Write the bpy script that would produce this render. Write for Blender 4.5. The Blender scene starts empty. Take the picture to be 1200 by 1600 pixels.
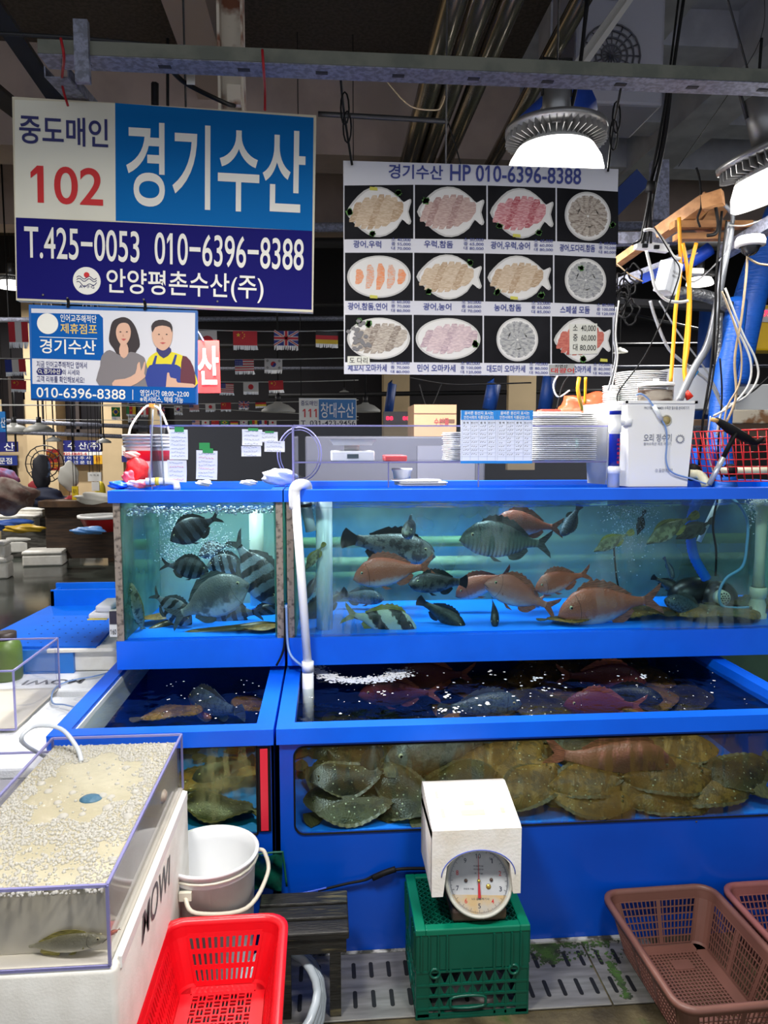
import bpy, bmesh, math, random
from mathutils import Vector, Matrix
random.seed(7)
S = bpy.context.scene
COL = S.collection
PI = math.pi
# ---------------------------------------------------------------- camera
F, PITCH, YAW, EYE = 1150.0, math.radians(5.46), math.radians(4.5), 1.55
cam_d = bpy.data.cameras.new('camera'); cam = bpy.data.objects.new('camera', cam_d); COL.objects.link(cam)
cam.location = (0, 0, EYE); cam.rotation_euler = (PI/2 - PITCH, 0, -YAW)
cam_d.sensor_fit = 'VERTICAL'; cam_d.sensor_height = 36; cam_d.lens = 36*F/1600; cam_d.clip_start = 0.02; cam_d.clip_end = 100
S.camera = cam
# ---------------------------------------------------------------- world, exposure
w = bpy.data.worlds.new('world'); S.world = w; w.use_nodes = True
w.node_tree.nodes['Background'].inputs[0].default_value = (.75, .8, .9, 1)
w.node_tree.nodes['Background'].inputs[1].default_value = 0.65
S.view_settings.view_transform = 'Standard'; S.view_settings.look = 'None'
S.view_settings.gamma = 1; S.view_settings.use_curve_mapping = False
S.view_settings.exposure = 0.45
S.cycles.transparent_max_bounces = 24; S.cycles.max_bounces = 6; S.cycles.sample_clamp_indirect = 4
S.cycles.volume_bounces = 4; S.cycles.caustics_reflective = False; S.cycles.caustics_refractive = False
LAMP_W = 36.0          # watts of one market lamp

# ---------------------------------------------------------------- picture point -> place in the world
_cp, _sp, _cy, _sy = math.cos(PITCH), math.sin(PITCH), math.cos(YAW), math.sin(YAW)
_D = Vector((_sy*_cp, _cy*_cp, -_sp)); _R = Vector((_cy, -_sy, 0)); _U = Vector((_sy*_sp, _cy*_sp, _cp))
def ray(px, py): return _D + _R*((px-600)/F) + _U*((800-py)/F)
def at(px, py, Y):
    q = ray(px, py); t = Y/q.y
    return Vector((q.x*t, Y, EYE+q.z*t))
def atz(px, py, z):
    q = ray(px, py); t = (z-EYE)/q.z
    return Vector((q.x*t, q.y*t, z))

# ---------------------------------------------------------------- materials
def lin(c):
    r = []
    for v in c[:3]:
        v /= 255.0
        r.append(v/12.92 if v <= .04045 else ((v+.055)/1.055)**2.4)
    return (*r, 1)
_mats = {}
def _new(name):
    m = bpy.data.materials.new(name); m.use_nodes = True
    nt = m.node_tree; return m, nt, nt.nodes, nt.links
def M(name, c=(200,200,200), rough=.5, metal=0, c2=None, sc=8, det=4, lo=.4, hi=.6, bump=0, bsc=40, emit=0, alpha=1, spec=.5, sss=0, coord='Object', stretch=(1,1,1), c3=None, dist=0):
    """principled material, optional noise mix of two own colours and bump"""
    if name in _mats: return _mats[name]
    m, nt, N, L = _new(name); p = N['Principled BSDF']
    p.inputs['Roughness'].default_value = rough; p.inputs['Metallic'].default_value = metal
    p.inputs['Specular IOR Level'].default_value = spec
    p.inputs['Base Color'].default_value = lin(c)
    tc = N.new('ShaderNodeTexCoord'); mp = N.new('ShaderNodeMapping'); mp.inputs['Scale'].default_value = stretch
    L.new(tc.outputs[coord], mp.inputs[0])
    if c2 is not None:
        n = N.new('ShaderNodeTexNoise'); n.inputs['Scale'].default_value = sc; n.inputs['Detail'].default_value = det; n.inputs['Distortion'].default_value = dist
        r = N.new('ShaderNodeValToRGB'); e = r.color_ramp.elements
        e[0].position = lo; e[0].color = lin(c); e[1].position = hi; e[1].color = lin(c2)
        if c3 is not None:
            x = e.new(min(.99, hi+.12)); x.color = lin(c3)
        L.new(mp.outputs[0], n.inputs['Vector']); L.new(n.outputs['Fac'], r.inputs[0]); L.new(r.outputs[0], p.inputs['Base Color'])
    if bump:
        n2 = N.new('ShaderNodeTexNoise'); n2.inputs['Scale'].default_value = bsc; n2.inputs['Detail'].default_value = 3
        b = N.new('ShaderNodeBump'); b.inputs['Strength'].default_value = bump; b.inputs['Distance'].default_value = .01
        L.new(mp.outputs[0], n2.inputs['Vector']); L.new(n2.outputs['Fac'], b.inputs['Height']); L.new(b.outputs[0], p.inputs['Normal'])
    if emit:
        p.inputs['Emission Color'].default_value = lin(c); p.inputs['Emission Strength'].default_value = emit
    if sss:
        p.inputs['Subsurface Weight'].default_value = sss; p.inputs['Subsurface Radius'].default_value = (.02,.02,.02)
    p.inputs['Alpha'].default_value = alpha
    _mats[name] = m; return m
def GL(name, tint=(240,250,250), refl=1.0, rough=.02, haze=None, haze_amt=0, hsc=6, hlo=.5, hhi=.7, ior=1.45, bump=0, bsc=30, stretch=(1,1,1), drops=0):
    """thin clear sheet (acrylic, glass, water skin): transparent tint + fresnel gloss + optional patchy film"""
    if name in _mats: return _mats[name]
    m, nt, N, L = _new(name); N.remove(N['Principled BSDF']); out = N['Material Output']
    t = N.new('ShaderNodeBsdfTransparent'); t.inputs[0].default_value = lin(tint)
    g = N.new('ShaderNodeBsdfGlossy'); g.inputs['Roughness'].default_value = rough
    f = N.new('ShaderNodeFresnel'); f.inputs['IOR'].default_value = ior
    tc = N.new('ShaderNodeTexCoord'); mp = N.new('ShaderNodeMapping'); mp.inputs['Scale'].default_value = stretch
    L.new(tc.outputs['Object'], mp.inputs[0])
    mm = N.new('ShaderNodeMath'); mm.operation = 'MULTIPLY'; mm.inputs[1].default_value = refl; L.new(f.outputs[0], mm.inputs[0])
    mx = N.new('ShaderNodeMixShader'); L.new(mm.outputs[0], mx.inputs[0]); L.new(t.outputs[0], mx.inputs[1]); L.new(g.outputs[0], mx.inputs[2])
    last = mx
    if haze is not None:
        d0 = N.new('ShaderNodeBsdfDiffuse'); d0.inputs[0].default_value = lin(haze); d1 = N.new('ShaderNodeBsdfTranslucent'); d1.inputs[0].default_value = lin(haze)
        d = N.new('ShaderNodeMixShader'); d.inputs[0].default_value = .45; L.new(d0.outputs[0], d.inputs[1]); L.new(d1.outputs[0], d.inputs[2])
        n = N.new('ShaderNodeTexNoise'); n.inputs['Scale'].default_value = hsc; n.inputs['Detail'].default_value = 4
        r = N.new('ShaderNodeMapRange'); r.inputs[1].default_value = hlo; r.inputs[2].default_value = hhi; r.inputs[3].default_value = 0; r.inputs[4].default_value = haze_amt
        L.new(mp.outputs[0], n.inputs['Vector']); L.new(n.outputs['Fac'], r.inputs[0])
        fac = r.outputs[0]
        if drops:
            n3 = N.new('ShaderNodeTexNoise'); n3.inputs['Scale'].default_value = drops; n3.inputs['Detail'].default_value = 2
            mp3 = N.new('ShaderNodeMapping'); mp3.inputs['Scale'].default_value = (1,1,.25); L.new(tc.outputs['Object'], mp3.inputs[0]); L.new(mp3.outputs[0], n3.inputs['Vector'])
            r3 = N.new('ShaderNodeMapRange'); r3.inputs[1].default_value = .42; r3.inputs[2].default_value = .5; r3.inputs[3].default_value = .15; r3.inputs[4].default_value = 1
            L.new(n3.outputs['Fac'], r3.inputs[0])
            q = N.new('ShaderNodeMath'); q.operation = 'MULTIPLY'; L.new(fac, q.inputs[0]); L.new(r3.outputs[0], q.inputs[1]); fac = q.outputs[0]
        m2 = N.new('ShaderNodeMixShader'); L.new(fac, m2.inputs[0]); L.new(mx.outputs[0], m2.inputs[1]); L.new(d.outputs[0], m2.inputs[2]); last = m2
    if bump:
        n2 = N.new('ShaderNodeTexNoise'); n2.inputs['Scale'].default_value = bsc; n2.inputs['Detail'].default_value = 3
        b = N.new('ShaderNodeBump'); b.inputs['Strength'].default_value = bump; b.inputs['Distance'].default_value = .02
        L.new(mp.outputs[0], n2.inputs['Vector']); L.new(n2.outputs['Fac'], b.inputs['Height']); L.new(b.outputs[0], g.inputs['Normal']); L.new(b.outputs[0], f.inputs['Normal'])
    L.new(last.outputs[0], out.inputs[0]); _mats[name] = m; return m
def VOL(name, c, dens):
    m, nt, N, L = _new(name); N.remove(N['Principled BSDF']); o = N['Material Output']
    t = N.new('ShaderNodeBsdfTransparent'); v = N.new('ShaderNodeVolumeScatter'); v.inputs['Color'].default_value = lin(c); v.inputs['Density'].default_value = dens; v.inputs['Anisotropy'].default_value = .2
    L.new(t.outputs[0], o.inputs[0]); L.new(v.outputs[0], o.inputs[1]); return m
def EM(name, c, s):
    if name in _mats: return _mats[name]
    m, nt, N, L = _new(name); N.remove(N['Principled BSDF']); e = N.new('ShaderNodeEmission')
    e.inputs[0].default_value = lin(c); e.inputs[1].default_value = s; L.new(e.outputs[0], N['Material Output'].inputs[0]); _mats[name] = m; return m

# ---------------------------------------------------------------- mesh building
class MB:
    def __init__(s): s.v = []; s.f = []; s.m = []; s.sm = []; s.X = Matrix()
    def add(s, vs, fs, mi=0, smooth=False):
        o = len(s.v); X = s.X; s.v += [X @ Vector(v) for v in vs]
        for f in fs: s.f.append([o+i for i in f]); s.m.append(mi); s.sm.append(smooth)
        return s
    def box(s, a, b, mi=0):
        (x0,y0,z0),(x1,y1,z1) = a, b
        return s.add([(x0,y0,z0),(x1,y0,z0),(x1,y1,z0),(x0,y1,z0),(x0,y0,z1),(x1,y0,z1),(x1,y1,z1),(x0,y1,z1)],
              [(0,3,2,1),(4,5,6,7),(0,1,5,4),(1,2,6,5),(2,3,7,6),(3,0,4,7)], mi)
    def cbox(s, c, d, mi=0): return s.box([c[i]-d[i]/2 for i in range(3)], [c[i]+d[i]/2 for i in range(3)], mi)
    def rbox(s, a, b, r=.01, mi=0, seg=2):
        bm = bmesh.new(); t = MB().box(a, b); vs = [bm.verts.new(v) for v in t.v]
        for f in t.f: bm.faces.new([vs[i] for i in f])
        bmesh.ops.bevel(bm, geom=bm.edges[:], offset=r, segments=seg, affect='EDGES', profile=.5)
        bm.verts.index_update(); s.add([v.co.copy() for v in bm.verts], [[v.index for v in f.verts] for f in bm.faces], mi, seg > 2); bm.free(); return s
    def bar(s, p0, p1, w, t, n=(0,0,1), mi=0):
        p0, p1 = Vector(p0), Vector(p1); d = (p1-p0).normalized(); n = Vector(n); n = (n-d*n.dot(d)).normalized(); b = d.cross(n)
        vs = [p + b*(sx*w/2) + n*(sy*t/2) for p in (p0, p1) for sx, sy in ((-1,-1),(1,-1),(1,1),(-1,1))]
        return s.add(vs, [(0,3,2,1),(4,5,6,7),(0,1,5,4),(1,2,6,5),(2,3,7,6),(3,0,4,7)], mi)
    def tube(s, pts, r, seg=8, mi=0, closed=False, radii=None, caps=True, smooth=True, sub=0):
        pts = [Vector(p) for p in pts]
        if sub: pts, radii = catmull(pts, sub, closed, radii)
        n = len(pts); vs = []; fs = []
        t = (pts[1]-pts[0]).normalized(); up = Vector((0,0,1)) if abs(t.z) < .9 else Vector((1,0,0)); nrm = (up - t*up.dot(t)).normalized()
        for i, p in enumerate(pts):
            if closed: t = (pts[(i+1) % n]-pts[i-1]).normalized()
            else: t = (pts[min(n-1, i+1)]-pts[max(0, i-1)]).normalized()
            q = nrm - t*nrm.dot(t)
            if q.length > 1e-6: nrm = q.normalized()
            b = t.cross(nrm); rr = radii[i] if radii else r
            for k in range(seg):
                a = 2*PI*k/seg; vs.append(p + nrm*(math.cos(a)*rr) + b*(math.sin(a)*rr))
        for i in range(n if closed else n-1):
            j = (i+1) % n
            for k in range(seg): k2 = (k+1) % seg; fs.append((i*seg+k, i*seg+k2, j*seg+k2, j*seg+k))
        if caps and not closed: fs.append(tuple(range(seg))[::-1]); fs.append(tuple((n-1)*seg+k for k in range(seg)))
        return s.add(vs, fs, mi, smooth)
    def cyl(s, p0, p1, r0, r1=None, seg=20, mi=0, caps=True, smooth=True): return s.tube([p0, p1], r0, seg, mi, radii=[r0, r0 if r1 is None else r1], caps=caps, smooth=smooth)
    def lathe(s, prof, c=(0,0,0), seg=32, mi=0, smooth=True, sx=1, sy=1):
        vs = []; fs = []
        for r, z in prof:
            for k in range(seg): a = 2*PI*k/seg; vs.append((c[0]+r*math.cos(a)*sx, c[1]+r*math.sin(a)*sy, c[2]+z))
        for i in range(len(prof)-1):
            for k in range(seg): k2 = (k+1) % seg; fs.append((i*seg+k, i*seg+k2, (i+1)*seg+k2, (i+1)*seg+k))
        if prof[0][0] > 1e-5: fs.append(tuple(range(seg))[::-1])
        return s.add(vs, fs, mi, smooth)
    def prism(s, poly, y0, y1, mi=0, plane='xz'):
        n = len(poly)
        mk = {'xz': lambda p, y: (p[0], y, p[1]), 'xy': lambda p, y: (p[0], p[1], y), 'yz': lambda p, y: (y, p[0], p[1])}[plane]
        vs = [mk(p, y0) for p in poly] + [mk(p, y1) for p in poly]
        fs = [tuple(range(n)), tuple(range(2*n-1, n-1, -1))] + [(i, n+i, n+(i+1) % n, (i+1) % n) for i in range(n)]
        return s.add(vs, fs, mi)
    def sphere(s, c, r, mi=0, seg=12, rings=8, sz=(1,1,1), smooth=True):
        vs = [(c[0], c[1], c[2]+r*sz[2])]; fs = []
        for i in range(1, rings):
            ph = PI*i/rings
            for k in range(seg): a = 2*PI*k/seg; vs.append((c[0]+r*sz[0]*math.sin(ph)*math.cos(a), c[1]+r*sz[1]*math.sin(ph)*math.sin(a), c[2]+r*sz[2]*math.cos(ph)))
        vs.append((c[0], c[1], c[2]-r*sz[2])); last = len(vs)-1
        for k in range(seg):
            k2 = (k+1) % seg; fs.append((0, 1+k, 1+k2)); fs.append((last, 1+(rings-2)*seg+k2, 1+(rings-2)*seg+k))
            for i in range(rings-2): fs.append((1+i*seg+k, 1+(i+1)*seg+k, 1+(i+1)*seg+k2, 1+i*seg+k2))
        return s.add(vs, fs, mi, smooth)
    def grid(s, fn, nu, nv, mi=0, smooth=True, closed_u=False):
        vs = [fn(u/nu, v/nv) for v in range(nv+1) for u in range(nu+1)]
        fs = [(v*(nu+1)+u, v*(nu+1)+u+1, (v+1)*(nu+1)+u+1, (v+1)*(nu+1)+u) for v in range(nv) for u in range(nu)]
        return s.add(vs, fs, mi, smooth)
    def lattice(s, o, u, v, nu, nv, bw, t, mi=0, edge=None):
        """flat lattice of bars spanning o + a*u + b*v"""
        o, u, v = Vector(o), Vector(u), Vector(v); n = u.cross(v).normalized(); e = edge or bw
        for i in range(nu+1):
            p = o+u*(i/nu); s.bar(p, p+v, e if i in (0, nu) else bw, t, n, mi)
        for j in range(nv+1):
            p = o+v*(j/nv); s.bar(p, p+u, e if j in (0, nv) else bw, t*.9, n, mi)
        return s
    def text(s, txt, x0, x1, z0, z1, mi=0, off=.0, y=0, shear=0, mirror=False, keep=False):
        """flat lettering filling the box x0..x1, z0..z1 in the local XZ plane at depth y"""
        cu = bpy.data.curves.new('t', 'FONT'); cu.body = txt; cu.resolution_u = 3 if len(txt) > 14 or z1-z0 < .03 else 7; cu.offset = off*.42; cu.shear = shear; cu.align_x = 'LEFT'
        ob = bpy.data.objects.new('t', cu); COL.objects.link(ob)
        dg = bpy.context.evaluated_depsgraph_get(); dg.update()
        me = bpy.data.meshes.new_from_object(ob.evaluated_get(dg))
        vs = [v.co.copy() for v in me.vertices]; fs = [tuple(p.vertices) for p in me.polygons]
        bpy.data.objects.remove(ob); bpy.data.curves.remove(cu); bpy.data.meshes.remove(me)
        if not vs: return s
        if '1' in txt:                      # the built-in font draws a bare bar for 1: give it its flag
            comp = {}
            for f_ in fs:
                k = min(comp.get(i, i) for i in f_)
                for i in f_: comp[i] = k
            grp = {}
            for i, k in comp.items(): grp.setdefault(k, []).append(i)
            for g_ in list(grp.values()):
                if len(g_) != 4: continue
                xa, xb = min(vs[i].x for i in g_), max(vs[i].x for i in g_); za, zb = min(vs[i].y for i in g_), max(vs[i].y for i in g_)
                if zb-za > .62 and zb-za < .76 and xb-xa < .2:
                    o_ = len(vs); w_ = xb-xa; vs += [Vector((xa,zb,0)), Vector((xa-.13,zb-.13,0)), Vector((xa-.13,zb-.13-w_*.95,0)), Vector((xa,zb-.02-w_,0))]; fs.append((o_,o_+1,o_+2,o_+3))
        ax, bx = min(v.x for v in vs), max(v.x for v in vs); ay, by = min(v.y for v in vs), max(v.y for v in vs)
        sx = (x1-x0)/max(1e-6, bx-ax); sz = (z1-z0)/max(1e-6, by-ay)
        if keep: sx = sz = min(sx, sz)
        out = []
        for v in vs:
            X = (v.x-ax)*sx
            if mirror: X = (x1-x0)-X
            out.append((x0+X, y, z0+(v.y-ay)*sz))
        return s.add(out, fs, mi)
    def build(s, name, mats, parent=None, world=True, origin=None, solid=0):
        if not isinstance(mats, (list, tuple)): mats = [mats]
        me = bpy.data.meshes.new(name)
        off = Vector((0,0,0)); ob = bpy.data.objects.new(name, me); COL.objects.link(ob)
        if parent is not None:
            ob.parent = parent
            if world:
                r = parent
                while r.parent: r = r.parent
                off = Vector(r.location)
        elif world:
            xs = [v.x for v in s.v]; ys = [v.y for v in s.v]; zs = [v.z for v in s.v]
            off = Vector(origin) if origin is not None else Vector(((min(xs)+max(xs))/2, (min(ys)+max(ys))/2, min(zs)))
            ob.location = off
        me.from_pydata([tuple(v-off) for v in s.v], [], s.f)
        for m in mats: me.materials.append(m)
        me.polygons.foreach_set('material_index', s.m); me.polygons.foreach_set('use_smooth', s.sm); me.update()
        return ob
def catmull(pts, sub, closed=False, radii=None):
    out = []; rr = []; n = len(pts)
    rng = range(n if closed else n-1)
    for i in rng:
        g = (lambda k: pts[k % n]) if closed else (lambda k: pts[max(0, min(n-1, k))])
        p0, p1, p2, p3 = g(i-1), g(i), g(i+1), g(i+2)
        for j in range(sub):
            t = j/sub
            out.append(.5*((2*p1)+(p2-p0)*t+(2*p0-5*p1+4*p2-p3)*t*t+(3*p1-p0-3*p2+p3)*t**3))
            if radii: rr.append(radii[i]*(1-t)+radii[(i+1) % n]*t)
    if not closed:
        out.append(pts[-1]); 
        if radii: rr.append(radii[-1])
    return out, (rr if radii else None)
def tag(o, label=None, cat=None, group=None, kind=None):
    if label: o['label'] = label
    if cat: o['category'] = cat
    if group: o['group'] = group
    if kind: o['kind'] = kind
    return o
def thing(name, label, cat, loc=(0,0,0), group=None):
    o = bpy.data.objects.new(name, None); COL.objects.link(o); o.location = loc; o.empty_display_size = .05
    return tag(o, label, cat, group)
def struct(name, mb, mats): return tag(mb.build(name, mats), kind='structure')
def copy_tree(o, parent=None):
    c = o.copy(); COL.objects.link(c)
    if parent is not None: c.parent = parent
    for ch in [x for x in o.children]: copy_tree(ch, c)
    return c
def wire(pts, r, mat, name, label, cat, group=None, sub=6, seg=6):
    return tag(MB().tube(pts, r, seg, sub=sub).build(name, mat), label, cat, group)

# shared materials
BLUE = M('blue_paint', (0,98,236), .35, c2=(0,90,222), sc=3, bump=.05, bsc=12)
BLUEP = M('blue_panel_shaded', (0,74,190), .3, c2=(0,66,174), sc=2, bump=.06, bsc=6)  # same blue paint, darkened to carry the shade on the lower fronts
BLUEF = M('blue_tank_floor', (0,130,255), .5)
WHITE = M('white_plastic', (238,238,236), .35)
PVC = M('pvc_white', (236,238,240), .3)
FOAM = M('white_foam', (238,236,228), .75, c2=(228,225,216), sc=14, bump=.05, bsc=180)
FOAMG = M('grey_foam', (215,215,210), .75, c2=(202,204,202), sc=10, bump=.04, bsc=180)
BLACK = M('black_rubber', (14,14,16), .6, spec=.2)
DARK = M('dark_metal', (52,52,54), .5, .6)
STEEL = M('stainless', (150,148,142), .4, .5, c2=(122,120,114), sc=5, stretch=(1,8,1), bump=.02)
GALV = M('galvanised', (112,114,126), .5, .3, c2=(146,150,170), sc=55, lo=.42, hi=.6, c3=(122,124,136))
CLEAR = GL('clear_acrylic', (244,246,252), .8)
EDGE = M('acrylic_edge', (148,146,200), .2, alpha=.75)
GLASS = GL('tank_glass', (222,240,240), .35, haze=(196,212,206), haze_amt=.22, hsc=3, hlo=.5, hhi=.75, drops=30)
WATER = GL('water_skin', (222,238,244), .9, .03, ior=1.33, bump=.35, bsc=16)
# ================================================================ the hall
CONC = M('concrete_beam', (186,166,154), .8, c2=(168,150,140), sc=2)
DECK = M('dark_deck', (74,66,58), .9, c2=(92,82,72), sc=30, bump=.3, bsc=40)
DECKL = M('lamplit_grey_deck', (206,206,212), .8, c2=(184,184,192), sc=3)  # right-hand deck and beams, lamp light painted in as paler grey
CREAM = M('cream_wall', (214,190,150), .8, c2=(200,176,138), sc=1.5)
WETF = M('wet_floor', (62,68,62), .12, c2=(40,44,40), sc=1.3, bump=.08, bsc=3, spec=.6)
DIRTF = M('mossy_floor', (56,48,30), .55, c2=(96,86,60), sc=9, det=6, lo=.35, hi=.62, c3=(60,78,34), bump=.5, bsc=40)
DKW = M('dark_wall', (42,40,44), .8)
struct('floor', MB().box((-9,2.5,-.1),(9,16,0)).box((-9,-4,-.1),(9,2.5,0), 1), [WETF, DIRTF])
ZC = 5.2
struct('ceiling', MB().box((-9,-4,ZC),(1.9,16,ZC+.1)).box((1.9,-4,ZC),(9,16,ZC+.1), 1), [DECK, DECKL])
struct('wall_back', MB().box((-9,14,0),(9,14.1,ZC)), DKW)
struct('wall_left', MB().box((-9.1,-4,0),(-9,16,ZC)), CREAM)
struct('wall_right', MB().box((9,-4,0),(9.1,16,ZC)), DKW)
# ceiling beams
pb = atz(200, 72, ZC); yb = pb.y
zb = at(200, 232, yb).z
struct('ceiling_beam', MB().box((-9,yb,zb),(1.9,yb+.5,ZC)), CONC)
struct('ceiling_beam', MB().box((-9,10,4.3),(9,10.4,ZC)), CONC)
for a, b, ww, hh in (((286,0),(385,165),.32,.45), ):
    p, q = atz(*a, ZC-hh), atz(*b, ZC-hh)
    struct('ceiling_beam', MB().box((p.x-ww/2, 1.5, ZC-hh),(p.x+ww/2, 9.9, ZC)), M('pale_beam', (190,170,156), .8))
for (px, py, ww, hh) in ((1045,0,.42,.5), (1260,60,.5,.5)):
    p = atz(px, py, ZC-hh)
    struct('ceiling_beam', MB().box((p.x-ww/2, 1.5, ZC-hh),(p.x+ww/2, 9.9, ZC)), DECKL)
for px, py, hh in ((1000,190,.35), (1000,262,.45), (1150,75,.3)):
    p = atz(px, py, ZC-hh)
    struct('ceiling_beam', MB().box((1.9, p.y, ZC-hh),(9, p.y+.35, ZC)), DECKL)
# columns and cream wall piers far behind
def pier(x0, x1, Y, y_top=430, mat=CREAM, z0=0):
    a, b = at(x0, 640, Y), at(x1, 640, Y)
    struct('column', MB().box((a.x, Y, z0),(b.x, Y+.5, 4.3)), mat)
for x0, x1 in ((40,87), (157,190), (600,640)): pier(x0, x1, 13.2)
struct('wall_annex', MB().box((at(0,0,13.8).x-3, 13.75, 0),(at(235,0,13.8).x, 13.85, 2.3)), CREAM)
struct('wall_annex', MB().box((at(795,600,9).x, 9, 1.2),(at(838,600,9).x, 9.1, 2.6)), CREAM)
# shop windows in the far wall
for i, (x0, x1, y0, y1) in enumerate(((88,157,560,676), (0,39,560,668), (190,232,600,680), (0,30,728,790))):
    a, b = at(x0, y0, 13.7), at(x1, y1, 13.7)
    struct('window_%d' % (i+1), MB().box((a.x,13.68,b.z),(b.x,13.72,a.z)).box((a.x,13.6,b.z),(b.x,13.68,b.z+.06),1).box(((a.x+b.x)/2-.03,13.6,b.z),((a.x+b.x)/2+.03,13.68,a.z),1), [M('dark_glass', (26,24,28), .2), M('frame_dark', (60,50,46), .5)])

# horizontal service rails and rafters crossing the dark background
for (px0, py0, px1, py1, Y, r, m) in ((-40,500,700,497,9.2,.03,GALV),(300,478,1300,470,8.6,.025,DARK),(300,356,1300,352,5.6,.035,GALV),(300,576,1300,572,9.6,.02,GALV),
     (-60,655,240,668,11,.03,GALV),(-60,672,240,684,11,.03,GALV),(420,618,1300,606,9.8,.03,DARK),(380,380,1300,378,7.2,.05,DARK),(300,540,1300,538,9.9,.03,DARK),(930,480,1300,560,9,.025,DARK),(300,235,560,238,7.4,.03,DARK)):
    p, q = at(px0, py0, Y), at(px1, py1, Y)
    tag(MB().tube([p, q], r, 6).build('service_rail', m), kind='structure')
# far lighting truss at left
for k in range(5):
    p = at(20+45*k, 596, 11)
    tag(MB().tube([p, p+Vector((0,0,-1.0))], .015, 5).build('service_rail', DARK), kind='structure')

# ================================================================ signs far behind
def flat_sign(name, label, px0, py0, px1, py1, Y, fields, cat='sign', group=None, thick=.03, base=(240,240,236)):
    """fields: (x0,y0,x1,y1,colour) coloured areas and (text,x0,y0,x1,y1,colour) lettering, in the sign's picture extent"""
    a, b = at(px0, py0, Y), at(px1, py1, Y)
    root = thing(name, label, cat, ((a.x+b.x)/2, Y, b.z), group)
    MB().box((a.x, Y, b.z),(b.x, Y+thick, a.z)).build('panel', M('s%d_%d_%d' % base, base, .5), root)
    U = lambda x, y: at(x, y, Y)
    if Y < 12:
        for x_ in (a.x+.02, b.x-.02): MB().tube([(x_,Y+.01,a.z),(x_,Y+.01,ZC)], .004, 4).build('hanging_wire', DARK, root)
    for f in fields:
        if len(f) == 5:
            p, q = U(f[0], f[1]), U(f[2], f[3])
            MB().box((p.x, Y-.004, q.z),(q.x, Y-.0005, p.z)).build('colour_field', M('s%d_%d_%d' % f[4], f[4], .5), root)
        else:
            p, q = U(f[1], f[2]), U(f[3], f[4])
            MB().text(f[0], p.x, q.x, q.z, p.z, y=Y-.006, off=.02).build('lettering', M('s%d_%d_%d' % f[5], f[5], .5), root)
    return root
NAVY, RED, SKY, WH, YE = (24,30,110), (200,30,36), (20,110,180), (235,235,235), (240,200,40)
flat_sign('shop_sign', 'far blue and white stall sign numbered 111 behind the acrylic panels', 467,622,557,666,7, [(498,624,556,656,SKY),('중도매인',470,626,496,634,NAVY),('111',473,639,495,652,RED),('창대수산',501,629,553,653,WH),('T. 031-423-9456',470,657,555,665,(30,30,60))])
flat_sign('shop_sign', 'long navy stall sign with white lettering on the far wall', 86,688,160,706,13.5, [('장 수 산(주)',88,691,158,704,WH)], base=NAVY)
flat_sign('shop_sign', 'narrow white strip sign with a red number under the long navy sign', 86,706,160,711.5,13.5, [('425-0685-6',98,707,136,711,RED)])
flat_sign('shop_sign', 'navy strip sign with two lines of white words beside a yellow panel', 86,712,146,726,13.5, [('활 어 낙 주 사',95,713,142,718,WH),('전 어 전 문 점',95,720,142,725,WH)], base=(28,50,130))
flat_sign('notice_panel', 'small yellow notice panel at the end of the navy strip sign', 146,711,160,725,13.5, [('새우',149,713,157,722,(190,90,30))], base=(225,170,30))
flat_sign('shop_sign', 'dark navy stall sign cut by the left edge of the picture', -12,690,28,706,13.5, [('산',6,692,23,704,WH)], base=NAVY)
flat_sign('shop_sign', 'blue stall sign ending in two white syllables at the far left wall', -12,712,27,727,13.5, [('문점',-2,715,19,725,WH)], base=(28,50,130))
flat_sign('shop_sign', 'blue hanging stall sign nearest the left picture edge', -14,643,10,692,9, [('산',1,652,9,668,WH),(-14,675,10,692,NAVY)], base=SKY)
flat_sign('banner', 'red hanging banner with yellow lettering in the far left aisle', 72,702,93,735,11.5, [('활어전문',74,707,91,716,YE),('할인판매',80,722,91,731,YE)], cat='banner', base=(170,20,24))
flat_sign('door_banner', 'tall blue banner with coloured words beside the far yellow panel', 161,712,181,768,13.4, [('홍 게 대',163,716,179,719,YE),('연 어',163,730,178,733,YE),(170,741,180,746,(150,20,40)),('전 복',165,754,178,758,YE)], cat='banner', base=(20,80,170))
flat_sign('shop_sign', 'white stall sign with red figures partly behind the red and white pail', 190,696,240,722,13, [(190,712,240,722,NAVY),('22',192,705,198,710,RED)])
flat_sign('menu_sheet', 'pale price sheet hanging low in the far left aisle', 137,738,158,752,10, [('가 격 표',140,741,155,744,(120,120,120))], cat='notice')
flat_sign('menu_sheet', 'plain white sheet hanging under the pale price sheet', 143,753,155,767,10, [], cat='notice')

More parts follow.
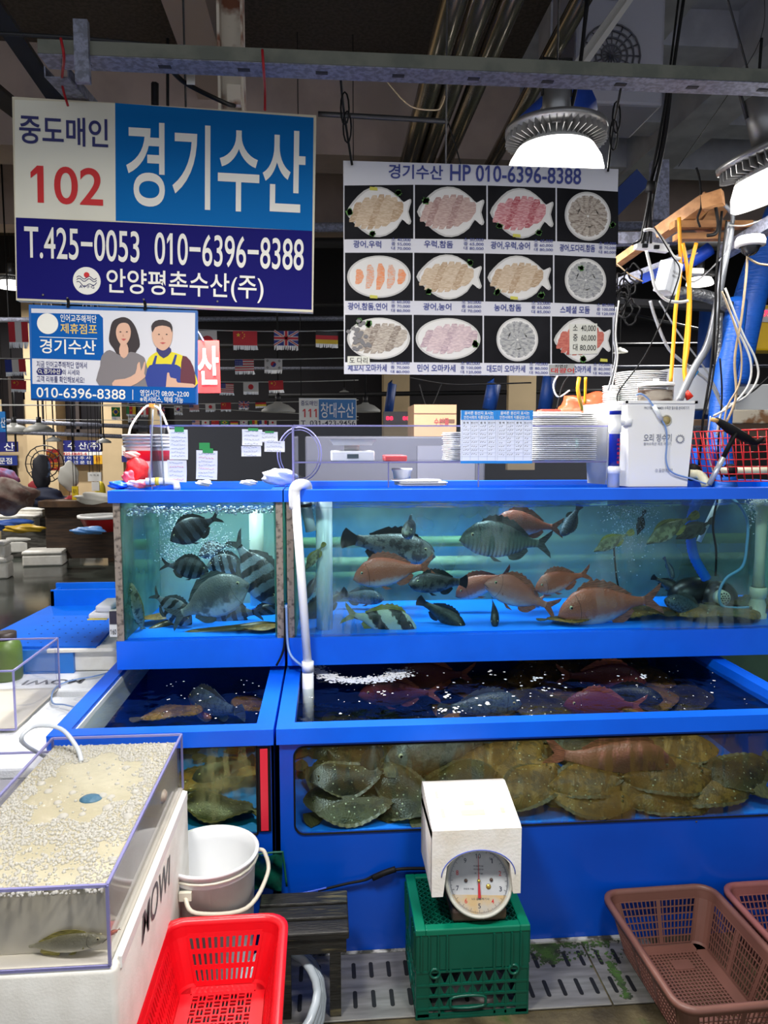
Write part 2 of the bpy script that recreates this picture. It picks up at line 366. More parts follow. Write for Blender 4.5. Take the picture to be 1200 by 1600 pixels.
# ================================================================ bunting
def flag_mesh(kind, w, h, mb):
    C = {'w':0,'r':1,'b':2,'y':3,'g':4,'k':5,'s':6}
    def rect(x0, z0, x1, z1, c, d=0): mb.box((x0*w, -.002-d, z0*h),(x1*w, .001-d, z1*h), C[c])
    def disc(x, z, r, c, d, half=None):
        n = 20; a0, a1 = (0, 2*PI) if half is None else half
        mb.prism([(x*w+r*h*math.cos(a0+(a1-a0)*i/n), z*h+r*h*math.sin(a0+(a1-a0)*i/n)) for i in range(n+(0 if half is None else 1))], -.002-d, -d, C[c])
    def star(x, z, r, c, d):
        mb.prism([(x*w+(r if i % 2 == 0 else r*.4)*h*math.sin(PI*i/5), z*h+(r if i % 2 == 0 else r*.4)*h*math.cos(PI*i/5)) for i in range(10)], -.002-d, -d, C[c])
    if kind == 'japanese': rect(0,0,1,1,'w'); disc(.5,.5,.28,'r',.003)
    elif kind == 'chinese': rect(0,0,1,1,'r'); star(.22,.72,.16,'y',.003); [star(x,z,.06,'y',.003) for x, z in ((.4,.88),(.47,.76),(.47,.62),(.4,.5))]
    elif kind == 'french': rect(0,0,.334,1,'b'); rect(.334,0,.667,1,'w'); rect(.667,0,1,1,'r')
    elif kind == 'german': rect(0,.667,1,1,'k'); rect(0,.334,1,.667,'r'); rect(0,0,1,.334,'y')
    elif kind == 'american':
        for i in range(9): rect(0,i/9,1,(i+1)/9,'r' if i % 2 == 0 else 'w')
        rect(0,.45,.42,1,'b',.003)
        for i in range(4):
            for j in range(3): rect(.05+.09*i,.52+.15*j,.08+.09*i,.56+.15*j,'w',.006)
    elif kind == 'british':
        rect(0,0,1,1,'b')
        for (a, b) in (((0,0),(1,1)),((0,1),(1,0))):
            mb.bar((a[0]*w,-.004,a[1]*h),(b[0]*w,-.004,b[1]*h),.16*h,.003,(0,1,0),0); mb.bar((a[0]*w,-.007,a[1]*h),(b[0]*w,-.007,b[1]*h),.06*h,.003,(0,1,0),1)
        rect(0,.36,1,.64,'w',.009); rect(.41,0,.59,1,'w',.009); rect(0,.42,1,.58,'r',.012); rect(.45,0,.55,1,'r',.012)
    elif kind == 'korean':
        rect(0,0,1,1,'w'); disc(.5,.5,.24,'r',.003,(0,PI)); disc(.5,.5,.24,'b',.003,(PI,2*PI)); disc(.5-.12*h/w,.5,.12,'r',.005); disc(.5+.12*h/w,.5,.12,'b',.005)
        for sx, sz in ((.17,.8),(.83,.8),(.17,.2),(.83,.2)):
            for k in (-1,0,1):
                s = 1 if (sx < .5) == (sz > .5) else -1
                cx, cz = sx*w+k*.045*h, sz*h+k*.045*h*-s
                mb.bar((cx-.05*w, -.004, cz-.07*h*s),(cx+.05*w,-.004,cz+.07*h*s),.03*h,.003,(0,1,0),5)
    elif kind == 'peruvian': rect(0,0,.334,1,'r'); rect(.334,0,.667,1,'w'); rect(.667,0,1,1,'r')
    elif kind == 'brazilian': rect(0,0,1,1,'g'); mb.prism([(.1*w,.5*h),(.5*w,.1*h),(.9*w,.5*h),(.5*w,.9*h)],-.005,-.003,3); disc(.5,.5,.2,'b',.006)
    elif kind == 'cameroonian': rect(0,0,.334,1,'g'); rect(.334,0,.667,1,'r'); rect(.667,0,1,1,'y'); star(.5,.5,.13,'y',.003)
    else: rect(0,0,1,1,'w')
    for i in range(11):                 # silver fringe
        x = (i+.5)/11*w
        mb.prism([(x-.04*w, 0),(x+.04*w, 0),(x+.04*w+random.uniform(-.01,.01), -.3*h),(x-.035*w, -random.uniform(.26,.36)*h)], -.002, .001, C['s'])
FM = [M('f_white',(215,212,205),.6),M('f_red',(190,26,38),.6),M('f_blue',(24,44,130),.6),M('f_yellow',(225,190,40),.6),M('f_green',(20,120,60),.6),M('f_black',(22,22,24),.6),M('silver_fringe',(190,190,190),.3,.7)]
rows = [(6.0, 'first', [('peruvian',13,503,45,535),('japanese',309,517,340,552),('chinese',364,517,402,540),('british',428,517,466,540),('german',493,517,528,537)]),
        (6.6, 'second', [('french',8,562,41,582),('american',367,562,397,580),('korean',413,560,441,578)]),
        (7.4, 'third', [('chinese',17,594,41,608),('american',343,599,365,613),('japanese',380,597,404,612),('chinese',420,595,443,610)]),
        (8.4, 'fourth', [('brazilian',174,636,188,651),('cameroonian',197,635,212,647),('american',296,632,311,641),('japanese',321,631,337,641),('chinese',345,629,361,640),('british',373,627,389,637),('german',399,626,416,635)]),
        (8.9, 'low', [('korean',272,634,285,645),('peruvian',220,636,232,648),('british',246,636,258,647),('korean',200,652,214,658)]),
        (10.5, 'farthest', [(k, 300+15*i, 657, 312+15*i, 663) for i, k in enumerate(('american','japanese','chinese','brazilian','german','korean','cameroonian','french','japanese'))])]
for Y, rn, fl in rows:
    cnt = {}
    for k, *_ in fl: cnt[k] = cnt.get(k, 0)+1
    seen = {}
    for k, x0, y0, x1, y1 in fl:
        a, b = at(x0, y0, Y), at(x1, y1, Y); mb = MB(); mb.X = Matrix.Translation((a.x, Y, b.z)) @ Matrix.Rotation(random.uniform(-.04,.04), 4, 'Y')
        flag_mesh(k, b.x-a.x, a.z-b.z, mb)
        seen[k] = seen.get(k, 0)+1
        extra = '' if cnt[k] == 1 else (' (left one)' if seen[k] == 1 else ' (right one)')
        where = 'left of the small shop sign' if x1 < 50 else 'below the small shop sign' if x1 < 262 else 'between the hanging signs'
        tag(mb.build('bunting_flag', FM), '%s style fringed flag%s, %s bunting string, %s' % (k, extra, rn, where), 'flag', 'fringed flags on the bunting strings')
    y = fl[-1][2]
    pts = [at(-30, fl[0][2]-2, Y+.01), at(fl[len(fl)//2][1], fl[len(fl)//2][2]+0, Y+.01), at(560, y-1, Y+.01)]
    wire(pts, .004, M('cord_white', (190,190,185), .6), 'bunting_string', 'thin pale cord carrying the %s row of fringed flags' % rn, 'cord', 'bunting cords')
# ================================================================ far lamps
def shade_lamp(px, py, Y, r, label, lit=False):
    p = at(px, py, Y); root = thing('hanging_lamp', label, 'lamp', p, 'metal shade lamps in the far aisle')
    MB().lathe([(r*.2,.5*r),(r*.25,.42*r),(r*.6,.3*r),(r,0),(r*.98,-.02)], p, 20).build('lamp_shade', M('shade_grey', (150,150,146), .5), root)
    MB().cyl(p+Vector((0,0,.45*r)), p+Vector((0,0,.9*r)), r*.16).build('lamp_cap', DARK, root)
    MB().tube([p+Vector((0,0,.8*r)), Vector((p.x,p.y,ZC))], .010, 5).build('hanger', DARK, root)
    MB().sphere(p+Vector((0,0,.02)), r*.4, 0, 12, 6, (1,1,.4)).build('bulb', EM('bulb_on' if lit else 'bulb_dim', (255,250,240), 14 if lit else 1.2), root)
shade_lamp(61, 672, 8.5, .16, 'grey shade lamp hanging above the hanging blue sign at far left')
shade_lamp(84, 688, 11, .11, 'small white shade lamp hanging over the red banner')
shade_lamp(22, 673, 10, .2, 'wide grey shade lamp beside the left picture edge')
shade_lamp(162, 690, 10.5, .1, 'small grey shade lamp above the tall blue banner')
shade_lamp(435, 641, 7.5, .17, 'grey shade lamp hanging left of the 111 sign')
shade_lamp(571, 641, 7.8, .16, 'tilted grey shade lamp hanging right of the 111 sign')
shade_lamp(538, 614, 12, .1, 'small lit lamp glowing above the 111 sign', True)
shade_lamp(968, 549, 11, .12, 'small lit lamp glowing right of the menu board', True)

# ================================================================ polystyrene boxes on the far aisle floor
def foam_box(px, py, Y, w, d, h, z, rz, label, mat=FOAM):
    p = at(px, py, Y)
    root = thing('foam_box', label, 'box', (p.x, Y, z), 'white polystyrene boxes along the far aisle')
    R = Matrix.Translation((p.x, Y, z)) @ Matrix.Rotation(rz, 4, 'Z')
    mb = MB(); mb.X = R; mb.rbox((-w/2,-d/2,0),(w/2,d/2,h*.74), .02); mb.build('body', mat, root)
    mb = MB(); mb.X = R; mb.rbox((-w/2-.005,-d/2-.005,h*.745),(w/2+.005,d/2+.005,h), .02); mb.build('lid', mat, root)
def fb(x0, x1, ybot, ytop, label, rz=.0, z=0, Yk=None, mat=FOAM):
    """box whose front face spans x0..x1 in the picture"""
    p = atz((x0+x1)/2, ybot, z); Y = p.y
    a, b = at(x0, ybot, Y), at(x1, ybot, Y); w = (b.x-a.x); h = at(x0, ytop, Y).z-z
    foam_box((x0+x1)/2, ybot, Y+w*.42, w*.96, w*.8, h, z, rz, label, mat)
fb(41,104,885,862,'white foam box nearest the wet aisle, standing alone in front of the others', .12)
fb(70,130,868,846,'white foam box just behind the nearest aisle box', .2)
fb(-22,18,905,872,'white foam box low at the left picture edge', .1)
fb(-30,14,872,848,'white foam box stacked on the one at the left picture edge', .1, z=.24)
fb(16,66,864,840,'pale foam box left of the nearest aisle box, dark gap beneath', .1, z=.06)
fb(114,158,858,834,'white foam box draped with blue plastic, right of the aisle row', .1)
fb(157,186,845,824,'white foam box under the red tub beside the tank', .0)
fb(64,119,834,815,'white foam box in the middle of the aisle pile, lid facing forward', -.12, z=.25)
fb(1,73,824,806,'long white foam box lying across the back of the aisle pile', -.16, z=.40)
fb(31,81,808,795,'white foam box farthest back on the aisle pile', -.2, z=.52)
fb(16,90,846,838,'flat foam slab in the middle of the aisle pile', -.1, z=.20)
for (x0, x1, yb_, z) in ((0,72,826,.39),(66,118,836,.24),(33,80,810,.51)):
    p = atz((x0+x1)/2, yb_, z); a, b = at(x0,yb_,p.y), at(x1,yb_,p.y)
    tag(MB().rbox((a.x,p.y+.02,0),(b.x,p.y+.6,z), .01).build('pallet_stack', M('pallet_grey',(92,90,84),.8,c2=(66,62,56),sc=9,stretch=(1,1,6))), 'dark stack under the foam boxes, %s part of the aisle pile' % {0:'left',66:'right',33:'far'}[x0], 'pallet')
def blob(name, label, cat, px, py, Y, r, sz, mat, seed=0, grp=None, amp=.25):
    r *= .5 if Y > 7.5 else 1; p = at(px, py, Y); rnd = random.Random(seed); ph = [rnd.uniform(0,6) for _ in range(6)]
    mb = MB(); mb.sphere((0,0,0), 1, 0, 24, 14)
    out = []
    for v in mb.v:
        k = 1+amp*math.sin(v.x*3+ph[0])*math.cos(v.y*4+ph[1])+amp*.5*math.sin(v.z*7+ph[2]+v.x*5)
        out.append(Vector((p.x+v.x*r*sz[0]*k, p.y+v.y*r*sz[1]*k, p.z+v.z*r*sz[2]*k)))
    mb.v = out; return tag(mb.build(name, mat), label, cat, grp)
CB, CY, CG, CR, CN = M('tarp_blue',(36,80,160),.5,bump=.5,bsc=8), M('tarp_yellow',(200,160,30),.5,bump=.5,bsc=8), M('cloth_grey',(120,116,110),.8,bump=.5,bsc=8), M('cloth_red',(150,36,44),.7,bump=.5,bsc=8), M('cloth_navy',(26,34,60),.7,bump=.5,bsc=8)
blob('plastic_sheet','blue plastic sheet crumpled over the right foam box','plastic sheet',140,829,8.0,.33,(1,.6,.25),M('bag_blue',(90,150,220),.4,bump=.4,bsc=10),1)
blob('plastic_sheet','crumpled blue tarp on the aisle pile at left','plastic sheet',12,820,8.6,.4,(1.2,.6,.3),CB,2)
blob('plastic_sheet','crumpled yellow tarp beside the blue tarp','plastic sheet',38,826,8.4,.3,(1.2,.6,.3),CY,3)
blob('cloth_bundle','brown and grey bundle heaped at the left edge of the aisle','cloth bundle',14,775,8.8,.5,(1.2,.6,.7),M('cloth_brown',(96,70,62),.8,c2=(140,130,120),sc=6,bump=.5,bsc=8),4)
blob('cloth_bundle','navy bundle on the far table behind the foam boxes','cloth bundle',55,778,10,.5,(1.6,.6,.5),CN,5)
blob('cloth_bundle','dark red bundle on the far table','cloth bundle',122,784,10,.3,(1.8,.6,.5),CR,6)
blob('cloth_bundle','folded white sheet on the far table','cloth bundle',152,778,9.6,.3,(1.9,.6,.45),M('sheet_w',(190,188,180),.7),7)
blob('white_bag','white pointed bag hanging in the far aisle','bag',108,745,10,.36,(.75,.3,1.0),M('bag_w',(180,178,170),.6),8,amp=.15)
blob('dark_coat','black and blue coat hanging in the far left aisle','coat',64,738,10,.45,(.5,.3,1.0),M('coat',(22,24,34),.7,c2=(110,140,190),sc=3,lo=.55,hi=.6),9,amp=.15)
blob('red_bag','small red bag hanging below the dark coat','bag',56,760,10,.2,(1,.4,.8),CR,10,amp=.1)
blob('colourful_cloth','bundle of red and violet cloth at the far left','cloth bundle',5,748,11,.3,(1.3,.6,1),M('cloth_v',(120,50,80),.8,c2=(90,90,130),sc=9),13)
a, b = atz(70,860,.55), atz(190,812,.55)
t = thing('wooden_table', 'brown wooden table in the aisle behind the foam boxes', 'table', (-3.3,10,0))
p0, p1 = at(78,790,10), at(192,795,10)
mb = MB(); mb.box((p0.x,9.6,.72),(p1.x,10.6,.80)); mb.build('table_top', M('brown_wood',(96,70,46),.6,c2=(70,50,34),sc=6,stretch=(1,6,1)), t)
MB().box((p0.x+.05,9.68,.05),(p1.x-.05,9.72,.72)).build('front_board', M('brown_board',(66,48,34),.7,c2=(44,32,24),sc=5,stretch=(1,1,8)), t)
for x in (p0.x+.1, p1.x-.1):
    for y in (9.78,10.5): MB().box((x-.04,y-.04,0),(x+.04,y+.04,.72)).build('leg', M('brown_wood'), t)
p = at(160,818,9.3)
tt = thing('red_tub', 'red tub with white rim standing beyond the left tank edge', 'tub', (p.x, 9.3, .45))
MB().lathe([(.18,0),(.26,.16)], (p.x,9.3,.45), 24).build('body', M('tub_red',(190,30,36),.4), tt)
MB().lathe([(.26,.16),(.29,.17),(.29,.2),(.26,.2)], (p.x,9.3,.45), 24).build('rim', WHITE, tt)
blob('orange_tub','orange tub behind the left tank edge','tub',176,779,10.5,.2,(1.2,.7,.7),M('orange_p',(220,90,20),.5),14,amp=.02)
t = thing('standing_fan', 'grey cage fan standing in the far aisle beside the dark coat', 'fan', at(68,735,10.6)-Vector((0,0,.9)))
c = at(70,725,10.6)
mb = MB()
for rr in (.05,.12,.19,.26): mb.tube([c+Vector((rr*math.cos(i*PI/8),0,rr*math.sin(i*PI/8))) for i in range(16)], .008, 4, closed=True)
for i in range(12): mb.tube([c, c+Vector((.26*math.cos(i*PI/6),0,.26*math.sin(i*PI/6)))], .005, 4)
mb.build('cage', DARK, t); MB().tube([c-Vector((0,-.05,0)), c-Vector((0,-.05,1.2))], .02, 6).build('pole', DARK, t)
flat_sign('price_card','yellow price card leaning in the far aisle under the white bag',112,760,122,781,9.8,[('특가',114,764,120,772,(60,50,20))],cat='sign',base=(220,190,30))
blob('yellow_cone','yellow cone shaped cover beside the tall blue banner','cover',157,768,11,.3,(.5,.5,1),M('cone_y',(200,180,20),.6),17,amp=.05)

# ================================================================ stuff hanging in the roof
def strut(p0, p1, ww, name, label, mat=GALV, holes=True, cat='steel beam', hm=None, fm=None):
    """galvanised channel between two points: sloped web, flange and oblong holes"""
    p0, p1 = Vector(p0), Vector(p1); d = (p1-p0)
    root = thing(name, label, cat, (p0+p1)/2)
    MB().bar(p0, p1, ww, ww*.06, (0,0,1)).build('web', mat, root)
    up = Vector((0,0,ww*.5)); s = d.normalized().cross(Vector((0,0,1))).normalized()*(ww/2)
    up *= .45; MB().bar(p0+s+up, p1+s+up, ww*.06, ww*.45, (0,0,1)).bar(p0-s+up, p1-s+up, ww*.06, ww*.45, (0,0,1)).build('flange', fm or mat, root)
    if holes:
        n = max(3, int(d.length/.22)); mb = MB()
        for i in range(n):
            c = p0+d*((i+.5)/n)-Vector((0,0,ww*.032)); mb.bar(c-d.normalized()*.018, c+d.normalized()*.018, .016, .004, (0,0,1))
        mb.build('slot', hm or M('slot_dark',(44,44,50),.7), root)
    return root
# main crossing channel: lower lip face seen from below
zf0, zf1 = at(60,84,2.3), at(1260,124,2.3)
strut(Vector((zf0.x,2.34,zf0.z)), Vector((zf1.x,2.34,zf0.z)), .085, 'galvanised_channel', 'long galvanised channel crossing the whole picture above the signs', fm=M('galv_green_shaded',(98,102,92),.6,.2,c2=(116,118,106),sc=12))  # flange toned duller than the lamp-lit web, light put into the colour
A = at(88,110,2.45); strut((A.x,2.45,A.z-.02),(A.x+.05,3.6,A.z+.03), .07, 'galvanised_channel', 'short galvanised channel running back above the big stall sign', holes=False)
p = at(133,70,2.32)
tag(MB().box((p.x-.02,2.28,p.z-.12),(p.x+.02,2.30,p.z+.05)).build('bracket_plate', GALV), 'speckled upright plate on the left end of the long channel', 'bracket')
RUST = M('rusty_white', (196,186,170), .7, c2=(110,62,36), sc=7, lo=.5, hi=.6)
A = at(362,10,3.0); B = at(372,175,3.0)
tag(MB().box((A.x-.05,3.0,B.z-.1),(A.x+.045,3.03,A.z+.5)).box((A.x-.05,2.94,B.z-.1),(A.x-.04,3.0,A.z+.5)).box((A.x+.037,2.94,B.z-.1),(A.x+.045,3.0,A.z+.5)).build('steel_hanger', RUST), 'rusty white steel channel hanging above the big stall sign', 'steel beam')
p = at(366,150,2.93); tag(MB().cbox((p.x,2.93,p.z),(.05,.03,.07)).build('junction_box', RUST), 'small rusty junction box at the foot of the hanging channel', 'junction box')
# chrome pipes running back
CHR = M('pipe_chrome', (150,142,130), .22, .95)
for k, (a, b, r) in enumerate((((710,0),(640,247),.075), ((753,0),(667,247),.07), ((800,0),(697,247),.065), ((897,20),(773,247),.055))):
    zz = 3.9
    p, q = atz(a[0], a[1], zz), atz(b[0], b[1], zz)
    d = (q-p)
    tag(MB().tube([p-d*.6, q+d*1.2], r, 14).build('steel_pipe', CHR), ('leftmost','second from left','third from left','rightmost and thinnest')[k]+' of the shiny pipes running back under the roof', 'pipe', 'shiny roof pipes')
p, q = at(0,18,3.3), at(90,160,3.3)
tag(MB().bar(at(-30,-20,3.2), at(95,165,3.9), .07, .06, (0,1,0)).build('cable_tray', M('tray_black',(26,26,28),.5)), 'black cable tray slanting down at the top left corner', 'cable tray')
tag(MB().bar(at(-20,135,4.2), at(30,175,4.8), .09, .06, (0,1,0)).build('cable_tray', M('tray_black')), 'short black tray at the left edge behind the big sign', 'cable tray')
wire([at(-10,52,3.0), at(130,60,3.0), at(330,78,3.0), at(500,84,3.0)], .008, DARK, 'conduit', 'thin grey conduit running behind the long channel', 'conduit')
wire([at(264,104,2.36), at(290,130,2.45), at(350,160,2.6), at(366,165,2.9)], .008, BLACK, 'cable', 'black cable with a white tag above the big sign', 'cable')
tag(MB().cbox(at(298,124,2.44), (.025,.004,.03)).build('cable_tag', WHITE), 'small white tag hanging on the black cable above the big sign', 'tag')
for k, (pts, lab) in enumerate(((((95,60),(100,90),(97,130),(106,165)),'red twine tied round the channel above the left corner of the big sign'), (((410,78),(412,110),(414,140),(414,172)),'red twine hanging from the channel above the right part of the big sign'))):
    wire([at(x,y,2.27) for x, y in pts[:2]]+[at(x,y,2.5) for x, y in pts[2:]], .004, M('red_twine',(170,24,34),.6), 'twine', lab, 'twine')
def chain(pts, name, label):
    root = thing(name, label, 'hanging wire', pts[0]); mb = MB(); mb.tube(pts, .0045, 5, sub=5); mb.build('wire', BLACK, root)
    for k in (.45,.62):
        c = Vector(pts[0]).lerp(Vector(pts[-1]), k); l = MB(); l.tube([c+Vector((.013*math.cos(i*PI/6),-.002,.05*math.sin(i*PI/6))) for i in range(12)], .003, 5, closed=True); l.build('link', BLACK, root)
chain([at(528,84,2.3), at(532,120,2.4), at(538,180,2.6), at(550,258,2.69)], 'hanging_wire', 'black looped wire holding the left corner of the menu board')
chain([at(975,102,2.3), at(968,150,2.4), at(958,200,2.6), at(950,268,2.69)], 'hanging_wire', 'black looped wire holding the right corner of the menu board')
for x in (242, 262):
    wire([at(x,130 if x == 242 else 60,4.2), at(x,165,4.2)], .02 if x == 242 else .008, BLACK, 'roof_rod', 'short dark rod in the roof, %s of the pair above the big sign' % ('left' if x == 242 else 'right'), 'rod')
wire([at(497,178,3.4), at(640,186,3.4), at(700,190,3.4)], .012, DARK, 'roof_bar', 'thin dark bar left of the menu board top', 'bar')
# air conditioner condenser in the roof
p = at(955,55,4.6); t = thing('condenser_unit', 'white outdoor air conditioner unit with round grilles up in the roof', 'air conditioner', (p.x,4.6,p.z-.35))
MB().rbox((p.x-.22,4.6,p.z-.4),(p.x+.34,5.1,p.z+.6), .02).build('casing', M('casing',(150,150,158),.5), t)
for dz in (-.12,.38):
    mb = MB()
    for rr in (.06,.1,.14,.18): mb.tube([(p.x-.0+rr*math.cos(i*PI/10),4.585,p.z+dz+rr*math.sin(i*PI/10)) for i in range(20)], .006, 5, closed=True)
    for i in range(16): mb.tube([(p.x,4.585,p.z+dz),(p.x+.18*math.cos(i*PI/8),4.585,p.z+dz+.18*math.sin(i*PI/8))], .004, 4)
    mb.build('fan_grille', M('grille',(70,70,76),.5), t)
a, b = at(985,-5,3.6), at(855,178,3.15)
strut(a, b, .06, 'slotted_strut', 'white slotted strut slanting down to the lit lamp', M('strut_white',(205,202,196),.5), cat='steel beam')
tag(MB().tube([at(905,150,3.9), at(835,215,3.9)], .13, 14).build('blue_duct', M('duct_blue',(20,60,150),.5)), 'blue wrapped duct behind the lit lamp', 'duct')
wire([at(917,0,3.0), at(905,110,3.0), at(880,220,3.0), at(1030,300,3.0)][:3], .008, BLACK, 'power_cable', 'black cable curving beside the lit lamp', 'cable')
# ================================================================ the lit market lamps
LENS = EM('lamp_lens', (255,250,244), 9)
FIN = M('fin_alu', (150,150,150), .4, .7)
def high_bay(loc, r, label, tilt=(0,0,0), watts=None):
    root = thing('high_bay_lamp', label, 'lamp', (0,0,0), 'high bay lamps over the stall')
    MB().cyl((0,0,.07),(0,0,.26), r*.3, r*.26, 24).build('driver_housing', FIN, root)
    MB().lathe([(r*.62,.03),(r*.66,.075),(r,.075),(r,.055),(r*.68,.05)], (0,0,0), 48).build('rim', FIN, root)
    mb = MB()
    for i in range(44):
        a = 2*PI*i/44; e = Vector((math.cos(a), math.sin(a), 0)); mb.bar(e*r*.64+Vector((0,0,.03)), e*r*.97+Vector((0,0,.045)), .003, .05, (0,0,1))
    mb.build('cooling_fins', FIN, root)
    MB().lathe([(r*.64,.045),(r*.66,.02),(r*.76,-.005)], (0,0,0), 40).build('collar', M('collar',(214,214,210),.4), root); MB().lathe([(r*.76,-.005),(r*.9,-.05),(r*.95,-.09),(r*.9,-.1)], (0,0,0), 40).build('reflector', EM('reflector_glow', (255,250,244), 2.6), root)
    MB().lathe([(.001,-.075),(r*.5,-.085),(r*.86,-.095)], (0,0,0), 36).build('lens', LENS, root)
    MB().tube([(r*.28,0,.2),(r*.28,0,.34),(-r*.28,0,.34),(-r*.28,0,.2)], .008, 6).build('hanger', DARK, root)
    ld = bpy.data.lights.new('lamp_light', 'AREA'); ld.shape = 'DISK'; ld.size = r*1.6; ld.energy = watts or LAMP_W; ld.color = (1,.97,.93)
    lo = bpy.data.objects.new('lamp_light', ld); COL.objects.link(lo); lo.parent = root; lo.location = (0,0,-.11)
    MB().tube([(0,0,.33),(0,0,ZC-loc[2])], .004, 5).build('suspension_wire', DARK, root, False)
    root.location = loc; root.rotation_euler = tilt; return root
p = at(868,232,3.0); high_bay((p.x,3.0,p.z), .20, 'lit finned round lamp glowing just above the menu board', watts=LAMP_W*.4)
high_bay((.5,3.12,2.2), .20, 'added round fill lamp hidden behind the menu board', watts=LAMP_W*.65)  # added out of sight to light the back row, tanks and trays
p = at(1212,262,2.7); high_bay((p.x,2.7,p.z), .19, 'lit round lamp cut by the right edge of the picture', (0,-.35,0), LAMP_W*.15)
wire([at(1180,225,2.7), at(1186,120,2.7), at(1190,60,2.7)], .006, BLACK, 'lamp_cord', 'black cord holding the lamp at the right edge', 'cord')
high_bay((-.45,1.05,2.64), .20, 'lit round lamp over the front left tubs, above the picture', watts=LAMP_W*.9)
high_bay((.65,.95,2.62), .20, 'lit round lamp over the scale, above the picture', watts=LAMP_W*.72)
high_bay((-.5,2.86,2.36), .20, 'added round fill lamp hidden behind the big stall sign', watts=LAMP_W*1.0)  # added behind the sign to light the tanks from above
for x, y in ((-5.2,8),(-4.6,11.5),(4.6,6.5),(5.4,10.5)):  # fill lamps added out of view to brighten the far hall
    high_bay((x,y,3.9), .20, 'added unseen fill lamp high over the %s of the hall' % ('left front' if (x,y)==(-5.2,8) else 'left back' if x < 0 else 'right front' if y < 8 else 'right back'), watts=LAMP_W*3.5)
# ================================================================ the hanging signs
class Board:
    """sign board in its own rolled frame, laid out from the four corners seen in the photograph"""
    def __init__(s, name, label, TL, TR, BL, BR, Y, thick, edge_mat, cat='sign'):
        P = [at(*c, Y) for c in (TL, TR, BL, BR)]; s.Y = Y
        c = (P[0]+P[1]+P[2]+P[3])/4; r = (P[1]-P[0])+(P[3]-P[2]); s.roll = math.atan2(r.z, r.x)
        s.c = c; ca, sa = math.cos(-s.roll), math.sin(-s.roll); s.ca, s.sa = ca, sa
        L = [s.loc(*q) for q in (TL, TR, BL, BR)]
        s.x0, s.x1 = (L[0][0]+L[2][0])/2, (L[1][0]+L[3][0])/2; s.z1, s.z0 = (L[0][1]+L[1][1])/2, (L[2][1]+L[3][1])/2
        s.root = thing(name, label, cat, (0,0,0)); s.cur = None
        s.corn = [Vector(q) for q in (TL, TR, BL, BR)]
        s.cur = MB().box((s.x0,0,s.z0),(s.x1,thick,s.z1)).build('board', edge_mat, s.root, False)
        s.root.location = c; s.root.rotation_euler = (0,-s.roll,0)
    def loc(s, px, py):
        d = at(px, py, s.Y)-s.c; return (d.x*s.ca-d.z*s.sa, d.x*s.sa+d.z*s.ca)
    def text(s, t, a, b, mat, off=.02, name='lettering', d=.003, mb=None, mi=0):
        """a = bottom left pixel, b = top right pixel of the lettering"""
        (x0, z0), (x1, z1) = s.loc(*a), s.loc(*b)
        m = (mb or MB()); m.text(t, x0, x1, z0, z1, mi, off, y=-d)
        if mb is None: m.build(name, mat, s.cur, False)
    def area(s, pts, mat, name='colour_field', d=.001):
        MB().prism([s.loc(*p) for p in pts], -d, 0).build(name, mat, s.root, False)
SGW, SGN, SGB = M('sign_white',(232,230,214),.7,spec=.2,c2=(222,220,204),sc=2), M('sign_navy',(18,16,104),.7,spec=.15), M('sign_blue',(0,104,176),.7,spec=.15)
TW, TN, TR_ = M('letter_white',(236,234,224),.5), M('letter_navy',(28,30,100),.5), M('letter_red',(204,22,26),.5)
b = Board('stall_sign', 'big hanging stall sign in white, sky blue and navy, numbered 102', (18,150),(494,181),(26,470),(489,487), 2.6, .035, M('sign_edge',(214,206,180),.5))
b.area([(23,156),(180,162),(181,345),(24,340)], SGW, 'white_field')
b.area([(180,161),(490,184),(488,361),(181,345)], SGB, 'sky_blue_field')
b.area([(25,340),(488,361),(487,484),(27,466)], SGN, 'navy_field')
b.text('중도매인', (31,224),(169,187), TN, .035)
b.text('102', (49,317),(161,264), TR_, .03)
b.text('경기수산', (198,322),(478,206), TW, .03)
b.text('T.425−0053', (39,403),(218,362), TW, .02)
b.text('010−6396−8388', (242,413),(475,374), TW, .02)
b.text('안양평촌수산(주)', (167,464),(412,430), TW, .025)
e = b.loc(136,439); mb = MB(); rr = .045
mb.prism([(e[0]+rr*math.cos(i*PI/16), e[1]+rr*math.sin(i*PI/16)) for i in range(32)], -.003, 0, 0)
mb.prism([(e[0]+.2*rr*math.cos(i*PI/10), e[1]+.42*rr+.2*rr*math.sin(i*PI/10)) for i in range(20)], -.0045, -.003, 1)
for dz in (.22,.05,-.1):
    pts = [(e[0]+rr*(-.72+1.44*i/12), -.004, e[1]+rr*(dz+.11*math.sin(i*PI/3)-(.25*math.sin(PI*i/12) if dz < 0 else 0))) for i in range(13)]
    mb.tube(pts, .0012, 4, 2)
mb.text('A·P·F·G', e[0]-.55*rr, e[0]+.55*rr, e[1]-.55*rr, e[1]-.33*rr, 2, .03, y=-.004)
mb.build('emblem', [TW, M('letter_red'), M('letter_navy')], b.root, False)
for x, y in ((68,470-3),(106,472),(225,474),(340,477)):
    p = b.loc(x,y); MB().sphere((p[0],-.004,p[1]+.012), .004, 0, 8, 6).build('rivet', STEEL, b.root, False)
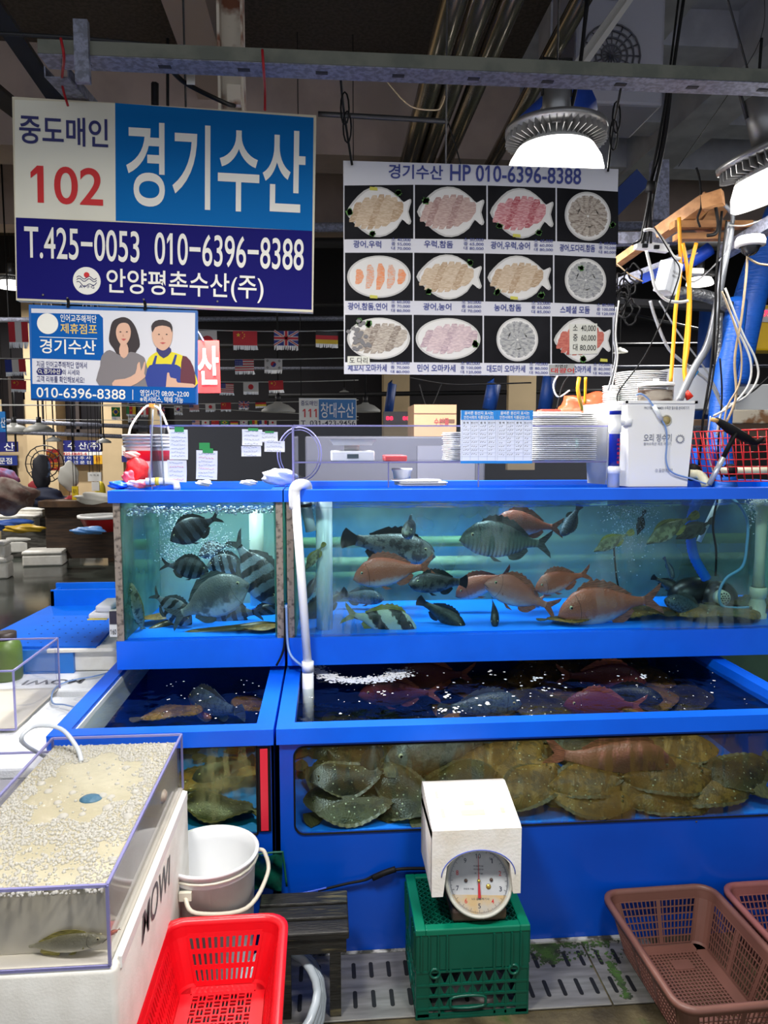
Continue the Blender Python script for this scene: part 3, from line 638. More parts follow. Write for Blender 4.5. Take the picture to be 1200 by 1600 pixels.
# small sign with the portrait
s2 = Board('partner_sign', 'small hanging sign with two printed shopkeepers and a phone number under the big sign', (45,476),(308,485),(48,625),(308,632), 2.58, .02, M('sign2_edge',(26,96,170),.5))
PB = M('print_blue',(8,88,166),.7,spec=.15); PL = M('print_light',(214,214,220),.5)
s2.area([(49,482),(305,489),(304,607),(51,601)], PL, 'photo_ground')
s2.area([(49,489),(155,491),(161,497),(162,558),(158,563),(50,560)], PB, 'blue_field', .002)
s2.area([(50,600),(306,606),(306,630),(50,623)], PB, 'blue_field', .008)
e = s2.loc(75,506); mb = MB(); mb.prism([(e[0]+.034*math.cos(i*PI/14), e[1]+.034*math.sin(i*PI/14)) for i in range(28)], -.004, 0).build('white_disc', TW, s2.root, False)
s2.text('인어교주해적단', (95,503),(151,493), TW, .02); s2.text('제휴점포', (95,521),(152,507), M('letter_gold',(225,190,90),.5), .03)
s2.area([(62,526),(152,529),(152,530),(62,527)], TW, 'rule_line', .003)
s2.text('경기수산', (63,552),(150,532), TW, .03)
s2.text('지금 인어교주해적단 앱에서', (58,574),(136,566), TN, .01); s2.text('의 시세와', (98,586),(125,578), TN, .01); s2.text('고객 리뷰를 확인해보세요!', (58,597),(132,589), TN, .01)
s2.area([(60,575),(96,576),(98,581),(96,586),(60,586),(57,581)], M('letter_navy'), 'search_pill', .002); s2.text('경기수산', (69,584),(95,577), TW, .02, d=.004)
a0 = s2.loc(63,580); MB().tube([(a0[0]+.005*math.cos(i*PI/5),-.005,a0[1]+.005*math.sin(i*PI/5)) for i in range(10)], .001, 4, closed=True).tube([(a0[0]+.004,-.005,a0[1]-.004),(a0[0]+.009,-.005,a0[1]-.009)], .001, 4).build('search_icon', TW, s2.root, False)
s2.text('010-6396-8388', (59,621),(197,609), TW, .02, d=.0095); s2.area([(208,609),(209,609),(209,625),(208,625)], TW, 'rule_line', .009)
s2.text('영업시간 08:00~22:00', (220,619),(296,611), TW, .01, d=.0095); s2.text('※퀵서비스, 택배 가능', (220,629),(287,621), TW, .01, d=.0095)
# printed figures: flat shapes of the photo print
def shp(pts, mat, d, n=0): 
    P = [Vector((*s2.loc(*p),)) for p in pts]
    if n:
        q, _ = catmull([Vector((p.x,p.y,0)) for p in P], n, True); P = [(v.x,v.y) for v in q]
    return MB().prism([(p[0],p[1]) for p in P], -d, -d+.001).build('printed_figure', mat, s2.root, False)
SK, HR, GR, YL, AP, MR = M('pr_skin',(216,172,146),.6), M('pr_hair',(44,32,34),.6), M('pr_grey',(124,118,120),.6), M('pr_yellow',(226,210,30),.6), M('pr_apron',(24,52,140),.6), M('pr_maroon',(96,34,50),.6)
shp([(186,497),(176,503),(172,518),(171,534),(178,545),(182,552),(188,560),(206,560),(214,548),(219,538),(214,516),(206,502),(196,496)], HR, .003, 3)
shp([(156,603),(157,572),(160,556),(172,547),(190,556),(205,550),(222,556),(228,566),(230,604)], GR, .004, 3)
shp([(188,506),(182,516),(184,530),(193,541),(202,532),(205,518),(200,506)], SK, .005, 4)
shp([(189,538),(199,538),(201,552),(194,560),(187,552)], SK, .0045, 2)
shp([(177,604),(180,594),(196,592),(212,584),(215,570),(219,566),(221,580),(226,566),(228,568),(226,584),(228,588),(222,594),(204,604)], SK, .006, 2)
shp([(228,604),(230,566),(240,553),(252,549),(268,550),(286,556),(298,566),(304,582),(304,605)], YL, .0035, 3)
shp([(286,556),(298,564),(305,584),(304,607),(284,604),(283,580)], MR, .005, 2)
shp([(245,549),(256,560),(268,550),(264,542),(248,541)], M('letter_navy'), .0045, 2)
shp([(231,605),(231,576),(238,570),(243,569),(276,570),(284,580),(284,606)], AP, .0045, 2)
shp([(238,571),(243,556),(246,556),(243,571)], AP, .005); shp([(268,571),(274,554),(277,555),(273,571)], AP, .005)
shp([(240,514),(238,526),(243,540),(255,548),(266,540),(270,524),(268,512),(254,505)], SK, .0055, 4)
shp([(239,520),(237,510),(243,502),(255,500),(266,504),(270,512),(269,520),(266,512),(254,509),(243,512)], HR, .006, 2)
shp([(260,604),(261,592),(262,583),(265,583),(267,590),(276,592),(278,598),(302,600),(303,606),(262,606)], SK, .0065, 2)
for cx, cy, w_ in ((189,519,.8),(199,519,.8),(249,523,.8),(261,523,.8)):
    shp([(cx-2.2*w_,cy),(cx,cy-1.2),(cx+2.2*w_,cy),(cx,cy+1)], HR, .0065)
shp([(190,530),(194,529.5),(198,530),(194,532.5)], M('pr_lip',(190,80,80),.6), .0065); shp([(250,536),(255,535),(260,536),(255,538)], M('pr_lip'), .0065)
shp([(193,522),(194.5,526),(192,526)], M('pr_shade',(190,140,116),.6), .0062); shp([(254,526),(256.5,531),(253,531)], M('pr_shade'), .0062)
for x, y0, y1 in ((106,468,479),(226,472,483)):
    wire([at(x,y0,2.575), at(x+1,(y0+y1)/2,2.56), at(x,y1,2.575)], .005, BLACK, 'cable_tie', '%s black tie joining the small sign to the big one' % ('left' if x == 106 else 'right'), 'cable tie')
# red banner
b3 = Board('red_banner', 'red hanging banner with one big white syllable, right of the small portrait sign', (300,531),(341,533),(306,615),(346,613), 3.0, .004, M('banner_red',(226,44,40),.5), 'banner')
b3.text('산', (310,601),(341,541), TW, .05)
wire([at(318,533,2.99), at(312,522,3.0), at(306,515,3.0)], .003, M('twine_blue',(90,100,170),.6), 'twine', 'blue grey twine holding the red banner', 'twine')

# ---------------------------------------------------------------- menu board
mn = Board('menu_board', 'large hanging menu board with twelve sashimi dish photos and prices', (536,250),(968,265),(538,585),(955,587), 2.7, .006, M('menu_white',(226,226,232),.65,spec=.2,c2=(218,218,226),sc=2))
MT = M('menu_ink',(50,62,140),.5); MKD = M('menu_black',(14,14,18),.7,spec=.15,c2=(30,30,34),sc=4)
mn.text('경기수산', (607,279),(692,259), MT, .035); mn.text('HP 010-6396-8388', (703,283),(908,263), MT, .03)
rowsY = [((290,374),(372,392)), ((395,470),(469,488)), ((492,566),(565,583))]
cx = [[537,647,761,869,967],[538,646,757,865,964],[538,645,755,861,958]]
rise = [[0,-1,0,3,8],[0,0,1,3,7],[0,0,1,2,3]]
names = [['광어,우럭','우럭,참돔','광어,우럭,숭어','광어,도다리,참돔'],['광어,참돔,연어','광어,농어','농어,참돔','스페셜 모둠'],['세꼬시 오마카세','민어 오마카세','대도미 오마카세','오마카세']]
price = [[(40,55,70),(50,65,80),(45,60,80),(60,70,80)],[(60,70,80),(50,60,70),(55,65,85),(80,100,120)],[(60,70,80),(80,100,120),(70,80,90),(70,80,90)]]
PLATE, PLS = M('pr_plate',(226,224,220),.5), M('pr_plate_rim',(196,194,190),.5)
FL = {'tan':((214,194,168),(176,146,112)),'rose':((206,180,170),(160,122,116)),'red':((222,170,170),(170,60,74)),'grey':((196,186,172),(120,104,92)),'salmon':((236,140,84),(214,200,190)),'pink':((222,200,200),(176,150,160)),'silver':((190,190,186),(120,122,128)),'crimson':((206,120,100),(170,60,56))}
dishes = [[('fish','tan'),('fish','rose'),('fish','red'),('round','grey')],[('oval','salmon'),('fish','tan'),('fish','tan'),('round','silver')],[('oval','grey'),('oval','pink'),('round','silver'),('fish','crimson')]]
GRN, LEM = M('pr_parsley',(56,104,44),.6,c2=(84,140,60),sc=60), M('pr_lemon',(206,200,80),.6)
rd = random.Random(3)
for r in range(3):
    for c in range(4):
        x0, x1 = cx[r][c]+1.2, cx[r][c+1]-1.2; d0, d1 = rise[r][c], rise[r][c+1]
        (ya, yb2), (yc, yd) = rowsY[r]
        P = [mn.loc(*p) for p in ((x0,yb2+d0),(x1,yb2+d1),(x1,ya+d1*1.2),(x0,ya+d0*1.2))]
        mb = MB(); mb.prism(P, -.001, 0, 0)
        q = lambda u, v: (P[0][0]*(1-u)*(1-v)+P[1][0]*u*(1-v)+P[2][0]*u*v+P[3][0]*(1-u)*v, P[0][1]*(1-u)*(1-v)+P[1][1]*u*(1-v)+P[2][1]*u*v+P[3][1]*(1-u)*v)
        shape, kind = dishes[r][c]; W_ = P[1][0]-P[0][0]; Hh = P[3][1]-P[0][1]
        if shape == 'fish':
            ol = [(.03,.5),(.12,.7),(.28,.9),(.45,.97),(.62,.93),(.78,.78),(.86,.68),(.95,.74),(.97,.68),(.93,.5),(.97,.32),(.93,.26),(.84,.36),(.76,.2),(.6,.06),(.42,.04),(.25,.16),(.11,.34)]
            cxm, rx, rz = .45, .36, .34
        elif shape == 'oval': ol = [(.5+.47*math.cos(i*PI/12), .5+.44*math.sin(i*PI/12)) for i in range(24)]; cxm, rx, rz = .5, .38, .34
        else:
            k = .46*Hh/W_; ol = [(.5+k*math.cos(i*PI/12), .5+.46*math.sin(i*PI/12)) for i in range(24)]; cxm, rx, rz = .5, k*.84, .38
        Pq = [Vector((*q(*o),0)) for o in ol]; Pq, _ = catmull(Pq, 2, True)
        mb.prism([(v.x,v.y) for v in Pq], -.002, -.001, 2)
        cc = sum(Pq, Vector())/len(Pq); mb.prism([(cc.x+(v.x-cc.x)*.93, cc.y+(v.y-cc.y)*.93) for v in Pq], -.003, -.002, 1)
        # slices: slanting overlapping strips, or a fan on the round plates
        if shape == 'round':
            for ring, r_in, nn in ((1.0,.5,44),(.56,.06,30)):
                for i in range(nn):
                    a = 2*PI*i/nn; b_ = a+2*PI/nn*1.25; k1 = ring*(1+.03*math.sin(i*2.3)); m_ = 3+((i*7) % 3 == 0)
                    pts = [(cxm+rx*k1*math.cos(a), .5+rz*k1*math.sin(a)),(cxm+rx*k1*math.cos(b_), .5+rz*k1*math.sin(b_)),(cxm+rx*r_in*math.cos(b_+.15), .5+rz*r_in*math.sin(b_+.15)),(cxm+rx*r_in*math.cos(a+.15), .5+rz*r_in*math.sin(a+.15))]
                    mb.prism([q(*p) for p in pts], -.0035-.0001*(i % 5), -.003, m_)
        else:
            sal = kind == 'salmon'; ns = 5 if sal else 7
            for k_ in range(ns):
                u = cxm+rx*(-.82+1.64*k_/(ns-1)); hw = rx*(.15 if sal else .2)
                lim = math.sqrt(max(.12, 1-((u-cxm)/rx)**2))*(.8 if sal else .95); left = []; right = []
                for i in range(9):
                    v = -1+2*i/8; wv = hw*(1-.55*abs(v)**3)*(1+.1*math.sin(i*2+k_)); uc = u+rx*(.05 if sal else .26)*v*lim+rx*.07*(1-v*v)
                    left.append((uc-wv, .5+v*rz*lim)); right.append((uc+wv, .5+v*rz*lim))
                mb.prism([q(*p) for p in left+right[::-1]], -.0035-.0002*k_, -.003, (3 if k_ % 2 == 0 else 4) if sal else (4 if (k_*5+r+c) % 3 == 0 else 3))
        gs = [[(.07,.5),(.4,.1),(.78,.85)],[(.15,.7)],[(.17,.25),(.75,.15)],[(.9,.35)],[],[(.8,.8),(.2,.2)],[(.17,.2),(.82,.15)],[(.42,.75)],[(.2,.85),(.35,.8)],[(.9,.4)],[],[(.5,.1)]][r*4+c]
        for gx, gz in gs:
            g0 = q(gx, gz)
            for _ in range(5): mb.prism([(g0[0]+rd.uniform(-.006,.006)+.009*math.cos(i*PI/3), g0[1]+rd.uniform(-.006,.006)+.009*math.sin(i*PI/3)) for i in range(6)], -.006, -.003, 5)
        if (r*4+c) in (2,6,11,0,4): 
            g0 = q(.42 if r < 2 else .85, .08 if r != 0 or c == 2 else .93); mb.prism([(g0[0]-.014,g0[1]-.005),(g0[0]+.014,g0[1]-.006),(g0[0]+.013,g0[1]+.004),(g0[0]-.013,g0[1]+.006)], -.006, -.003, 6)
        if r == 2 and c == 0:
            for _ in range(26):
                g0 = q(.22+rd.gauss(0,.07), .55+rd.gauss(0,.13)); mb.prism([(g0[0]+.009*math.cos(i*PI/3), g0[1]+.007*math.sin(i*PI/3)) for i in range(6)], -.006-rd.random()*.001, -.003, 7)
        fa, fbm = FL[kind]
        mb.build('dish_photo', [MKD, PLATE, PLS, M('pr_'+kind+'_a',fa,.55,c2=tuple(int(.5*a_+.5*b__) for a_,b__ in zip(fa,fbm)),sc=70,stretch=(1,1,5),lo=.42,hi=.58), M('pr_'+kind+'_b',tuple(int(.1*a_+.9*b__) for a_,b__ in zip(fa,fbm)),.55,c2=fa,sc=80,stretch=(1,1,5),lo=.45,hi=.65), GRN, LEM, M('pr_minced',(120,118,120),.6)], mn.root, False)
        # caption
        dx = (x1-x0); ym = (yc+yd)/2+(d0+d1)/2
        nl = len(names[r][c]); wn = min(.58, .075*nl+.03)*dx; xc = x0+dx*.33
        if r == 2 and c == 3: xc = x0+dx*.49; wn = dx*.3
        mn.text(names[r][c], (xc-wn/2, ym+6.2),(xc+wn/2, ym-4.8), MT, .035)
        mb = MB()
        for i, (sz, pr) in enumerate(zip('소중대', price[r][c])):
            yy = ym-9+6.7*i; mn.text(sz+' %d,000' % pr, (x0+dx*.68, yy+5),(x0+dx*(.96 if pr < 100 else .98), yy), MT, .01, mb=mb)
        mb.build('price_lettering', MT, mn.root, False)
# pasted notes on the menu
PAP = M('note_paper',(222,222,210),.6); INK = M('marker_black',(20,20,20),.5)
mn.area([(889,507),(932,506),(932,553),(889,554)], PAP, 'pasted_note', .007)
for t_, y in (('소  40,000',519),('중  60,000',534),('대 80,000',549)): mn.text(t_, (894,y),(930,y-11), INK, .015, d=.0085)
mn.area([(543,557),(577,557),(578,570),(543,571)], PAP, 'pasted_note', .006); mn.text('도 다리', (546,568),(574,559), INK, .01, d=.0075)
mn.area([(858,570),(897,569),(898,584),(858,585)], M('note_grey',(170,170,166),.6), 'pasted_note', .006); mn.text('자연산', (866,575),(886,570), INK, .02, d=.0075); mn.text('대광어', (860,583),(896,575.5), TR_, .03, d=.0075)
# ================================================================ tanks
YL, YU, YB = 2.105, 2.653, 3.25
XL, XM, XR = -.80, -.155, 1.53
ZR0, ZR1 = .668, .715
def ring_panel(mb, X0, X1, Z0, Z1, x0, x1, z0, z1, r, y, th, mi=0):
    """flat panel with a rounded window: outer X0..X1,Z0..Z1, hole x0..x1,z0..z1"""
    pin = []; pout = []
    for cx_, cz_, a0, ox, oz in ((x1-r,z1-r,0,X1,Z1),(x0+r,z1-r,PI/2,X0,Z1),(x0+r,z0+r,PI,X0,Z0),(x1-r,z0+r,3*PI/2,X1,Z0)):
        for i in range(7):
            a = a0+PI/2*i/6; pin.append((cx_+r*math.cos(a), cz_+r*math.sin(a)))
            s1 = i < 3
            if i == 3: pout.append((ox, oz)); continue
            p = pin[-1]
            if a0 == 0: pout.append((X1, p[1]) if s1 else (p[0], Z1))
            elif a0 == PI/2: pout.append((p[0], Z1) if s1 else (X0, p[1]))
            elif a0 == PI: pout.append((X0, p[1]) if s1 else (p[0], Z0))
            else: pout.append((p[0], Z0) if s1 else (X1, p[1]))
    n = len(pin); vs = [(p[0], y, p[1]) for p in pin]+[(p[0], y, p[1]) for p in pout]+[(p[0], y+th, p[1]) for p in pin]
    fs = []
    for i in range(n):
        j = (i+1) % n; fs.append((i, n+i, n+j, j)); fs.append((i, j, 2*n+j, 2*n+i))
    mb.add(vs, fs, mi); return pin
def frame_rail(mb, x0, x1, y0, y1, z0, z1, w):
    mb.box((x0,y0,z0),(x1,y0+w,z1)).box((x0,y1-w,z0),(x1,y1,z1)).box((x0,y0+w,z0),(x0+w,y1-w,z1)).box((x1-w,y0+w,z0),(x1,y1-w,z1)); return mb
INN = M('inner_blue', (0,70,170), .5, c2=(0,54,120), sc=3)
WGL = GL('window_glass', (226,240,238), .4, haze=(122,98,54), haze_amt=.8, hsc=1.7, hlo=.42, hhi=.66, drops=34)
WSK = GL('lower_water', (232,240,242), .6, .04, ior=1.33, bump=.5, bsc=9)
def lower_tank(x0, x1, label, win, kind):
    t = thing('fish_tank', label, 'fish tank', ((x0+x1)/2, YL, 0), 'blue fish tanks of the stall')
    frame_rail(MB(), x0, x1, YL-.012, YB, ZR0, ZR1, .052).build('top_rail', BLUE, t)
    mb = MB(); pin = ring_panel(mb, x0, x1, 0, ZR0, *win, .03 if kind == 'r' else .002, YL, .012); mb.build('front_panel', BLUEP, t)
    a, b, c, d = win
    mb = MB()
    pts = [Vector((a+.002,YL-.001,c+.002)),Vector((b-.002,YL-.001,c+.002)),Vector((b-.002,YL-.001,d-.002)),Vector((a+.002,YL-.001,d-.002))]
    mb.tube([(p[0],YL-.001,p[1]) for p in pin], .003, 5, closed=True, smooth=False).build('window_seal', BLACK, t)
    MB().box((a-.01,YL+.006,c-.01),(b+.01,YL+.012,d+.004)).build('window_pane', WGL if kind == 'r' else GL('window_glass_left',(214,226,196),.45,haze=(176,172,120),haze_amt=.6,hsc=4,hlo=.48,hhi=.7,drops=40), t)
    MB().box((x0+.005,YL+.02,.365),(x1-.005,YB-.02,.375)).build('tank_floor', BLUEF, t)
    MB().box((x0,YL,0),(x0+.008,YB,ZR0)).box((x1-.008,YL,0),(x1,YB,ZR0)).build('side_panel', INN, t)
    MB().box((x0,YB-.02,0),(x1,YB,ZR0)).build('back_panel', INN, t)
    w_ = MB().grid(lambda u, v: (x0+.01+(x1-x0-.02)*u, YL+.02+(YB-YL-.05)*v, .683+.0025*math.sin(u*31+v*13)*math.sin(v*23-u*9)), 60, 40)
    w_.build('water_surface', WSK, t)
    return t
tl = lower_tank(XL, XM-.004, 'lower left blue tank with the short window behind the white bucket', (XL+.04, XM-.055, .392, .664), 'l')
tr = lower_tank(XM+.004, XR, 'long lower right blue tank with the wide rounded window and flatfish', (-.10, XR-.06, .385, .655), 'r')
MB().box((XM-.052,YL-.004,.40),(XM-.014,YL+.01,.66)).build('dark_channel', BLACK, tl)
MB().box((XM-.044,YL-.008,.405),(XM-.022,YL-.003,.655)).build('red_strip', M('strip_red',(210,40,60),.4), tl)
MB().box((XL+.05,YL+.04,.60),(XL+.056,YB-.1,.70)).build('inner_lip', M('pale_lip',(214,222,214),.5), tl)

def upper_tank(x0, x1, label):
    t = thing('fish_tank', label, 'fish tank', ((x0+x1)/2, YU, .735), 'blue fish tanks of the stall')
    MB().box((x0,YU-.012,.735),(x1,YU+.02,.838)).box((x0,YB-.02,.735),(x1,YB,.838)).box((x0,YU,.735),(x0+.02,YB,.838)).box((x1-.02,YU,.735),(x1,YB,.838)).build('base_panel', BLUE, t)
    frame_rail(MB(), x0-.01, x1+.004, YU-.02, YB, 1.336, 1.378, .05).build('top_rail', BLUE, t)
    MB().box((x0+.02,YU+.02,.828),(x1-.02,YB-.02,.842)).build('tank_floor', BLUEF, t)
    MB().box((x0+.022,YU,.838),(x1-.022,YU+.006,1.336)).build('front_glass', GLASS, t)
    MB().box((x0+.022,YB-.03,.84),(x1-.022,YB-.024,1.336)).build('back_glass', GL('algae_glass_backlit',(190,224,214),.4,haze=(206,238,226),haze_amt=.8,hsc=1.6,hlo=.2,hhi=.62) if x0 < -.5 else GL('algae_glass_right_backlit',(206,232,226),.4,haze=(196,226,214),haze_amt=.6,hsc=1.9,hlo=.35,hhi=.62), t)  # algae film, its haze paled to stand in for missing backlight
    for a in (x0+.026, x1-.034): MB().box((a,YU+.01,.84),(a+.006,YB-.03,1.336)).build('side_glass', GL('side_glass',(166,212,200),.4,haze=(170,220,204),haze_amt=.8,hsc=2.4,hlo=.3,hhi=.6), t)
    POST = M('post_metal', (150,138,126), .45, .3, c2=(78,70,64), sc=60, lo=.5, hi=.68)
    for a in (x0+.002, x1-.026): MB().box((a,YU-.004,.838),(a+.024,YU+.02,1.336)).build('corner_post', POST, t)
    for a in (x0+.002, x1-.026): MB().box((a,YB-.026,.838),(a+.024,YB-.001,1.336)).build('corner_post', POST, t)
    MB().grid(lambda u, v: (x0+.035+(x1-x0-.07)*u, YU+.01+(YB-YU-.045)*v, 1.31+.003*math.sin(u*41+v*11)*math.sin(v*17-u*13)), 60, 24).build('water_surface', WATER, t)
    MB().box((x0,YB-.01,.735),(x0+.04,YB,.70)).box((x1-.04,YB-.01,.735),(x1,YB,.70))
    return t
ul = upper_tank(-.752, XM, 'upper left glass tank with a blue frame holding the striped fish')
ur = upper_tank(XM+.01, 1.98, 'long upper right glass tank with a blue frame holding the red sea bream')
for x in (-.70, XM-.03, XM+.04, 1.45): MB().box((x-.02,YB-.06,.715),(x+.02,YB-.02,.736)).build('support_block', BLACK, ul if x < XM else ur)
# things behind the tanks
def bz(py, Y): return at(700, py, Y).z
bt = thing('back_tank_row', 'blue boarded tank row standing behind the glass tanks', 'tank', (.5,3.6,0), None)
MB().box((-.95,3.62,.1),(2.4,3.66,bz(906,3.62))).build('lower_board', M('green_board',(70,104,84),.6,c2=(48,84,70),sc=3), bt)
MB().box((-.95,3.70,.1),(2.4,3.74,1.30)).build('upper_board', M('back_blue',(20,130,220),.5,c2=(10,100,180),sc=2.5), bt)
MB().box((-.95,3.60,1.30),(2.4,3.72,1.34)).build('top_board', INN, bt)
MB().box((.86,3.60,.98),(1.04,3.62,1.22)).build('blue_box_face', BLUE, bt)
for py, r, m in ((846,.026,M('pipe_green',(140,164,136),.5)),(879,.032,M('pipe_pale',(206,212,196),.5,c2=(150,164,146),sc=20)),(898,.03,M('pipe_green'))):
    z = bz(py,3.52); tag(MB().cyl((-.9,3.52+r*.3,z),(2.3,3.52+r*.3,z), r).build('supply_pipe', m), 'horizontal pipe behind the glass tanks, %s of three' % {846:'uppermost',879:'middle and palest',898:'lowest'}[py], 'pipe')
# pipes and fittings
PVY = M('pvc_pale', (222,230,214), .4)
def vpipe(px, Y, y0, y1, r, mat, name, label, cat='pipe'):
    a, b = at(px, y0, Y), at(px, y1, Y)
    return tag(MB().cyl((a.x,Y,a.z),(a.x,Y,b.z), r).build(name, mat), label, cat)
vpipe(400, 3.1, 796, 945, .03, PVY, 'overflow_pipe', 'pale upright pipe in the upper left tank behind the striped fish')
vpipe(506, 2.76, 778, 996, .031, PVC, 'overflow_pipe', 'wide white upright pipe at the left end of the upper right tank')
t = thing('drain_pipe', 'white elbow pipe running over the blue rail and down in front of the tanks', 'pipe', at(470,900,2.6))
a, b = at(461,770,2.61), at(481,1042,2.55)
MB().cyl(a, b, .0155).build('long_pipe', PVC, t)
MB().tube([at(461,795,2.612), at(460,768,2.612), at(466,758,2.62), at(478,758,2.75), at(480,766,2.78), at(484,790,2.78)], .02, 14, sub=4).build('elbow', PVC, t)
MB().cyl(b+Vector((0,0,.02)), b-Vector((0,0,.015)), .021).build('coupling', PVC, t)
tag(MB().cyl(b-Vector((0,0,.02)), b-Vector((0,0,.20)), .02).build('submerged_pipe', PVC), 'lower end of the drain pipe standing under water in the lower right tank', 'pipe')
t = thing('return_tube', 'short white tube with a black band behind the elbow pipe', 'pipe', at(480,805,2.74))
MB().cyl(at(476,782,2.74), at(486,830,2.74), .02).build('tube', PVC, t); MB().cyl(at(478,787,2.735), at(479,792,2.735), .0215).build('black_band', BLACK, t)
# air lift at the right
t = thing('air_lift', 'pale plastic air lift column standing at the right end of the upper right tank', 'pipe', at(1182,975,2.8))
p = at(1182,975,2.8)
zz = lambda y: at(1182,y,2.8).z
MB().lathe([(.036,zz(976)-p.z),(.036,zz(958)-p.z),(.030,zz(957)-p.z),(.032,zz(944)-p.z),(.026,zz(936)-p.z),(.026,zz(934)-p.z),(.032,zz(933)-p.z),(.033,zz(918)-p.z),(.028,zz(917)-p.z)], p, 24).build('coupling', M('pvc_yel',(232,230,200),.4), t)
MB().lathe([(.024,zz(917)-p.z),(.019,zz(870)-p.z),(.022,zz(800)-p.z),(.03,zz(790)-p.z),(.03,zz(785)-p.z)], p, 20).build('riser', M('pvc_yel'), t)
t = thing('water_pump', 'black pump on the floor of the upper right tank behind the grey rockfish', 'pump', at(1120,960,2.95))
MB().sphere(at(1122,938,3.0), .085, 0, 20, 14, (1,.8,1)).sphere(at(1085,930,3.05), .10, 0, 20, 12, (1.2,.7,.8)).build('pump_body', M('pump_black',(14,15,18),.35), t)
c = at(1131,935,2.89); mb = MB(); mb.cyl(c, c+Vector((0,.03,0)), .030, .032, 24); mb.build('strainer', M('pvc_yel'), t)
mb = MB()
for i, (a_, r_) in enumerate([(0,0)]+[(k*PI/3,.010) for k in range(6)]+[(k*PI/6,.021) for k in range(12)]): 
    q = c+Vector((r_*math.cos(a_),-.0015,r_*math.sin(a_))); mb.cyl(q, q+Vector((0,.002,0)), .0033, None, 8)
mb.build('strainer_holes', BLACK, t)
mb = MB(); pts = [at(x,y,2.98) for x, y in ((1096,770),(1083,800),(1079,830),(1084,868),(1104,905))]; q, _ = catmull(pts, 16)
mb.tube(q, .02, 12, radii=[.019+.003*(i % 2) for i in range(len(q))]); tag(mb.build('ribbed_hose', M('hose_blue',(16,110,220),.4)), 'blue ribbed hose curving down to the black pump in the upper right tank', 'hose')
wire([at(x,y,2.8) for x, y in ((1135,772),(1156,790),(1168,815),(1167,850),(1160,885),(1135,903),(1124,925),(1128,946),(1150,950),(1170,949))], .006, M('hose_pale',(120,180,220),.4), 'air_hose', 'thin pale blue air hose looping down to the air lift', 'hose')
wire([at(x,y,2.9) for x, y in ((1122,775),(1114,820),(1119,860),(1118,900))], .005, BLACK, 'pump_cable', 'black pump cable hanging in the upper right tank', 'cable')
tag(MB().cyl(at(1127,772,3.05), at(1092,846,3.05), .011).build('lance_pipe', PVC), 'thin white pipe leaning beside the blue ribbed hose under water', 'pipe')
wire([at(958,840,3.0), at(963,900,3.0), at(969,925,3.0)], .004, BLACK, 'drop_line', 'thin dark line hanging behind the largest red sea bream', 'line')
wire([at(447,945,2.63), at(449,1000,2.625), at(455,1025,2.6), at(474,1042,2.57)], .005, M('hose_clearb',(120,150,200),.3), 'air_hose', 'clear bluish hose running down the gap between the upper tanks', 'hose')
wire([at(445,950,2.63), at(444,1010,2.625), at(432,1040,2.62)], .004, BLACK, 'thin_cable', 'black cable running down the gap between the upper tanks', 'cable')

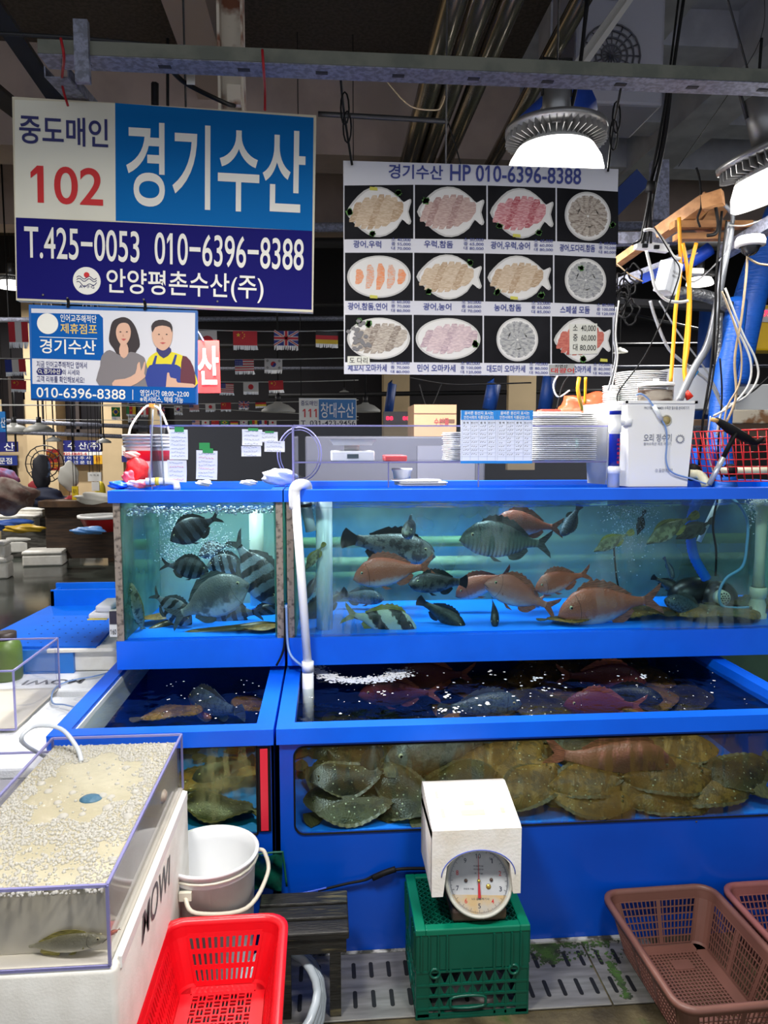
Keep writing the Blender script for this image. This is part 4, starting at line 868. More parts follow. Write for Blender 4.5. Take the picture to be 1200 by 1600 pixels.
# ================================================================ fish
def fish_mat(name, back, mid, belly, pat=None, pc=(20,20,24), freq=30, thr=.1, spots=0, sc=14, amt=.35, zlo=-.16, zhi=.12):
    m, nt, N, L = _new(name); p = N['Principled BSDF']; p.inputs['Roughness'].default_value = .38
    tc = N.new('ShaderNodeTexCoord'); sp = N.new('ShaderNodeSeparateXYZ'); L.new(tc.outputs['Object'], sp.inputs[0])
    n = N.new('ShaderNodeTexNoise'); n.inputs['Scale'].default_value = sc; n.inputs['Detail'].default_value = 5; L.new(tc.outputs['Object'], n.inputs['Vector'])
    a = N.new('ShaderNodeMapRange'); a.inputs[1].default_value = zlo; a.inputs[2].default_value = zhi; L.new(sp.outputs[2], a.inputs[0])
    ns = N.new('ShaderNodeMath'); ns.operation = 'MULTIPLY_ADD'; ns.inputs[1].default_value = amt; ns.inputs[2].default_value = -amt/2; L.new(n.outputs['Fac'], ns.inputs[0])
    ad = N.new('ShaderNodeMath'); ad.operation = 'ADD'; L.new(a.outputs[0], ad.inputs[0]); L.new(ns.outputs[0], ad.inputs[1])
    r = N.new('ShaderNodeValToRGB'); e = r.color_ramp.elements; e[0].position = .12; e[0].color = lin(belly); e[1].position = .85; e[1].color = lin(back); x = e.new(.42); x.color = lin(mid)
    L.new(ad.outputs[0], r.inputs[0]); col = r.outputs[0]
    def mixin(fac, c):
        nonlocal col
        mx = N.new('ShaderNodeMix'); mx.data_type = 'RGBA'; mx.inputs[7].default_value = lin(c); L.new(fac, mx.inputs[0]); L.new(col, mx.inputs[6]); col = mx.outputs[2]
    if pat in ('bands', 'diag'):
        f = N.new('ShaderNodeMath'); f.operation = 'MULTIPLY_ADD'; f.inputs[1].default_value = freq; f.inputs[2].default_value = .6; L.new(sp.outputs[0], f.inputs[0])
        src = f.outputs[0]
        f2 = N.new('ShaderNodeMath'); f2.operation = 'MULTIPLY_ADD'; f2.inputs[1].default_value = 18 if pat == 'diag' else -6; L.new(sp.outputs[2], f2.inputs[0]); L.new(src, f2.inputs[2]); src = f2.outputs[0]
        f3 = N.new('ShaderNodeMath'); f3.operation = 'MULTIPLY_ADD'; f3.inputs[1].default_value = 2.6; L.new(n.outputs['Fac'], f3.inputs[0]); L.new(src, f3.inputs[2])
        s_ = N.new('ShaderNodeMath'); s_.operation = 'SINE'; L.new(f3.outputs[0], s_.inputs[0])
        q = N.new('ShaderNodeMapRange'); q.inputs[1].default_value = thr-.15; q.inputs[2].default_value = thr+.15; L.new(s_.outputs[0], q.inputs[0]); mixin(q.outputs[0], pc)
    if pat == 'mottle':
        n2 = N.new('ShaderNodeTexNoise'); n2.inputs['Scale'].default_value = freq; n2.inputs['Detail'].default_value = 3; L.new(tc.outputs['Object'], n2.inputs['Vector'])
        q = N.new('ShaderNodeMapRange'); q.inputs[1].default_value = .5; q.inputs[2].default_value = .58; q.inputs[4].default_value = .85; L.new(n2.outputs['Fac'], q.inputs[0]); mixin(q.outputs[0], pc)
    if spots:
        v = N.new('ShaderNodeTexVoronoi'); v.inputs['Scale'].default_value = spots; L.new(tc.outputs['Object'], v.inputs['Vector'])
        q = N.new('ShaderNodeMapRange'); q.inputs[1].default_value = .16; q.inputs[2].default_value = .10; L.new(v.outputs['Distance'], q.inputs[0]); mixin(q.outputs[0], (214,206,170))
    L.new(col, p.inputs['Base Color'])
    b = N.new('ShaderNodeBump'); b.inputs['Strength'].default_value = .15; b.inputs['Distance'].default_value = .01
    v2 = N.new('ShaderNodeTexVoronoi'); v2.inputs['Scale'].default_value = 60; L.new(tc.outputs['Object'], v2.inputs['Vector']); L.new(v2.outputs['Distance'], b.inputs['Height']); L.new(b.outputs[0], p.inputs['Normal'])
    _mats[name] = m; return m
def fin_mat(name, c): return M('fin_'+name, c, .4, c2=tuple(int(v*.6) for v in c), sc=50, stretch=(.2,1,3), alpha=.92)
PROF = {  # t, top, bottom, half width
 'bream': ([0,.04,.1,.2,.33,.47,.6,.73,.85,.94,1],[.0,.07,.125,.185,.215,.205,.17,.12,.07,.045,.045],[-.01,-.05,-.085,-.13,-.155,-.16,-.14,-.1,-.05,-.04,-.04],[.01,.035,.055,.075,.085,.08,.065,.048,.03,.018,.012]),
 'grouper': ([0,.04,.1,.2,.33,.47,.6,.73,.85,.94,1],[.0,.05,.1,.145,.165,.16,.14,.11,.08,.06,.06],[-.03,-.07,-.11,-.135,-.15,-.15,-.14,-.11,-.07,-.06,-.06],[.02,.06,.09,.105,.11,.1,.085,.065,.045,.03,.02]),
 'knifejaw': ([0,.04,.1,.2,.33,.47,.6,.73,.85,.94,1],[.01,.06,.13,.2,.245,.25,.225,.165,.085,.05,.05],[-.02,-.05,-.10,-.17,-.215,-.225,-.205,-.15,-.075,-.05,-.045],[.015,.035,.055,.075,.085,.082,.07,.05,.03,.018,.012]),
 'filefish': ([0,.06,.14,.24,.36,.48,.6,.73,.85,.94,1],[.015,.04,.075,.12,.15,.145,.12,.08,.045,.03,.03],[-.015,-.03,-.06,-.10,-.14,-.15,-.125,-.085,-.05,-.03,-.03],[.01,.02,.03,.04,.045,.045,.038,.028,.018,.012,.01]),
 'mackerel': ([0,.05,.12,.22,.35,.5,.62,.75,.87,.95,1],[.005,.035,.06,.085,.10,.10,.088,.062,.034,.018,.018],[-.015,-.04,-.06,-.085,-.1,-.1,-.09,-.062,-.034,-.018,-.018],[.01,.03,.045,.055,.062,.06,.05,.036,.02,.012,.01]),
 'puffer': ([0,.05,.12,.22,.35,.5,.62,.75,.87,.95,1],[.02,.06,.09,.11,.12,.12,.105,.08,.05,.035,.03],[-.02,-.06,-.1,-.15,-.18,-.17,-.13,-.08,-.045,-.03,-.03],[.02,.06,.085,.1,.11,.105,.085,.06,.035,.02,.015])}
def interp(xs, ys, t):
    for i in range(len(xs)-1):
        if t <= xs[i+1]:
            u = (t-xs[i])/(xs[i+1]-xs[i]); u = u*u*(3-2*u)*.5+u*.5; return ys[i]*(1-u)+ys[i+1]*u
    return ys[-1]
def fish_proto(kind, bm_, fm_, curve=0.0, fork=.10, spiny=True):
    T, tp, bt_, wd = PROF[kind]; mb = MB(); NR, NS = 26, 18; BL = .84; vs = []; fs = []
    Xc = lambda t: .5-BL*t
    Yc = lambda t: curve*(t-.3)**2 if t > .3 else 0
    vs.append((Xc(0)+.004, 0, (interp(T,tp,0)+interp(T,bt_,0))/2))
    for i in range(NR):
        t = (i+.5)/NR if i == 0 else i/(NR-1); t = max(t, .008)
        a, b, w_ = interp(T,tp,t), interp(T,bt_,t), interp(T,wd,t); zc, hz = (a+b)/2, (a-b)/2
        for k in range(NS):
            an = 2*PI*k/NS; c_, s_ = math.cos(an), math.sin(an)
            vs.append((Xc(t), Yc(t)+w_*c_*(1-.25*abs(s_)**3), zc+hz*s_))
    for k in range(NS): fs.append((0, 1+k, 1+(k+1) % NS))
    for i in range(NR-1):
        for k in range(NS): k2 = (k+1) % NS; fs.append((1+i*NS+k, 1+(i+1)*NS+k, 1+(i+1)*NS+k2, 1+i*NS+k2))
    fs.append(tuple(1+(NR-1)*NS+k for k in range(NS)))
    mb.add(vs, fs, 0, True)
    def fin(pts, th=.004, y=0, rot=None):
        f = MB(); f.prism(pts, -th/2, th/2)
        for v in f.v:
            if rot: q = rot @ v; v.x, v.y, v.z = q.x, q.y, q.z
            t = (.5-v.x)/BL; v.y += Yc(max(0, t))+y
        mb.add([tuple(v) for v in f.v], f.f, 1)
    # tail
    h = .15 if kind != 'filefish' else .1; h = .13 if kind == 'mackerel' else h
    fk = fork; xe = Xc(1)
    if fk > .02: fin([(xe+.02,.03),(xe-.06,.08),(xe-.16,h),(xe-.145,h*.6),(xe-.16+fk,0),(xe-.145,-h*.6),(xe-.16,-h),(xe-.06,-.08),(xe+.02,-.03)])
    else: fin([(xe+.02,.04),(xe-.06,.075),(xe-.13,h*.75),(xe-.155,h*.4),(xe-.16,0),(xe-.155,-h*.4),(xe-.13,-h*.75),(xe-.06,-.075),(xe+.02,-.04)])
    # dorsal: spiny then soft
    ts = [.24+i*.6/16 for i in range(17)]; up = []
    for i, t in enumerate(ts):
        hh = (.065*math.sin(PI*min(1,(i+1.5)/17))+.012); hh *= {'filefish':.7,'mackerel':.6,'puffer':.15}.get(kind, 1)
        if spiny and i < 10: hh *= 1 if i % 2 == 0 else .72
        up.append((Xc(t)-.02, interp(T,tp,t)+hh))
    lo = [(Xc(t), interp(T,tp,t)-.012) for t in reversed(ts)]
    fin(up+lo)
    ts = [.6+i*.24/8 for i in range(9)]
    fin([(Xc(t), interp(T,bt_,t)+.012) for t in ts]+[(Xc(t)-.025, interp(T,bt_,t)-(.06*math.sin(PI*(i+1)/10)+.01)) for i, t in reversed(list(enumerate(ts)))])
    if kind != 'filefish': fin([(Xc(.36),interp(T,bt_,.36)+.02),(Xc(.42),interp(T,bt_,.42)+.01),(Xc(.54),interp(T,bt_,.5)-.045),(Xc(.44),interp(T,bt_,.4)-.04)], y=.015)
    for sgn in (-1, 1):
        w_ = interp(T,wd,.3)
        R = Matrix.Rotation(sgn*.45, 4, 'Z'); x0 = Xc(.28)
        pts = [(0,.015),(-.04,.045),(-.11,.05),(-.14,.02),(-.12,-.025),(-.05,-.035),(0,-.015)]
        f = MB(); f.prism(pts, -.002, .002)
        mb.add([tuple(Vector((x0, sgn*w_*.92, -.035))+(R @ v)) for v in f.v], f.f, 1)
    ob = mb.build('fish', [bm_, fm_], None, False)
    te = {'filefish':.2,'knifejaw':.13,'mackerel':.1,'puffer':.14}.get(kind, .14); w_ = interp(T,wd,te)
    ze = interp(T,tp,te)*.42; er = {'filefish':.014,'mackerel':.018}.get(kind, .022)
    for sgn in (-1, 1):
        e = MB(); e.sphere((Xc(te), sgn*w_*.78, ze), er, 0, 14, 8, (1,.6,1)); eo = e.build('eye', M('eye_ring',(190,180,140),.2), ob, False)
        e = MB(); e.sphere((Xc(te), sgn*(w_*.78+er*.25), ze), er*.66, 0, 12, 8, (1,.65,1)); e.build('pupil', M('eye_pupil',(6,6,8),.08), eo, False)
    # mouth and gill lines as thin dark creases
    g = MB(); gt = .235; pts = []
    for i in range(9):
        an = -1.15+2.3*i/8; t = gt+.03*(1-math.cos(an*1.1)) if False else gt-.035*math.sin(an)**2
        a, b, w2 = interp(T,tp,t), interp(T,bt_,t), interp(T,wd,t); s_ = math.sin(an)
        pts.append((Xc(t), -(w2*math.cos(an)*(1-.25*abs(s_)**3)+.0005), (a+b)/2+(a-b)/2*s_))
    g.tube(pts, .0022, 4); g.tube([(x,-y,z) for x, y, z in pts], .0022, 4)
    z0 = (interp(T,tp,0)+interp(T,bt_,0))/2
    a, b, w2 = interp(T,tp,.05), interp(T,bt_,.05), interp(T,wd,.05)
    for sgn in (-1,1): g.tube([(Xc(0)+.004,0,z0-.004),(Xc(.03),sgn*interp(T,wd,.03)*1.0,z0-.015),(Xc(.06),sgn*interp(T,wd,.06)*1.0,z0-.028)], .0028, 4)
    g.build('gill_and_mouth_line', M('crease',(40,30,30),.5), ob, False)
    ob.location = (0,0,-50); return ob
KB = fish_mat('knifejaw_skin',(88,98,106),(120,134,142),(176,196,206),'bands',(26,28,32),36,.1)
KB2 = fish_mat('knifejaw_dark_skin',(44,50,56),(64,72,78),(84,94,100),'bands',(12,13,16),36,.1)
KB3 = fish_mat('knifejaw_old_skin',(90,92,92),(128,132,132),(190,196,200),'mottle',(84,86,88), 6, sc=24, amt=.5)
REDF = fish_mat('bream_red_skin',(178,92,68),(192,112,90),(222,210,214), amt=.3, sc=20, zlo=-.14, zhi=.10)
REDP = fish_mat('bream_pale_skin',(190,110,92),(204,140,124),(220,208,206), amt=.3)
GRYF = fish_mat('bream_grey_skin',(74,86,80),(112,124,112),(160,170,166),'bands',(84,96,86),150,.2)
ROCK = fish_mat('rockfish_skin',(52,52,50),(92,90,84),(120,118,110),'mottle',(30,30,30),13)
ROCKL = fish_mat('rockfish_light_skin',(104,104,96),(150,148,132),(170,168,156),'mottle',(58,54,50),14)
DARKF = fish_mat('dark_rockfish_skin',(40,44,40),(58,62,54),(84,88,78),'mottle',(24,26,24),20)
GRYR = fish_mat('grey_rockfish_skin',(72,86,94),(98,112,120),(120,134,150),'mottle',(50,60,68),30)
PARR = fish_mat('striped_beakfish_skin',(190,196,176),(206,208,190),(220,222,216),'diag',(24,24,24),15,.1)
FILE = fish_mat('filefish_skin',(122,120,86),(160,158,120),(196,196,166),'mottle',(96,92,66),12)
FILD = fish_mat('filefish_dark_skin',(70,74,62),(92,94,78),(110,112,98),'mottle',(50,52,42),12)
MACK = fish_mat('mullet_skin',(112,108,84),(172,168,142),(232,228,208), amt=.2, zlo=-.1, zhi=.08)
PUFF = fish_mat('puffer_skin',(130,130,100),(206,208,188),(236,238,238),'mottle',(52,54,36),18, amt=.2, zlo=-.1, zhi=.06)
FR, FG, FK, FYY = fin_mat('red',(200,116,92)), fin_mat('grey',(92,98,98)), fin_mat('dark',(38,40,42)), fin_mat('yellow',(190,178,90))
PROT = {}
def proto(key, *a, **k):
    if key not in PROT: PROT[key] = fish_proto(*a, **k)
    return PROT[key]
SPEC = {'knife': ('knifejaw',KB,FG), 'knife_dark': ('knifejaw',KB2,FK), 'knife_old': ('knifejaw',KB3,FG), 'red': ('bream',REDF,FR), 'redp': ('bream',REDP,FR), 'grey': ('bream',GRYF,FG), 'rock': ('grouper',ROCK,FK),
        'rockl': ('grouper',ROCKL,FK), 'dark': ('grouper',DARKF,FK), 'greyr': ('grouper',GRYR,FG), 'parrot': ('bream',PARR,FYY), 'file': ('filefish',FILE,FYY), 'filed': ('filefish',FILD,FG), 'maroon': ('bream',fish_mat('bream_maroon_skin',(110,50,52),(120,62,62),(130,92,96),amt=.3),FR), 'big': ('grouper',fish_mat('big_grouper_skin',(96,96,86),(126,124,112),(150,146,134),'mottle',(80,80,72),20),FG), 'mullet': ('mackerel',MACK,FYY), 'puffer': ('puffer',PUFF,FYY)}
def fish(key, head, tail, Y, label, dh=0, dt=0, group=None, roll=0, name='fish', up=(0,0,1)):
    k, b_, f_ = SPEC[key]; pr = proto(key, k, b_, f_, curve=random.choice((-.12,.1)), fork=.0 if k in ('grouper','puffer') else (.0 if k == 'filefish' else .09), spiny=k in ('grouper','knifejaw','bream'))
    H, T = at(head[0], head[1], Y+dh), at(tail[0], tail[1], Y+dt)
    X = (H-T); Lg = X.length; X.normalize(); Z = Vector(up); Z = (Z-X*Z.dot(X)).normalized(); Yv = Z.cross(X)
    if roll: R = Matrix.Rotation(roll, 3, X); Z = R @ Z; Yv = R @ Yv
    o = copy_tree(pr); o.name = name
    mw = Matrix((X, Yv, Z)).transposed().to_4x4(); mw.translation = (H+T)/2
    o.matrix_world = mw @ Matrix.Scale(Lg, 4) ; 
    return tag(o, label, 'fish', group)
G1 = 'fish in the upper left tank'
K = 'knifejaw_fish'
fish('knife_dark',(266,845),(346,806),2.82,'darkest banded fish, swimming alone at the top of the upper left tank',0,.05,G1,name=K)
fish('knife_dark',(326,893),(252,880),2.85,'dark banded fish facing right in the middle of the upper left tank',0,0,G1,name=K)
fish('knife_old',(390,912),(268,965),2.74,'large plain grey fish across the middle of the upper left tank',0,.04,G1,name=K)
fish('knife',(434,945),(358,838),2.78,'large pale banded fish diving at the right side of the upper left tank',0,.1,G1,name=K)
fish('knife',(300,975),(234,926),2.80,'banded fish diving right with its tail at the lower left of the upper left tank',0,.05,G1,name=K)
fish('knife',(318,962),(412,955),2.92,'banded fish facing left under the large grey fish in the upper left tank',0,0,G1,name=K)
fish('knife',(322,885),(398,880),2.98,'banded fish half hidden behind the large grey fish',0,0,G1,name=K)
fish('knife_dark',(398,975),(440,935),3.0,'dark fish in the lower right corner of the upper left tank',0,0,G1,name=K)
fish('knife_old',(310,868),(360,850),3.1,'faint grey fish seen through bubbles in the upper left tank',0,0,G1,name=K)
fish('puffer',(198,908),(226,1000),2.74,'white bellied spotted fish standing upright at the left glass',0,.06,G1,name='pufferfish',up=(1,0,0))
G2 = 'fish in the upper right tank'
RB, RF = 'red_sea_bream', 'rockfish'
fish('rockl',(680,868),(534,838),2.98,'mottled rockfish facing right, high at the left of the upper right tank',-.02,.02,G2,name=RF)
fish('rock',(679,860),(575,852),3.08,'dark mottled rockfish behind the lighter one in the upper right tank',0,0,G2,name=RF)
fish('rockl',(634,835),(652,812),2.86,'pale rockfish seen head on near the top of the upper right tank',-.1,.12,G2,name=RF)
fish('grey',(718,843),(868,852),2.84,'grey sea bream with fine lines facing left, high in the upper right tank',0,.02,G2,name='grey_sea_bream')
fish('red',(770,818),(878,824),3.0,'red sea bream partly hidden behind the grey sea bream',0,0,G2,name=RB)
fish('red',(552,905),(678,882),2.8,'red sea bream facing left at the left of the upper right tank',0,0,G2,name=RB)
fish('rock',(639,912),(735,910),2.76,'dark mottled rockfish facing left between two red sea bream',0,.05,G2,name=RF)
fish('red',(712,932),(800,893),2.98,'red sea bream partly hidden behind the middle rockfish',0,0,G2,name=RB)
fish('redp',(757,912),(868,950),2.8,'pale faced red sea bream heading up left in the middle of the upper right tank',0,.03,G2,name=RB)
fish('red',(836,922),(920,893),2.78,'red sea bream facing left above the largest red one',0,.05,G2,name=RB)
fish('redp',(820,960),(856,925),3.05,'blurred red sea bream behind the two middle red ones',0,0,G2,name=RB)
fish('red',(872,962),(1028,932),2.74,'largest red sea bream, low in the right half of the upper right tank',0,.04,G2,name=RB)
fish('parrot',(652,987),(536,955),2.73,'white fish with black slanting stripes and yellow tail low in the upper right tank',0,.03,G2,name='striped_fish')
fish('dark',(728,984),(655,935),2.78,'dark olive rockfish nosing down right beside the striped fish',-.02,.08,G2,name=RF)
fish('dark',(773,978),(774,935),2.78,'small dark rockfish pointing at the glass in the middle of the tank',-.05,.08,G2,name=RF,up=(0,.3,1))
fish('greyr',(1039,936),(1112,962),2.76,'grey rockfish facing left beside the black pump',0,.03,G2,name=RF)
fish('file',(928,862),(988,829),2.78,'olive filefish nosing down left under the largest bubbles',0,.02,G2,name='filefish')
fish('file',(1010,850),(1088,801),2.80,'larger olive filefish nosing down left near the blue hose',0,.02,G2,name='filefish')
fish('filed',(1056,842),(1121,812),2.92,'dark filefish beside the blue ribbed hose',0,.02,G2,name='filefish')
fish('filed',(996,836),(1006,796),2.95,'small upright filefish between the two olive ones',0,0,G2,name='filefish',up=(1,0,0))
fish('file',(478,890),(507,847),2.70,'olive filefish behind the long white drain pipe',0,.02,G2,name='filefish')
fish('greyr',(878,838),(905,790),2.95,'pale silver fish diving, right of the grey sea bream',0,.05,G2,name='silver_fish',up=(1,0,0))
fish('greyr',(1052,905),(1040,870),2.9,'dark upright fish above the flatfish near the pump',0,.05,G2,name=RF)
fish('dark',(1064,925),(1018,900),3.05,'dark mottled rockfish in shadow behind the pump',0,.05,G2,name=RF)
fish('rock',(478,935),(500,895),2.95,'dark fish half hidden between the drain pipe and white upright pipe',0,.05,G2,name=RF)
fish('rock',(470,965),(545,925),2.92,'dark fish at the left bottom of the upper right tank',0,.05,G2,name=RF)
fish('greyr',(600,935),(525,930),3.05,'blurred grey fish behind the striped fish',0,.05,G2,name=RF)
# ---- flatfish
FLT = fish_mat('flatfish_skin',(70,60,28),(88,76,38),(116,100,60),'mottle',(52,44,22),11,spots=16,amt=.6)
FLT2 = fish_mat('flatfish_tan_skin',(138,98,38),(150,110,48),(170,134,70),'mottle',(96,70,30),14,spots=18,amt=.6)
FLT3 = fish_mat('flatfish_olive_skin',(58,50,26),(74,64,34),(96,84,50),'mottle',(36,32,18),10,spots=14,amt=.6)
FLF = M('flatfin',(104,90,48),.45,c2=(60,52,30),sc=60,stretch=(3,.3,1))
def flat_proto(skin, wave):
    mb = MB(); NU, NV = 34, 22
    def W(t): return .23*math.sin(PI*min(1,t/.86)**.8)**.75*(1 if t < .8 else max(.12,(1-(t-.8)/.06*.5))) if t < .86 else .035
    def fn(top):
        def f(u, v):
            t = u*.86; s_ = (v-.5)*2; w_ = max(.012, W(t)); y = s_*w_
            th = .05*(1-abs(s_)**2.2)*math.sin(PI*min(1,(t+.04)/.92))**.6
            zz_ = wave*.03*math.sin(t*7)+wave*.05*s_*s_*math.sin(t*9+1)
            return (.5-t, y, zz_+(th if top else -.006))
        return f
    mb.grid(fn(True), NU, NV, 0); mb.grid(lambda u, v: fn(False)(u, 1-v), NU, NV, 0)
    # fin fringe
    n = 40
    for sg in (-1, 1):
        vs = []
        for i in range(n+1):
            t = .1+.7*i/n; w_ = W(t); zz_ = wave*.03*math.sin(t*7)+wave*.05*math.sin(t*9+1); ex = .04*math.sin(PI*i/n)**.5+.003*(i % 2)
            vs += [(.5-t, sg*(w_-.004), zz_), (.5-t-.01, sg*(w_+ex), zz_+.006*math.sin(i*1.7))]
        mb.add(vs, [(2*i,2*i+1,2*i+3,2*i+2) for i in range(n)], 1, True)
    mb.prism([(-.34,.035),(-.40,.075),(-.48,.09),(-.5,.04),(-.505,0),(-.5,-.04),(-.48,-.09),(-.40,-.075),(-.34,-.035)], -.004, .005, 1, 'xy')
    ob = mb.build('flatfish', [skin, FLF], None, False)
    for dx, dy in ((.40,.035),(.395,-.02)):
        e = MB(); e.sphere((dx,dy,.040+wave*.01), .013, 0, 10, 6); e.sphere((dx+.002,dy,.048+wave*.01), .008, 1, 8, 6); e.build('eye', [M('flat_eye',(120,110,70),.3), M('eye_pupil',(6,6,8),.08)], ob, False)
    ob.location = (0,0,-50); return ob
FP = [flat_proto(FLT,.6), flat_proto(FLT2,-.5), flat_proto(FLT3,.9), flat_proto(FLT2,.3), flat_proto(FLT,-.8)]
def flat(x, y, z, L_, rz, label, group, pi=0, rx=0, ry=0, lean=0):
    o = copy_tree(FP[pi % len(FP)]); o.rotation_euler = (Matrix.Rotation(lean, 4, 'X') @ Matrix.Rotation(rz, 4, 'Z') @ Matrix.Rotation(ry, 4, 'Y') @ Matrix.Rotation(rx, 4, 'X')).to_euler(); o.location = (x,y,z); o.scale = (L_,)*3
    return tag(o, label, 'fish', group)
rf = random.Random(11)
GP, LP = 'flatfish piled on the floor of the lower right tank', 'speckled brown flatfish lying among the pile covering the floor of the lower right tank'
n = 0
for layer, (z0, step) in enumerate(((.392,.22),(.418,.23),(.446,.27))):
    y = YL+.15
    while y < YB-.16:
        x = .02+rf.uniform(0,.08)+(.1 if layer % 2 else 0)
        while x < XR-.16:
            if not (layer == 0 and rf.random() < .06) and not (x < .42 and y > 2.62 and layer > 0) and not (layer == 2 and (rf.random() < .35 or y < 2.4 or x < .4)):
                flat(x+rf.uniform(-.04,.04), y+rf.uniform(-.03,.03), z0+rf.uniform(0,.012)+(y-YL)*(.0+.19*max(0,min(1,(x-.3)/.7))), rf.uniform(.30,.40), rf.choice((0,PI))+rf.uniform(-.7,.7), LP, GP, rf.choice((0,2,4,0,2)) if x < .45 else rf.choice((1,3,0,1,3)), rf.uniform(-.03,.03), rf.uniform(-.04,.04), .30+rf.uniform(-.06,.1)); n += 1
            x += step*rf.uniform(.95,1.2)
        y += .15 if layer < 2 else .2
# named ones close to the window
def flat_px(px, py, z, L_, rz, label, group, pi, rx=0, ry=0):
    p = atz(px, py, z); return flat(p.x, p.y, p.z, L_, rz, label, group, pi, rx, ry)
flat(.08,2.28,.475,.28,PI+.1,'dark olive flatfish resting on another at the left end of the lower window','flatfish close to the lower window',2,lean=.42)
flat(.09,2.22,.42,.34,PI-.05,'darkest flatfish in the bottom left corner of the lower window','flatfish close to the lower window',0,lean=.35)
flat(.26,2.24,.435,.30,2.4,'curled flatfish second from the left in the lower window','flatfish close to the lower window',0,lean=.45)
flat(.42,2.2,.40,.36,.4,'tan flatfish with its ribbed fin showing beside the foam scale cover','flatfish close to the lower window',1,lean=.35)
flat(.80,2.21,.42,.34,-.3,'tan flatfish just right of the foam scale cover','flatfish close to the lower window',3,lean=.3)
flat(1.08,2.2,.41,.36,.2,'broad tan flatfish against the right half of the lower window','flatfish close to the lower window',1,lean=.32)
GU = 'flatfish on the upper tank floors'
flat(at(887,972,2.74).x,2.76,.862,.24,.1,'small yellow flatfish on the upper tank floor below the largest red sea bream',GU,3)
flat(at(1015,965,2.82).x,2.84,.866,.34,PI,'brown flatfish on the upper tank floor left of the grey rockfish',GU,1)
flat(at(1110,972,2.78).x,2.78,.87,.42,.05,'broad brown flatfish lying under the black pump',GU,1)
flat(at(1160,965,2.95).x,2.95,.872,.36,.2,'brown flatfish behind the air lift column',GU,0)
flat(at(405,990,2.72).x,2.73,.858,.17,.2,'small pale spotted flatfish at the front glass of the upper left tank',GU,3)
flat(at(243,970,2.9).x,2.88,.87,.2,.5,'pale spotted flatfish at the back left of the upper left tank',GU,3)
def eel(pts, label):
    P = [at(x,y,Y) for x, y, Y in pts]; rr = [.006,.016,.02,.021,.019,.012,.003]
    mb = MB(); q, r2 = catmull(P, 6, False, rr[:len(P)-1]+[.003]); mb.tube(q, .02, 12, radii=r2); o = mb.build('eel', M('eel_skin',(112,88,52),.35,c2=(70,58,40),sc=10)); tag(o, label, 'eel', G1)
eel([(280,993,2.75),(300,990,2.75),(330,988,2.76),(370,984,2.76),(410,978,2.78),(440,975,2.8)], 'brown eel lying along the front floor of the upper left tank')
eel([(222,990,2.8),(240,984,2.82),(262,976,2.86),(285,972,2.9),(300,975,2.95)], 'brown eel curving at the left of the upper left tank')
GLW = 'swimming fish in the lower right tank'
fish('dark',(578,1232),(588,1140),2.30,'dark fish hanging nose down at the left of the lower window',0,.05,GLW,name='rockfish',up=(-1,0,0))
fish('big',(600,1190),(790,1150),2.36,'very large grey fish filling the top of the lower window',0,.08,GLW,name='grey_grouper')
fish('redp',(1060,1208),(850,1180),2.27,'blurred reddish fish behind the hazy part of the lower window',0,.05,GLW,name=RB)
fish('rock',(1130,1185),(1010,1170),2.6,'dark fish in the murk at the right of the lower window',0,.05,GLW,name='rockfish')
def top_fish(key, hx, tx, z, label, name):
    H, T = atz(*hx, z), atz(*tx, z)
    k, b_, f_ = SPEC[key]; pr = proto(key, k, b_, f_)
    X = H-T; Lg = X.length; X.normalize(); Z = Vector((0,-.25,1)); Z = (Z-X*Z.dot(X)).normalized(); Yv = Z.cross(X)
    o = copy_tree(pr); o.name = name; mw = Matrix((X,Yv,Z)).transposed().to_4x4(); mw.translation = (H+T)/2; o.matrix_world = mw @ Matrix.Scale(Lg,4); tag(o, label, 'fish', GLW)
top_fish('maroon',(608,1064),(742,1052),.60,'reddish fish just under the surface right of the white foam ring',RB)
top_fish('maroon',(560,1086),(690,1082),.57,'second reddish fish under the surface below the foam ring',RB)
top_fish('maroon',(1010,1066),(868,1054),.60,'reddish fish under the surface in the middle of the lower right tank',RB)
top_fish('dark',(1036,1092),(920,1078),.60,'dark fish under the surface right of the foam bubbles','rockfish')
top_fish('greyr',(815,1098),(680,1104),.61,'slim dark fish under the surface close to the front rail','grey_fish')
top_fish('maroon',(880,1102),(1010,1102),.60,'brownish fish close under the front rail of the lower right tank',RB)
GLL = 'fish in the lower left tank'
def lfish(key, hx, tx, z, label, name):
    top_fish(key, hx, tx, z, label, name); 
top_fish('greyr',(300,1085),(372,1120),.61,'slate blue fish under the surface of the lower left tank','grey_fish')
top_fish('redp',(330,1122),(290,1100),.56,'violet brown fish beside the slate blue one in the lower left tank',RB)
for i, (x, y, z, L_, rz, pi) in enumerate(((-.46,2.45,.40,.36,.3,1),(-.30,2.8,.41,.34,1.2,4),(-.33,2.26,.40,.3,2.8,2),(-.55,2.75,.40,.3,2.2,0),(-.30,2.5,.43,.3,-.4,3))):
    flat(x,y,z,L_,rz,['brown flatfish on the floor in the middle of the lower left tank','speckled flatfish at the far end of the lower left tank','grey speckled flatfish right behind the short lower left window','dark flatfish at the back left of the lower left tank','pale tan flatfish on the right side of the lower left tank'][i],GLL,pi)
flat_px(262,1114,.60,.26,.5,'gold speckled flatfish just under the surface of the lower left tank',GLL,1)
flat_px(395,1102,.56,.24,2.2,'tan flatfish in the right corner of the lower left tank near the surface',GLL,3)
fish('rock',(300,1215),(400,1190),2.35,'brown fish behind the short lower left window',0,.05,GLL,name='rockfish')
